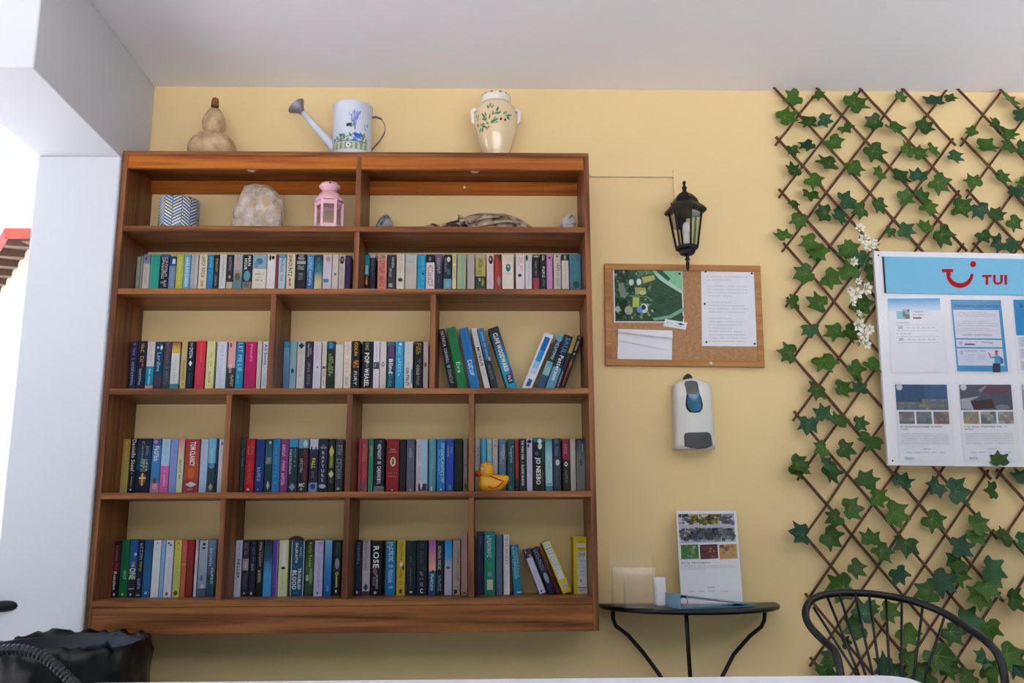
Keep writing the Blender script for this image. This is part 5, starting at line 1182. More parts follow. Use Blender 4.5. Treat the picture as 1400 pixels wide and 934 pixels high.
def leg_path(pts, Y):
    out = []
    for x, y in pts: p = at(x, y, Y=Y); out.append(Vector((p.x-tcx, Y, p.z)))
    return out
for s_, pts, Y in ((-1, [(838, 830), (838, 846), (842, 856), (858, 868), (880, 893), (902, 923)], -0.05), (1, [(1046, 830), (1045, 848), (1041, 857), (1025, 870), (1003, 895), (988, 924)], -0.05)):
    q = leg_path(pts, Y); e = q[-1]
    q += [Vector((e.x*0.62, Y-0.015, e.z-0.09)), Vector((e.x*0.5, Y-0.02, e.z-0.18)), Vector((e.x*0.9, Y-0.01, e.z-0.30)), Vector((s_*tr*0.86, Y, 0.006))]
    b = MB(); b.tube(q, 0.0075, 8); b.build('leg', M['black_metal'], ft)
q = leg_path([(938, 836), (940, 870), (943.5, 925)], -0.27)
q += [Vector((q[-1].x*0.6, -0.2, 0.38)), Vector((q[-1].x*0.5, -0.16, 0.28)), Vector((0, -0.25, 0.12)), Vector((0, -tr*0.95, 0.006))]
b = MB(); b.tube(q, 0.0075, 8); b.build('leg', M['black_metal'], ft)
b = MB(); b.tube([(0.07*math.cos(2*math.pi*i/20), -0.11+0.07*math.sin(2*math.pi*i/20), 0.33) for i in range(20)], 0.006, 6, closed=True); b.build('leg_ring', M['black_metal'], ft)

ZTT = ZT+0.0004
# flyer in an upright clear stand
Yf = -0.08
A, B, Cc = at(925.5, 698.5, Y=Yf+0.012), at(1006.5, 697.5, Y=Yf+0.012), at(930.5, 818, Y=Yf)
fl = thing('flyer_stand', 'upright clear stand holding a printed wine tour flyer on the metal table', 'flyer stand', (A.x, Yf, ZTT))
fw_, fh_ = B.x-A.x+0.004, A.z-ZTT
def FP(s, v, lay=0.0): return (fw_*s, 0.028*(1-v)-0.0015-lay, fh_*(1-v))
b = MB(); b.add([FP(0, 1, -.001), FP(1, 1, -.001), FP(1, 0, -.001), FP(0, 0, -.001), FP(0, 1, 0), FP(1, 1, 0), FP(1, 0, 0), FP(0, 0, 0)], [(4, 5, 6, 7), (3, 2, 1, 0), (0, 1, 5, 4), (1, 2, 6, 5), (2, 3, 7, 6), (3, 0, 4, 7)]); b.build('flyer', M['paper'], fl)
b = MB(); FX = lambda X, Yc: ((X-68-(Yc-60)*0.045)/505, (Yc-55)/765)
def fpoly(pts, col, lay=.0002): b.add([FP(*FX(*q), lay) for q in pts], [tuple(range(len(pts)))[::-1]], col=col)
rg = random.Random(11)
fpoly([(82, 80), (552, 80), (560, 315), (95, 328)], 'b8bcc8')
for i in range(260):
    X, Yc = rg.uniform(82, 525), rg.uniform(80, 155); s_ = rg.uniform(14, 36)
    fpoly([(X, Yc), (X+s_, Yc), (X+s_*.9, Yc+s_*.6), (X, Yc+s_*.6)], rg.choice(['c8b83c', 'd8c850', '6a6428', '8aa040', '4a4a38', 'c8a848'] if 170 < X < 430 else ['8a98c0', 'd0d4e0', '4a5c9c', 'a05a60', '7aa060']), .0003)
for i in range(260):
    X, Yc = rg.uniform(90, 530), rg.uniform(195, 288); s_ = rg.uniform(14, 40)
    fpoly([(X, Yc), (X+s_, Yc), (X+s_*.9, Yc+s_*.8), (X, Yc+s_*.8)], rg.choice(['8a98b8', 'b8bcc8', '98a498', '5a6488', '3c4a40', '4a4c54', 'a89488', '6a7ca8']), .0003)
for X0, X1, cs in ((102, 248, ['4a7838', '6a9048', '86a050', '8ab0d8']), (260, 408, ['5a3038', '7a4440', 'a06a50', '4a3438']), (420, 568, ['c89858', 'b88448', '8a98a0', '5a5a50'])):
    fpoly([(X0, 338), (X1, 334), (X1+4, 452), (X0+4, 458)], cs[0], .0003)
    for i in range(22):
        X, Yc = rg.uniform(X0+4, X1-34), rg.uniform(338, 425); s_ = rg.uniform(12, 32); fpoly([(X, Yc), (X+s_, Yc), (X+s_, Yc+s_*.7), (X+4, Yc+s_*.7)], rg.choice(cs), .0004)
fsub = lambda X0, X1, Y0, Y1: (lambda s, v: FP(*FX(X0+(X1-X0)*s, Y0+(Y1-Y0)*v), .0004))
text_into(b, 'Wine Tasting Tour', fsub(190, 348, 478, 496), '3a4258', 'H'); marks_into(b, fsub(105, 185, 480, 495), '3a4258', 8, 5, False)
for k, (y0, x1) in enumerate(((508, 560), (522, 560), (535, 300))): marks_into(b, fsub(108, x1, y0, y0+7), '98a0b4', 46, k, False)
marks_into(b, fsub(318, 380, 680, 690), '5a6480', 8, 9, False)
for k, x0 in enumerate((165, 240, 320, 430)): marks_into(b, fsub(x0, x0+60, 712, 722), '8a94ac', 8, 20+k, False)
b.build('flyer_print', M['photo'], fl)
b = MB(); b.add([FP(-.015, 1, .003), FP(1.015, 1, .003), FP(1.015, -.01, .003), FP(-.015, -.01, .003)], [(0, 1, 2, 3)]); b.add([FP(-.015, 1, -.003), FP(1.015, 1, -.003), FP(1.015, -.01, -.003), FP(-.015, -.01, -.003)], [(0, 1, 2, 3)]); b.build('clear_sheet', M['acrylic'], fl)
b = MB(); b.box((-0.002, -0.02, 0), (fw_+0.002, 0.06, 0.003)); b.build('foot', M['acrylic'], fl)

# blue ring binder lying on the table
M['binder'] = mat('blue_binder_card', '1f86ac', 0.35, var=0.06, scale=12, coat=0.2)
M['binder_spine'] = mat('pale_blue_binder_spine', '7fa4b8', 0.4, var=0.06, scale=12)
Bl, Br = at(931, 833, Z=ZTT), at(1038, 829, Z=ZTT)
Bk = at(899, 826, Z=ZTT)
bd = thing('ring_binder', 'blue ring binder lying open on the half-round table', 'ring binder', (Bl.x, Bl.y, ZTT))
e1 = (Br-Bl); e1.z = 0; L1 = e1.length; e1.normalize()
e2 = (Bk-Bl); e2.z = 0; L2 = min(0.24, e2.length)
e2 = Vector((-e1.y, e1.x, 0)); L2 = 0.105
L1 = min(L1, 0.30)
def bp_(s, t, z): q = e1*s + e2*t; return (q.x, q.y, z)
def pbox(name, s0, s1, t0, t1, z00, z01, z10, z11, m):
    """wedge: bottom z00 (left) z10 (right), top z01 (left) z11 (right)"""
    b = MB(); vs = [bp_(s0, t0, z00), bp_(s1, t0, z10), bp_(s1, t1, z10), bp_(s0, t1, z00), bp_(s0, t0, z01), bp_(s1, t0, z11), bp_(s1, t1, z11), bp_(s0, t1, z01)]
    b.add(vs, [(0, 3, 2, 1), (4, 5, 6, 7), (0, 1, 5, 4), (1, 2, 6, 5), (2, 3, 7, 6), (3, 0, 4, 7)]); return b.build(name, m, bd)
pbox('bottom_cover', 0, L1, 0, L2, 0, 0.003, 0, 0.003, M['binder'])
pbox('spine', -0.003, 0, 0, L2, 0, 0.05, 0, 0.05, M['binder_spine'])
pbox('top_cover', 0, L1, 0, L2, 0.047, 0.05, 0.006, 0.009, M['binder_spine'])
pbox('paper_sheaf', 0.03, L1-0.012, 0.012, L2-0.004, 0.034, 0.044, 0.0035, 0.0055, M['paper'])
for t0 in (0.03, 0.08):
    b = MB(); q0 = bp_(0.028, t0, 0.022); b.tube([Vector(q0)+e1*0.016*math.cos(2*math.pi*i/14)+Vector((0, 0, 0.016*math.sin(2*math.pi*i/14))) for i in range(14)], 0.0018, 6, closed=True); b.build('ring', M['zinc'], bd)

# clear acrylic leaflet holders
def holder(name, label, x0, x1, ytop, ybot, yfr, dep, frontfrac, Y):
    A, B = at(x0, ybot, Y=Y), at(x1, ybot, Y=Y); h = at((x0+x1)/2, ytop, Y=Y+dep).z-ZTT; w = B.x-A.x
    t = thing(name, label, 'leaflet holder', (A.x, Y, ZTT)); th = 0.0025
    for nm, a, c in (('back_panel', (0, dep-th, 0), (w, dep, h)), ('front_panel', (0, 0, 0.0), (w, th, h*frontfrac)), ('base_panel', (th, th, 0), (w-th, dep-th, th))):
        b = MB(); b.box(a, c); b.build(nm, M['acrylic'], t, bevel=0.0006)
    for xx in (0, w-th):
        b = MB(); b.add([(xx, th, 0), (xx+th, th, 0), (xx+th, dep-th, 0), (xx, dep-th, 0), (xx, th, h*frontfrac), (xx+th, th, h*frontfrac), (xx+th, dep-th, h*0.8), (xx, dep-th, h*0.8)], [(0, 3, 2, 1), (4, 5, 6, 7), (0, 1, 5, 4), (1, 2, 6, 5), (2, 3, 7, 6), (3, 0, 4, 7)]); b.build('side_panel', M['acrylic'], t)
    return t
holder('leaflet_holder', 'tall empty clear acrylic leaflet holder at the left of the metal table', 838, 897, 745, 819, 0, 0.06, 0.62, -0.10)
holder('card_holder', 'low clear acrylic card holder in front of the taller holder', 855, 899, 776, 827, 0, 0.045, 0.55, -0.235)
q = at(906, 806, Y=-0.165)
t = thing('name_card', 'small white card standing between the acrylic holder and the binder', 'card', (q.x-0.02, -0.125, ZTT))
b = MB(); hh = at(906, 790, Y=-0.16).z-ZTT; b.add([(0, 0, 0), (0.042, 0, 0), (0.040, 0.012, hh), (-0.002, 0.012, hh), (0, 0.001, 0), (0.042, 0.001, 0), (0.040, 0.013, hh), (-0.002, 0.013, hh)], [(0, 1, 2, 3), (7, 6, 5, 4), (0, 4, 5, 1), (1, 5, 6, 2), (2, 6, 7, 3), (3, 7, 4, 0)]); b.build('card_face', M['paper'], t)
b = MB(); b.add([(0.002, 0.02, hh*.9), (0.04, 0.02, hh*.9), (0.042, 0.05, 0), (0, 0.05, 0)], [(0, 1, 2, 3)]); b.build('card_back', M['paper'], t)

# ------------------------------------------------------------------ ivy trellises
M['cane'] = mat('brown_cane', '4a2c1a', 0.6, scale=40, bump=0.3, bscale=120, color2='6e452a')
def leaf_material(name, dark, mid, vein):
    m = bpy.data.materials.new(name); m.use_nodes = True
    n, l = m.node_tree.nodes, m.node_tree.links
    p = n['Principled BSDF']; p.inputs['Roughness'].default_value = 0.45; p.inputs['Specular IOR Level'].default_value = 0.22
    oi = n.new('ShaderNodeObjectInfo'); tc = n.new('ShaderNodeTexCoord')
    nz = n.new('ShaderNodeTexNoise'); nz.inputs['Scale'].default_value = 22; nz.inputs['Detail'].default_value = 4; l.new(tc.outputs['Object'], nz.inputs['Vector'])
    ad = n.new('ShaderNodeMath'); ad.operation = 'MULTIPLY_ADD'; ad.inputs[1].default_value = 0.6; l.new(oi.outputs['Random'], ad.inputs[0]); l.new(nz.outputs[0], ad.inputs[2])
    r = n.new('ShaderNodeValToRGB'); r.color_ramp.elements[0].position = 0.35; r.color_ramp.elements[1].position = 1.05 if False else 1.0
    r.color_ramp.elements[0].color = (*lin(dark), 1); r.color_ramp.elements[1].color = (*lin(mid), 1); l.new(ad.outputs[0], r.inputs[0])
    at_ = n.new('ShaderNodeAttribute'); at_.attribute_name = 'Col'
    mx = n.new('ShaderNodeMix'); mx.data_type = 'RGBA'; l.new(at_.outputs['Fac'], mx.inputs[0]); l.new(r.outputs[0], mx.inputs[6]); mx.inputs[7].default_value = (*lin(vein), 1)
    l.new(mx.outputs[2], p.inputs['Base Color'])
    return m
M['leaf'] = leaf_material('ivy_leaf_green', '173614', '41641f', '6f9048')
M['leaf_deep'] = leaf_material('ivy_leaf_bluegreen', '16382a', '2f5836', '668c66')

def ivy_mesh(seed):
    """five-lobed ivy leaf, tip along +x, unit length, cupped, with raised paler veins"""
    rg = random.Random(seed); cup = rg.uniform(-0.16, 0.22); fold = rg.uniform(0.05, 0.30)
    key = [(0, 0.68), (9, 0.53), (20, 0.44), (33, 0.42), (46, 0.61), (52, 0.58), (64, 0.43), (80, 0.38), (100, 0.45), (112, 0.45), (126, 0.40), (150, 0.33), (170, 0.16)]
    pol = []
    for a, r in key: pol.append((a, r*rg.uniform(0.92, 1.08)))
    for a, r in reversed(key[1:]): pol.append((360-a, r*rg.uniform(0.92, 1.08)))
    mb = MB(); n = len(pol)
    def zf(x, y): return fold*abs(y)*0.8 + cup*(x*x+y*y) + 0.03*math.sin(9*x+seed)
    vs = [(0, 0, 0)]
    for fr in (0.5, 1.0):
        for a, r in pol:
            x, y = r*fr*math.cos(R(a)), r*fr*math.sin(R(a)); vs.append((x, y, zf(x, y)))
    fs = [(0, 1+i, 1+(i+1) % n) for i in range(n)] + [(1+i, 1+n+i, 1+n+(i+1) % n, 1+(i+1) % n) for i in range(n)]
    mb.add(vs, fs, smooth=True, col=(0, 0, 0))
    for a, r in ((0, 0.56), (48, 0.48), (-48, 0.48), (106, 0.36), (-106, 0.36)):
        pts = []
        for k in range(4):
            t = k/3; x, y = r*t*math.cos(R(a)), r*t*math.sin(R(a)); pts.append((x, y, zf(x, y)+0.004))
        wv = 0.012; nx_, ny_ = -math.sin(R(a))*wv, math.cos(R(a))*wv
        q = []
        for k, (x, y, z) in enumerate(pts): s_ = 1-k/3.4; q += [(x+nx_*s_, y+ny_*s_, z), (x-nx_*s_, y-ny_*s_, z)]
        mb.add(q, [(2*k, 2*k+1, 2*k+3, 2*k+2) for k in range(3)], col=(0.8, 0.8, 0.8))
    mb.tube([(0, 0, 0.0), (-0.12, 0.01, -0.04), (-0.26, 0.03, -0.10)], [0.012, 0.010, 0.008], 5, col=(0.5, 0.5, 0.5))
    return mb
LEAF = [ivy_mesh(s).mesh('leaf', M['leaf'] if s % 4 else M['leaf_deep']) for s in range(1, 10)]

YT = -0.022
J1 = at(1064.7, 193, Y=YT); J9 = at(1104, 905, Y=YT)
PV = (J1.z-J9.z)/9.0                                  # height of one diamond
R1 = at(1300, 193, Y=YT); HX_ = (R1.x-J1.x)/8.0         # half width of one diamond
def trellis(name, label, x0, zref):
    t = thing(name, label, 'trellis', (x0, 0, 0))
    ztop = zref + PV                                  # row of joints at the top
    nrow = 10 if True else 9
    zbot = ztop - nrow*PV
    while zbot - PV > 0.02: zbot -= PV
    nr = int(round((ztop-zbot)/PV))
    def rod(a, c, r, y, seed):
        rg = random.Random(seed)
        d = (Vector((c[0], y, c[1]))-Vector((a[0], y, a[1]))); L = d.length; d.normalize()
        p0 = Vector((a[0], y, a[1]))-d*0.022; p1 = Vector((c[0], y, c[1]))+d*0.022
        k = 7; pts = [p0+(p1-p0)*(i/k)+Vector((rg.uniform(-.0025, .0025), 0, rg.uniform(-.0015, .0015))) for i in range(k+1)]
        b = MB(); b.tube(pts, [r*rg.uniform(.9, 1.1) for _ in pts], 7); b.build('cane', M['cane'], t)
    # diagonals running down to the right, in front; then those running down to the left, behind
    for k in range(-3, nr):
        a = (0.0, ztop-k*PV) if k >= 0 else (-2*k*HX_, ztop)
        n_ = 8 if k >= 0 else 8+2*k
        zend = a[1]-n_*PV/2
        if zend < zbot: n_ = int(round((a[1]-zbot)/(PV/2))); zend = zbot
        if n_ <= 0: continue
        rod(a, (a[0]+n_*HX_, a[1]-n_*PV/2), 0.0058, -0.028, 100+k)
        aa = (8*HX_-a[0], a[1])
        rod(aa, (aa[0]-n_*HX_, a[1]-n_*PV/2), 0.0048, -0.0165, 300+k)
    return t
t1 = trellis('ivy_trellis', 'diamond cane trellis with artificial ivy between the cork board and the white information board', J1.x, J1.z)
J1b = at(1318, 194, Y=YT)
t2 = trellis('ivy_trellis', 'diamond cane trellis with artificial ivy cut off by the right picture edge', J1b.x, J1b.z)
LV = [(1050, 110, 3.737, [(135,88,85,200),(90,190,95,20),(255,75,70,-40),(215,215,95,170),(285,205,75,-20),(395,245,75,-60),(445,120,110,30),(125,355,65,-80),(205,330,85,200),(330,320,85,-50),(130,460,85,100),(232,510,90,-45),(310,425,100,180),(435,445,95,-70),(545,215,90,200),(640,245,90,-60),(675,85,70,60),(850,105,90,90),(795,240,85,30),(540,365,100,-60),(710,355,75,60),(770,370,80,20),(840,355,80,-20),(570,475,80,200),(670,495,90,-20),(765,490,85,80),(870,525,95,-40),(215,585,85,-100),(130,630,60,-60),(160,710,85,250),(285,680,95,180),(360,695,95,-30),(395,615,95,10),(475,660,80,200),(565,635,90,-60),(700,600,80,20),(785,595,80,30),(815,650,90,-40),(625,770,60,250),(700,765,85,-20),(800,755,85,110),(890,790,95,-50),(78,795,80,110),(215,825,95,190),(255,885,80,-100),(405,870,85,150),(480,905,90,-60),(925,95,60,-10),
   (1235,100,95,-10),(1170,230,90,200),(1225,275,90,-20),(1290,350,85,0),(1235,345,80,200),(1110,340,95,-10),(1045,260,55,190),(1050,520,85,110),(1195,495,85,-30),(1270,570,70,60),(985,650,100,-20),(1080,660,85,-80),(1165,690,80,60),(1255,725,85,-40),(1100,795,75,-70),(1175,830,85,200),(1235,840,85,-40),(950,390,80,-35)]),
  (1050, 340, 3.114, [(210,15,80,-60),(158,108,75,200),(265,125,80,-30),(345,100,75,100),(445,100,75,10),(110,230,60,180),(215,235,90,150),(180,345,70,-90),(290,355,70,190),(345,360,75,-30),(395,240,75,-50),(90,445,75,170),(240,480,90,-70),(365,515,75,-50),(440,495,75,-60),(205,600,70,250),(315,595,80,-20),(390,595,65,80),(235,705,70,100),(170,745,75,-100),(300,735,70,60),(390,745,55,0),(435,820,85,240),(230,855,70,200),(325,855,75,-20),(125,920,75,-10),(255,920,65,10),(345,10,75,-20),(985,903,66,90)]),
  (1050, 620, 2.974, [(120,58,75,-30),(250,75,75,-60),(400,115,70,60),(445,180,75,-20),(335,225,80,0),(275,265,70,200),(515,245,90,-20),(135,330,75,170),(250,340,75,-40),(415,350,70,90),(460,400,80,-60),(355,465,75,-45),(530,490,75,-60),(300,545,95,190),(560,370,75,-100),(670,270,75,-45),(545,115,65,60),(685,135,65,220),(765,155,100,0),(850,290,85,20),(845,330,80,-60),(780,380,75,0),(765,440,80,200),(700,520,95,-40),(770,490,80,-20),(650,570,85,190),(910,475,90,-20),(860,580,95,200),(890,545,75,-50),(995,595,75,0),(960,340,75,40),(910,150,70,180),(1030,100,65,100),(815,680,85,0),(745,730,75,-60),(895,710,80,-80),(390,650,80,60),(355,710,85,200),(490,640,65,-20),(420,625,45,0),(565,735,80,-50),(315,770,45,0),(260,835,75,200),(230,885,75,-70),(570,845,80,40),(690,830,95,-60),(640,905,95,190),(735,870,65,-20),(470,865,80,150),(520,895,65,0),(875,835,65,200),(805,910,75,-20),(895,890,80,60),(975,820,80,-40),(1010,870,75,-60),(1035,355,60,0)])]
ITL_x0, IB_z0, IB_z1 = at(1195, 480, Y=-0.072).x, at(1212, 645, Y=-0.072).z, at(1192, 335, Y=-0.072).z
rg = random.Random(21)
for ox, oy, sc_, items in LV:
    for X, Yc, sz, ang in items:
        px, py = ox+X/sc_, oy+Yc/sc_
        front = (px > 1195 and 340 < py < 640)
        Yl = -0.085 if front else rg.uniform(-0.062, -0.042)
        p = at(px, py, Y=Yl)
        L = sz/sc_*3.66/F_PX*1.27*rg.uniform(0.88, 1.1)
        host = t2 if px > 1312 else t1
        o = bpy.data.objects.new('leaf', rg.choice(LEAF)); COL.objects.link(o); o.parent = host
        a = R(ang)
        ux = Vector((math.cos(a), 0, math.sin(a))); nn = Vector((rg.uniform(-.45, .45), -1, rg.uniform(-.1, .6))).normalized()
        ux = (ux-nn*ux.dot(nn)).normalized(); uy = nn.cross(ux)
        mat3 = Matrix((ux, uy, nn)).transposed().to_4x4()
        pos = p - Vector(host.location)
        o.matrix_local = Matrix.Translation(pos - ux*L*0.06) @ mat3 @ Matrix.Scale(L, 4)

# ivy goes on where the picture ends: the rest of the second trellis and the foot of both
for host, n_, x0_, x1_, z0_, z1_ in ((t2, 78, at(1405, 500, Y=YT).x, J1b.x+8*HX_, 0.3, J1b.z+PV*0.8), (t1, 20, J1.x+0.05, J1.x+8*HX_-0.05, 0.08, 0.42), (t2, 14, J1b.x, J1b.x+8*HX_-0.05, 0.08, 0.36)):
    for k in range(n_):
        p = Vector((rg.uniform(x0_, x1_), rg.uniform(-0.062, -0.042), rg.uniform(z0_, z1_)))
        if ITL_x0 < p.x and IB_z0 < p.z < IB_z1: continue
        o = bpy.data.objects.new('leaf', rg.choice(LEAF)); COL.objects.link(o); o.parent = host
        a = R(rg.uniform(0, 360)); L = rg.uniform(0.075, 0.105)
        ux = Vector((math.cos(a), 0, math.sin(a))); nn = Vector((rg.uniform(-.45, .45), -1, rg.uniform(-.1, .6))).normalized()
        ux = (ux-nn*ux.dot(nn)).normalized(); uy = nn.cross(ux)
        o.matrix_local = Matrix.Translation(p-Vector(host.location)) @ Matrix((ux, uy, nn)).transposed().to_4x4() @ Matrix.Scale(L, 4)

# white blossom garland hanging at the edge of the information board
M['petal'] = mat('white_petal', 'ecebe2', 0.7, var=0.05, scale=30)
M['pollen'] = mat('yellow_flower_centre', 'c8b860', 0.8, var=0.1, scale=30)
M['stalk'] = mat('green_stalk', '4a6a3c', 0.6, var=0.15, scale=30)
ga = thing('blossom_garland', 'spray of small white artificial blossoms hanging beside the information board', 'artificial flowers')
gl = lambda X, Yc: (1150+X/5.185, 300+Yc/5.185)
pth = [gl(*q) for q in ((130, 70), (190, 160), (230, 200), (170, 300), (120, 420), (110, 520), (70, 590), (120, 680), (170, 760), (150, 860), (120, 900))]
b = MB(); b.tube([at(x, y, Y=-0.075) for x, y in pth], 0.0022, 6); b.build('stalk', M['stalk'], ga)
for (X, Yc, s_) in ((130, 65, 16), (165, 140, 17), (205, 195, 20), (85, 300, 15), (120, 440, 12), (110, 525, 20), (175, 490, 21), (75, 590, 15), (60, 500, 12), (120, 745, 22), (165, 815, 20), (200, 780, 15), (170, 880, 20), (120, 665, 10), (235, 165, 12), (140, 855, 13)):
    px, py = gl(X, Yc); p = at(px, py, Y=-0.088); r_ = s_/5.185*3.6/F_PX*2.6
    b = MB()
    for k in range(6):
        a = 2*math.pi*k/6+s_; ca, sa = math.cos(a), math.sin(a)
        pts = []
        for (d_, w_, y_) in ((0.15, 0.0, 0.002), (0.6, 0.30, -0.004), (1.0, 0.0, -0.001), (0.6, -0.30, -0.004)):
            pts.append((r_*(d_*ca-w_*sa), y_-0.3*r_*d_*d_, r_*(d_*sa+w_*ca)))
        b.add(pts, [(0, 1, 2, 3)])
    o = b.build('blossom', M['petal'], ga); o.location = p; o.rotation_euler = (rg.uniform(-.4, .4), rg.uniform(-.4, .4), rg.uniform(-.5, .5))
    c_ = MB(); c_.ball((0, -0.004, 0), r_*0.22, 8, 5); c_.build('flower_centre', M['pollen'], o)
for k in range(14):
    X, Yc = rg.choice([(150, 100), (250, 190), (140, 360), (150, 420), (90, 560), (160, 690), (130, 890), (185, 300)]); px, py = gl(X+rg.uniform(-30, 30), Yc+rg.uniform(-25, 25)); p = at(px, py, Y=-0.08)
    b = MB(); L = rg.uniform(.012, .024); b.add([(0, 0, 0), (L*.5, -.003, L*.22), (L, 0, 0), (L*.5, -.003, -L*.22)], [(0, 1, 2, 3)]); o = b.build('small_leaf', M['stalk'], ga); o.location = p; o.rotation_euler = (rg.uniform(-.5, .5), rg.uniform(0, 6.2), rg.uniform(-.5, .5))

# ------------------------------------------------------------------ information board
M['board_white'] = mat('white_board_laminate', 'e4e3e8', 0.3, var=0.015, scale=6, coat=0.3)
YI = -0.072
iq = lambda X, Yc: (1180+X/3.014, 330+Yc/3.014)
ITL, IBL = at(1192, 343, Y=YI), at(1212, 636.5, Y=YI)
ix0 = (ITL.x+IBL.x)/2; iw = 1.02; ih = ITL.z-IBL.z
ib = thing('information_board', 'large white information board with a blue header hung over the ivy', 'notice board', (ix0, YI, IBL.z))
tilt = math.atan2(ITL.x-IBL.x, ITL.z-IBL.z); ib.rotation_euler = (0, tilt, 0)
b = MB(); b.box((0, 0.0, 0), (iw, 0.018, ih)); b.build('panel', M['board_white'], ib, bevel=0.002)
b = MB()
for xx, z_ in ((0.018, 0.018), (iw-0.018, 0.018), (0.018, ih-0.018), (iw-0.018, ih-0.018)):
    b = MB(); b.ball((xx, -0.0005, z_), (0.0035, 0.0015, 0.0035), 8, 5); b.build('screw', M['pin'], ib)
for xx in (0.2, 0.8):
    b = MB(); b.box((xx, 0.018, ih-0.14), (xx+0.03, -YI-0.0006, ih-0.11)); b.build('mounting_block', M['board_white'], ib)
Rinv = Matrix.Rotation(-tilt, 3, 'Y')
def il(X, Yc, lay=0.0):
    """crop pixel -> point on the board, in the board's own axes"""
    p = at(*iq(X, Yc), Y=YI) - Vector((ix0, YI, IBL.z)); q = Rinv @ p; return Vector((q.x, -0.0008-lay, q.z))
M['header_blue'] = mat('sky_blue_header', '6bb8dc', 0.4, var=0.02, scale=6, coat=0.2)
a, c = il(82, 64), il(90, 214)
hd = MB(); hd.box((a.x, -0.006, c.z), (iw-0.03, -0.0002, a.z)); hdr = hd.build('header', M['header_blue'], ib)
e_ = MB(); e_.box((a.x-0.004, -0.007, c.z), (a.x, -0.0002, a.z)); e_.build('header_edge', M['black_metal'], hdr)
b = MB(); RED = 'b4060f'
def ip(X, Yc, lay=0.0064): q = il(X, Yc); return (q.x, -lay, q.z)
n = 18; outer, inner = [], []
for i in range(n+1):
    t = i/n
    a_ = math.pi*(0.985-0.90*t); 
    # smile: centre line from the left foot round to the right tip
    cx_, cy_ = 396, 132; rx_, ry_ = 50-0*t, 52
    x, y = cx_+rx_*math.cos(a_), cy_+ry_*math.sin(a_)
    wid = 6.0+4.2*math.sin(math.pi*t)
    nx_, ny_ = math.cos(a_), math.sin(a_)
    outer.append((x+nx_*wid, y+ny_*wid)); inner.append((x-nx_*wid, y-ny_*wid))
vs = [ip(*q) for q in outer]+[ip(*q) for q in inner]; m_ = n+1
b.add(vs, [(i, i+1, m_+i+1, m_+i) for i in range(n)], col=RED)
k = 10; tip = [(445+7*math.cos(2*math.pi*i/k), 142+7*math.sin(2*math.pi*i/k)) for i in range(k)]; b.add([ip(*q) for q in tip], [tuple(range(k))], col=RED)
b.add([ip(322, 116), ip(368, 116), ip(368, 129), ip(322, 129)], [(0, 1, 2, 3)], col=RED)
b.add([ip(338, 126, .0066), ip(356, 126, .0066), ip(360, 142, .0066), ip(344, 146, .0066)], [(0, 1, 2, 3)], col=RED)
k = 18; b.add([ip(450+12.5*math.cos(2*math.pi*i/k), 96+12.5*math.sin(2*math.pi*i/k)) for i in range(k)], [tuple(range(k))], col=RED)
text_into(b, 'TUI', lambda s, v: ip(487+103*s, 140+41*v), RED, 'H', 2)
b.build('logo', M['print'], hdr)

def poster(label, TL, TR, BL, name='poster'):
    a, c, d = il(*TL), il(*TR), il(*BL)
    t = thing(name, label, 'poster', (0, 0, 0))
    t.location = Vector((ix0, YI, IBL.z)); t.rotation_euler = (0, tilt, 0)
    u, v = c-a, d-a
    def P(s, q, lay=0.0): r = a + u*s + v*q; return (r.x, -0.0022-lay, r.z)
    b = MB(); vs = [(r.x, y, r.z) for y in (-0.0018, -0.0006) for r in (a+v, a+u+v, a+u, a)]
    b.add(vs, [(0, 1, 2, 3), (7, 6, 5, 4), (0, 4, 5, 1), (1, 5, 6, 2), (2, 6, 7, 3), (3, 7, 4, 0)]); b.build('paper', M['paper'], t)
    b = MB(); b.add([P(-.04, 1.03, .0035), P(1.05, 1.03, .0035), P(1.05, -.02, .0035), P(-.04, -.02, .0035)], [(0, 1, 2, 3)]); b.build('clear_sleeve', M['sleeve'], t)
    return t, P
def rect(b, P, s0, s1, v0, v1, col, lay=.0002): b.add([P(s0, v0, lay), P(s1, v0, lay), P(s1, v1, lay), P(s0, v1, lay)], [(0, 3, 2, 1)], col=col)
def mosaic(b, P, s0, s1, v0, v1, cols, seed, nx=7, ny=6, lay=.0003):
    r_ = random.Random(seed)
    for i in range(nx):
        for j in range(ny): rect(b, P, s0+(s1-s0)*i/nx, s0+(s1-s0)*(i+1)/nx, v0+(v1-v0)*j/ny, v0+(v1-v0)*(j+1)/ny, tuple(0.62*q_+0.38*g_ for q_, g_ in zip(lin(r_.choice(cols)), lin('9298a4'))), lay)  # tones greyed: bleached print, with the sleeve's haze mixed into the colour

t, P = poster('white poster with a pale blue top, upper left on the information board', (100, 237), (315, 235), (119, 541)); b = MB()
for i in range(8): rect(b, P, 0, 1, i*.022, (i+1)*.022, tuple(lin('5aaee0')[k]*(1-i/8)+lin('dfe6f2')[k]*(i/8) for k in range(3)))
marks_into(b, sub(P, .38, .62, .075, .095, .0004), 'c890a8', 9, 1, False)
rect(b, P, .15, .27, .17, .28, '8cc8d0', .0004); mosaic(b, P, .27, .4, .15, .28, ['3a3a40', 'c8a890', '5a5a60', 'a8c4c8'], 4, 3, 4, .0005)
for k, v in enumerate((.175, .215)): marks_into(b, sub(P, .46, .7, v, v+.018, .0004), '6a6a78', 14, k, False)
rect(b, P, .46, .62, .26, .278, '3a3a4c', .0004)
marks_into(b, sub(P, .13, .38, .325, .34, .0004), '8a8a98', 12, 7, False); marks_into(b, sub(P, .13, .4, .475, .49, .0004), '8a8a98', 12, 8, False)
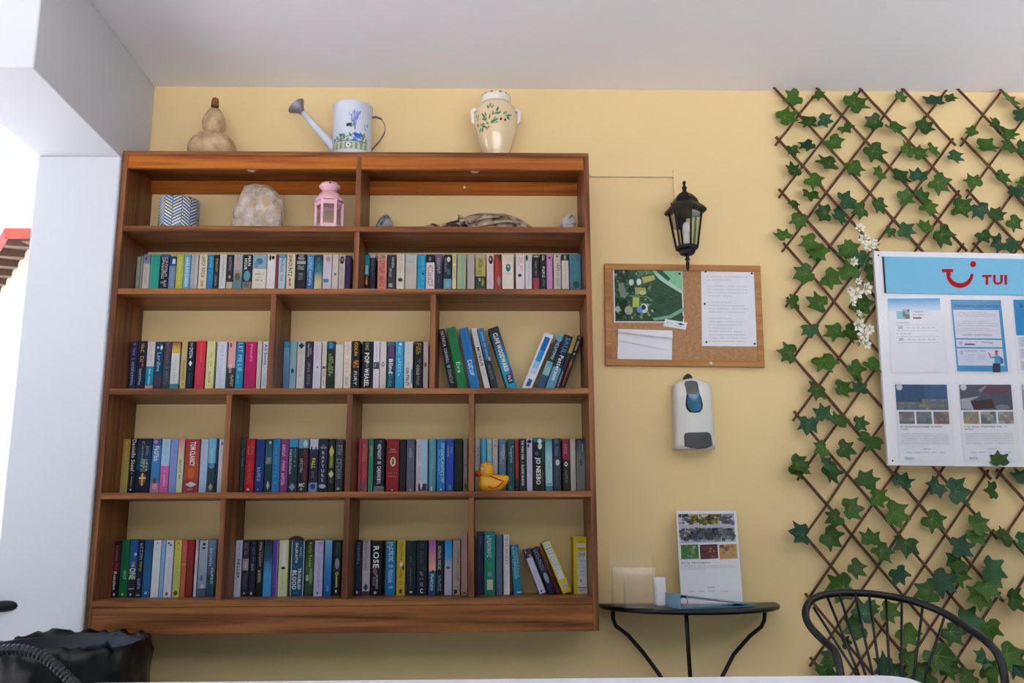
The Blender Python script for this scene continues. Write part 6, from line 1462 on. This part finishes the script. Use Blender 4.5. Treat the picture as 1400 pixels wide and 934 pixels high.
for v in (.36, .52):
    rect(b, P, .12, .92, v, v+.004, 'b0b4c4', .0003); rect(b, P, .12, .92, v+.08, v+.084, 'b0b4c4', .0003)
    marks_into(b, sub(P, .17, .26, v+.02, v+.055, .0004), '5a5a68', 3, 3, False)
    for k in range(6): marks_into(b, sub(P, .33+k*.095, .39+k*.095, v+.035, v+.05, .0004), '9a9aac', 4, k, False)
b.build('print', M['print'], t)
t, P = poster('blue-framed welcome poster with a man in a blue shirt, upper row of the information board', (355, 238), (570, 240), (383, 539)); b = MB()
rect(b, P, 0.02, .98, .01, .99, '4a96c8')
text_into(b, 'Welcome to your holiday!', sub(P, .06, .94, .07, .125, .0005), '2f5f94', 'H')
rect(b, P, .05, .92, .15, .54, 'dcdce8', .0003); rect(b, P, .05, .92, .56, .66, 'd8dae8', .0003); rect(b, P, .05, .92, .68, .91, 'd4d8e8', .0003)
for k, v in enumerate((.18, .205, .23, .30, .33, .36, .40, .425)): marks_into(b, sub(P, .1, .88 if k % 3 else .7, v, v+.012, .0005), 'a0a4b4', 36, k, False)
marks_into(b, sub(P, .18, .8, .485, .505, .0005), '6a6c80', 26, 30, False)
marks_into(b, sub(P, .2, .5, .585, .605, .0005), 'a0a4b4', 14, 31, False); text_into(b, 'TUI App', sub(P, .53, .75, .585, .612, .0005), '5a5c70', 'H'); rect(b, P, .2, .4, .615, .632, '3a3a48', .0005)
for v in (.61, .74): shape_into(b, sub(P, .09, .17, v-.03, v+.025, .0005), 'b4b8d0', 'O')
marks_into(b, sub(P, .2, .6, .70, .725, .0005), '8a8ca4', 14, 33, False)
for k in range(4): marks_into(b, sub(P, .2, .38, .76+k*.03, .772+k*.03, .0005), 'a0a4b8', 8, 40+k, False); marks_into(b, sub(P, .44, .6, .755+k*.022, .767+k*.022, .0005), 'a0a4b8', 8, 50+k, False)
q = lambda X, Yc: ((X-38-(Yc-345)*.115)/(432-38), (Yc-350)/(905-350))          # illustration of a man, from its own crop
def man(pts, col, lay): poly(b, P, [q(*z) for z in pts], col, lay)
man([(372, 838), (428, 832), (430, 905), (372, 905)], '33384c', .0006)
man([(384, 784), (412, 778), (430, 790), (430, 838), (384, 838)], '5a9cd0', .0007)
man([(340, 775), (352, 800), (384, 800), (386, 784), (362, 790), (348, 768)], '5a9cd0', .0007)
man([(335, 758), (345, 760), (352, 778), (342, 782)], 'c0655c', .0008)
man([(388, 748), (408, 748), (410, 770), (400, 780), (388, 772)], 'c0655c', .0008); man([(386, 742), (410, 742), (410, 752), (388, 752)], 'a03c3c', .0009)
man([(426, 786), (448, 806), (450, 838), (430, 845)], '3a6c9c', .0008)
b.build('print', M['print'], t)
t, P = poster('blue poster at the right edge of the information board, upper row', (612, 238), (827, 240), (640, 540)); b = MB()
rect(b, P, .02, .98, .01, .5, '2f8cc8'); text_into(b, '24', sub(P, .12, .28, .065, .115, .0005), '1f4c84', 'H')
for k in range(3): rect(b, P, .04, .96, .52+k*.16, .66+k*.16, 'd4d4e4'); [marks_into(b, sub(P, .08, .85, .535+k*.16+j*.03, .55+k*.16+j*.03, .0005), 'a094ac', 26, k*5+j, False) for j in range(4)]
b.build('print', M['print'], t)
def tour(label, TL, TR, BL, night, smalls, seed):
    t, P = poster(label, TL, TR, BL); b = MB()
    night(b, P)
    k = 14; poly(b, P, [(.085+.062*math.cos(2*math.pi*i/k), .045+.044*math.sin(2*math.pi*i/k)) for i in range(k)], 'c8ccd8', .0008)
    for i, cs in enumerate(smalls): mosaic(b, P, .045+i*.325, .335+i*.325, .365, .525, cs, seed+i, 5, 4)
    marks_into(b, sub(P, .05, .86, .55, .572, .0005), '4a5a6c', 36, seed, False); marks_into(b, sub(P, .05, .22, .585, .603, .0005), '4a5a6c', 9, seed+1, False)
    for j in range(7): marks_into(b, sub(P, .05, .95, .645+j*.022, .655+j*.022, .0005), 'a4a8b8', 54, seed+j+9, False)
    marks_into(b, sub(P, .45, .62, .84, .855, .0005), '6a7080', 9, seed+2, False)
    for j in range(5): marks_into(b, sub(P, .12+j*.16, .24+j*.16, .885, .9, .0005), '9aa0b4', 9, seed+j+30, False)
    marks_into(b, sub(P, .1, .28, .955, .985, .0005), '7a8094', 8, seed+3, False)
    b.build('print', M['photo'], t)
def night_harbour(b, P):
    rect(b, P, .01, .99, .01, .345, '3c5578'); rect(b, P, .55, .99, .01, .2, '45608a', .0003)
    mosaic(b, P, .02, .98, .24, .30, ['4a5040', '6a6848', '3a4450', '8a7448', '7a4a3c'], 6, 14, 2); mosaic(b, P, .5, .98, .2, .26, ['3a4c60', '7c7454', '8a5a40', '4a5c70'], 7, 9, 2, .0004)
    mosaic(b, P, .02, .98, .30, .345, ['284858', '3a6068', '5c7050', '2c4450', '8a8458'], 8, 16, 1, .0004)
def dark_table(b, P):
    rect(b, P, .01, .99, .01, .345, '555a6a')
    poly(b, P, [(.02, .2), (.4, .16), (.2, .22), (.25, .34), (.02, .33)], 'a8acb8', .0004)
    poly(b, P, [(.4, .02), (.95, .01), (.97, .12), (.6, .14), (.38, .1)], '6a4a5c', .0004)
    poly(b, P, [(.2, .23), (.6, .2), (.65, .32), (.26, .345)], '4a3438', .0005)
    poly(b, P, [(.65, .3), (.75, .27), (.9, .28), (.93, .33), (.7, .34)], '7c808c', .0005); poly(b, P, [(.36, .08), (.5, .02), (.52, .04), (.4, .12)], '8a8c98', .0005)
tour('tour poster with a night harbour picture, lower left on the information board', (128, 587), (345, 588), (150, 905), night_harbour, [['7a5c6c', '9a7c88', '5a5060', '4a5c48'], ['5a6c70', '4a5c60', '7c6c5c', '3a4448'], ['7a4038', '5a4c48', '8a5c48', '4a4044']], 61)
tour('tour poster with a dark still-life picture, lower row of the information board', (392, 588), (610, 588), (416, 904), dark_table, [['8a9454', 'a8843c', 'b0503c', '6a8458'], ['5a5460', '8a8488', 'b0a8a4', '4a3c40'], ['8a8c70', 'b0b0a8', '7a7c54', '9a6a6c']], 83)
tour('tour poster cut off by the picture edge, lower row of the information board', (648, 588), (866, 588), (672, 904), lambda b, P: rect(b, P, .01, .99, .01, .345, '9aa0b0') or rect(b, P, .1, .99, .1, .345, '3a4454', .0003), [['5a6c70', '7a8084'], ['8a7c70', '5a5458'], ['7a8c70', '4a5c4c']], 97)

# ------------------------------------------------------------------ black metal tub chair at the right
def spline(P, k=5):
    P = [Vector(p) for p in P]; out = []
    for i in range(len(P)-1):
        a, b, c, d = P[max(i-1, 0)], P[i], P[i+1], P[min(i+2, len(P)-1)]
        for j in range(k):
            t = j/k; out.append(0.5*((2*b)+(c-a)*t+(2*a-5*b+4*c-d)*t*t+(3*b-a-3*c+d)*t**3))
    out.append(P[-1]); return out
cp = [(1152, 940, -1.24), (1147, 908, -1.22), (1141, 890, -1.20), (1128, 878, -1.16), (1112, 862, -1.12), (1103, 848, -1.09), (1101.5, 835, -1.07), (1108, 822, -1.05), (1124, 814, -1.03), (1150, 811, -1.02), (1185, 811.5, -1.02), (1220, 816, -1.04), (1255, 824, -1.08), (1290, 838, -1.14), (1325, 860, -1.22), (1350, 878, -1.28), (1364, 895, -1.31), (1372, 918, -1.33), (1375, 945, -1.34)]
cr = [at(x, y, Y=Y) for x, y, Y in cp]
SX, SY, SZ = at(1262, 900, Y=-1.24).x, -1.27, 0.45
chr_ = thing('metal_chair', 'black metal bow-back chair in front of the ivy trellis', 'chair', (SX, SY, 0))
o0 = Vector((SX, SY, 0))
lo = lambda p: Vector(p)-o0
left_leg = [lo(cr[0]), lo((cr[0].x+0.005, cr[0].y, 0.45)), lo((cr[0].x-0.02, cr[0].y+0.02, 0.0))]
right_leg = [lo(cr[-1]), lo((cr[-1].x+0.002, cr[-1].y-0.01, 0.45)), lo((cr[-1].x+0.03, cr[-1].y-0.04, 0.0))]
b = MB(); b.tube(spline([lo(p) for p in cr], 4), 0.0098, 10); b.build('back_rim', M['black_metal'], chr_)
for q in (left_leg, right_leg):
    b = MB(); b.tube(q, 0.0098, 10); b.build('leg', M['black_metal'], chr_)
for q in ([(-0.14, 0.14, SZ), (-0.17, 0.2, 0)], [(0.14, -0.17, SZ), (0.16, -0.24, 0)]):
    b = MB(); b.tube(q, 0.0098, 10); b.build('leg', M['black_metal'], chr_)
b = MB(); b.lathe([(0.002, SZ), (0.19, SZ), (0.205, SZ+0.006), (0.205, SZ+0.02), (0.19, SZ+0.028), (0.002, SZ+0.03)], 28); b.build('seat', M['black_metal'], chr_)
for (x0, y0, x1, y1) in ((1112, 830, 1168, 918), (1131, 816, 1173, 919), (1147, 812, 1182, 919), (1169, 811.5, 1192, 918), (1188, 812, 1202, 916), (1211, 815, 1216, 916), (1233, 819, 1232, 918), (1262, 827, 1250, 920), (1292, 841, 1266, 920)):
    Yt = -1.03 - 0.10*max(0, (x0-1230)/100)
    p0 = at(x0, y0, Y=Yt); e = at(x1, y1, Y=-1.08); d = (e-p0); 
    p1 = Vector((e.x+d.x*0.8, -1.10, SZ+0.02))
    b = MB(); b.tube([lo(p0), lo(e), lo(p1)], 0.0036, 7); b.build('spindle', M['black_metal'], chr_)

# ------------------------------------------------------------------ white table in the foreground
M['table_white'] = mat('white_laminate', 'd9d9e4', 0.45, var=0.02, scale=8)
ZF = 0.74
far = at(700, 928, Z=ZF); xl = at(112, 929, Z=ZF).x; xr = at(1252, 930, Z=ZF).x
YF0, YF1 = far.y, far.y-0.82
fx = thing('dining_table', 'white table top along the bottom edge of the picture', 'table', ((xl+xr)/2, (YF0+YF1)/2, 0))
hw_, hd_ = (xr-xl)/2, (YF0-YF1)/2; rc = 0.05; ol = []
for cx_, cy_, a0 in ((hw_-rc, hd_-rc, 0), (-hw_+rc, hd_-rc, 90), (-hw_+rc, -hd_+rc, 180), (hw_-rc, -hd_+rc, 270)):
    for k in range(6): a = R(a0+k*18); ol.append((cx_+rc*math.cos(a), cy_+rc*math.sin(a)))
n = len(ol); b = MB(); b.add([(x, y, ZF-0.03) for x, y in ol]+[(x, y, ZF) for x, y in ol], [tuple(range(n))[::-1], tuple(range(n, 2*n))]+[(i, (i+1) % n, (i+1) % n+n, i+n) for i in range(n)])
b.build('table_top', M['table_white'], fx, bevel=0.003)
for sx in (-1, 1):
    for sy in (-1, 1):
        b = MB(); b.box((sx*(hw_-0.08)-0.025, sy*(hd_-0.08)-0.025, 0), (sx*(hw_-0.08)+0.025, sy*(hd_-0.08)+0.025, ZF-0.03)); b.build('leg', M['table_white'], fx)

# ------------------------------------------------------------------ cord-wrapped chair at the lower left
M['cord'] = mat('dark_wrapped_cord', '14141b', 0.4, var=0.25, scale=60, bump=0.2)
YR = -1.78
ap_ = at(18, 888, Y=YR)
rc_ = thing('cord_chair', 'dark chair with a ribbed cord-wrapped back rim at the lower left corner', 'chair', (ap_.x, YR, 0))
ctl = [(0.27, 0, 0.46), (0.245, 0, 0.56)] + [(at(x, y, Y=YR).x-ap_.x, 0, at(x, y, Y=YR).z) for x, y in ((112, 948), (99, 934), (85, 919), (70, 906), (55, 896.5), (38, 890), (18, 888))]
ctl = ctl + [(-x, y, z) for x, y, z in reversed(ctl[:-1])]
pth = spline(ctl, 16)
# even spacing, so that the wraps of the cord read as ribs
dist = [0.0]
for p, q in zip(pth, pth[1:]): dist.append(dist[-1]+(q-p).length)
step = 0.0021; even = []; i = 0; s_ = 0.0
while s_ < dist[-1]:
    while dist[i+1] < s_: i += 1
    t = (s_-dist[i])/max(1e-9, dist[i+1]-dist[i]); even.append(pth[i].lerp(pth[i+1], t)); s_ += step
b = MB(); b.tube(even, [0.0108 if k % 4 < 2 else 0.0094 for k in range(len(even))], 8, smooth=False); b.build('back_rim', M['cord'], rc_)
b = MB(); b.lathe([(0.002, 0.42), (0.25, 0.42), (0.27, 0.44), (0.25, 0.46), (0.002, 0.465)], 24, c=(0, 0.24)); b.build('seat', M['cord'], rc_)
for sx in (-1, 1):
    for yy in (0.03, 0.44):
        b = MB(); b.tube([(sx*0.2, yy, 0.44), (sx*0.23, yy+(-0.02 if yy < .2 else 0.03), 0.0)], 0.011, 8); b.build('leg', M['black_metal'], rc_)
b = MB(); b.tube([(-0.25, 0.0, 0.60), (-0.12, -0.012, 0.605), (0, -0.016, 0.607), (0.12, -0.012, 0.605), (0.25, 0.0, 0.60)], 0.008, 8); b.build('back_rail', M['cord'], rc_)
for k in range(-4, 5):
    x = k*0.045
    b = MB(); b.tube([(x, -0.012, 0.604), (x*0.8, 0.02, 0.45)], 0.003, 6); b.build('back_cord', M['cord'], rc_)

# ------------------------------------------------------------------ bin with a black liner
M['liner'] = mat('black_bin_bag', '06070b', 0.3, var=0.3, scale=14, bump=0.5, bscale=9, spec=0.35)
M['bin'] = mat('dark_bin_plastic', '23262c', 0.5, var=0.1, scale=10)
bY = -0.58; bz = at(95, 872, Y=bY).z; bx = at(92, 872, Y=bY).x; br = (at(203, 872, Y=bY).x-bx)
wb = thing('waste_bin', 'round waste bin with a crumpled black bag hanging over its rim', 'waste bin', (bx, bY, 0))
b = MB(); b.lathe([(br*0.72, 0), (br*0.76, 0.02), (br*0.90, bz-0.03), (br*0.92, bz-0.015), (br*0.86, bz-0.016), (br*0.72, 0.03), (0.003, 0.03)], 36); b.build('body', M['bin'], wb)
from mathutils import noise as mnoise
n = 110; prof = [(1.00, -0.32), (1.01, -0.27), (1.015, -0.22), (1.005, -0.17), (1.01, -0.12), (1.015, -0.08), (1.01, -0.045), (1.0, -0.018), (0.975, 0.0), (0.94, -0.002), (0.90, -0.02), (0.86, -0.06), (0.82, -0.12), (0.72, -0.22), (0.5, -0.34), (0.01, -0.36)]
vs, fs = [], []
for j, (f_, dz) in enumerate(prof):
    for i in range(n):
        a = 2*math.pi*i/n
        q = Vector((math.cos(a)*2.6, math.sin(a)*2.6, j*0.22))
        fold = abs(mnoise.noise(q*1.3))*1.6 + 0.8*abs(mnoise.noise(q*3.1+Vector((7, 3, 1))))
        tip_ = mnoise.noise(Vector((math.cos(a)*1.7, math.sin(a)*1.7, 5.0))) + 0.6*mnoise.noise(Vector((math.cos(a)*5, math.sin(a)*5, 9.0)))
        r_ = br*f_*(1.0-0.055*fold+0.02)
        z_ = bz+dz+(0.030*tip_ if 4 < j < 12 else (0.05*tip_ if j == 0 else 0.01*tip_))-0.014*fold*(1 if 6 < j < 11 else 0.3)
        vs.append((r_*math.cos(a), r_*math.sin(a), z_))
for j in range(len(prof)-1): fs += [(j*n+i, j*n+(i+1) % n, (j+1)*n+(i+1) % n, (j+1)*n+i) for i in range(n)]
b = MB(); b.add(vs, fs, smooth=True); b.build('bag_liner', M['liner'], wb)

# handrail end let into the white pillar
M['rail_iron'] = mat('dark_iron_rail', '1c2028', 0.45, 0.3, var=0.2, scale=20)
h0 = at(25, 828, Y=JY+0.01)
hr = thing('handrail', 'dark iron handrail end let into the white pillar at the left', 'handrail', (h0.x, JY, h0.z))
b = MB(); b.tube([(0, 0.02, 0), (-0.12, -0.05, -0.004), (-1.6, -0.9, -0.05)], 0.019, 12); b.build('rail', M['rail_iron'], hr)
b = MB(); b.tube([(-1.55, -0.875, -0.05), (-1.56, -0.88, -h0.z-0.13)], 0.019, 10); b.build('rail_post', M['rail_iron'], hr)

# ------------------------------------------------------------------ house across the way
M['house_wall'] = mat('cream_render', 'b3a99a', 0.85, var=0.04, scale=1.5, bump=0.1)
M['fascia'] = mat('red_painted_fascia', '9c3020', 0.6, var=0.1, scale=6)
M['tile'] = mat('pale_terracotta_tile', 'c98a6c', 0.8, var=0.2, scale=8)
M['eave_wood'] = mat('brown_eave_boards', '5c463a', 0.8, var=0.2, scale=10, stretch=(1, 6, 1))
YE = 4.4
E0 = at(6, 312, Y=YE); Et = E0.z
hs = thing('house', 'cream house with a red-edged tiled roof seen through the left opening', 'house', (E0.x, YE, -0.13))
dl = Vector((-0.56, 0.83, 0)); LR, LL = 3.2, 6.0
e0 = Vector((0, 0, 0)); eR = Vector((LR, 0, 0)); eL = dl*LL
zt_ = Et+0.13; ov = 0.25
nR = Vector((0, 1, 0)); nL = Vector((0.83, 0.56, 0))
# wall corner: inside both eave lines by the overhang
det = nR.x*nL.y-nR.y*nL.x; wc_ = Vector(((ov*nL.y-ov*nR.y)/det, (nR.x*ov-nL.x*ov)/det, 0))
def quad(a, c, d, e): return [a, c, d, e]
def wallbox(p, q, inn, name):
    b = MB(); vs = [p, q, q+inn*0.3, p+inn*0.3]; vs = [Vector((v.x, v.y, 0)) for v in vs]+[Vector((v.x, v.y, zt_-0.05)) for v in vs]
    b.add(vs, [(0, 3, 2, 1), (4, 5, 6, 7), (0, 1, 5, 4), (1, 2, 6, 5), (2, 3, 7, 6), (3, 0, 4, 7)]); b.build(name, M['house_wall'], hs)
wallbox(wc_, wc_+Vector((LR, 0, 0)), nR, 'wall_front'); wallbox(wc_, wc_+dl*LL, nL, 'wall_side')
FH = 0.085
def band(p, q, inn, z0, z1, dep, name, m):
    b = MB(); vs = [p, q, q+inn*dep, p+inn*dep]; vs = [Vector((v.x, v.y, z0)) for v in vs]+[Vector((v.x, v.y, z1)) for v in vs]
    b.add(vs, [(0, 3, 2, 1), (4, 5, 6, 7), (0, 1, 5, 4), (1, 2, 6, 5), (2, 3, 7, 6), (3, 0, 4, 7)]); return b.build(name, m, hs)
band(e0, eR, nR, zt_-FH, zt_, 0.04, 'fascia', M['fascia']); band(e0, eL, nL, zt_-FH, zt_, 0.04, 'fascia', M['fascia'])
band(e0+nR*.02+nL*.02, eR+nR*.02, nR, zt_-0.03, zt_-0.012, ov, 'eave_board', M['eave_wood']); band(e0+nL*.02+nR*.02, eL+nL*.02, nL, zt_-0.03, zt_-0.012, ov, 'eave_board', M['eave_wood'])
for k in range(9):
    p = e0+Vector((0.18+k*0.36, 0, 0)); b = MB(); b.bar((p.x, 0.04, zt_-0.07), (p.x, ov+0.02, zt_-0.05), 0.09, 0.08); b.build('rafter', M['eave_wood'], hs)
for k in range(14):
    p = dl*(0.2+k*0.4); b = MB(); b.bar(p+nL*.04+Vector((0, 0, zt_-0.07)), p+nL*(ov+.02)+Vector((0, 0, zt_-0.05)), 0.09, 0.08); b.build('rafter', M['eave_wood'], hs)
b = MB(); apx = Vector((1.8, 3.6, zt_+0.9)); q0, q1, q2 = Vector((0, 0, zt_)), Vector((LR, 0, zt_)), eL+Vector((0, 0, zt_)); r1 = Vector((LR, 3.6, zt_+0.9)); r2 = eL+nL*3.2+Vector((0, 0, zt_+0.9))
b.add([q0, q1, r1, apx, q2, r2], [(0, 1, 2, 3), (0, 3, 5, 4)]); b.build('roof', M['tile'], hs)
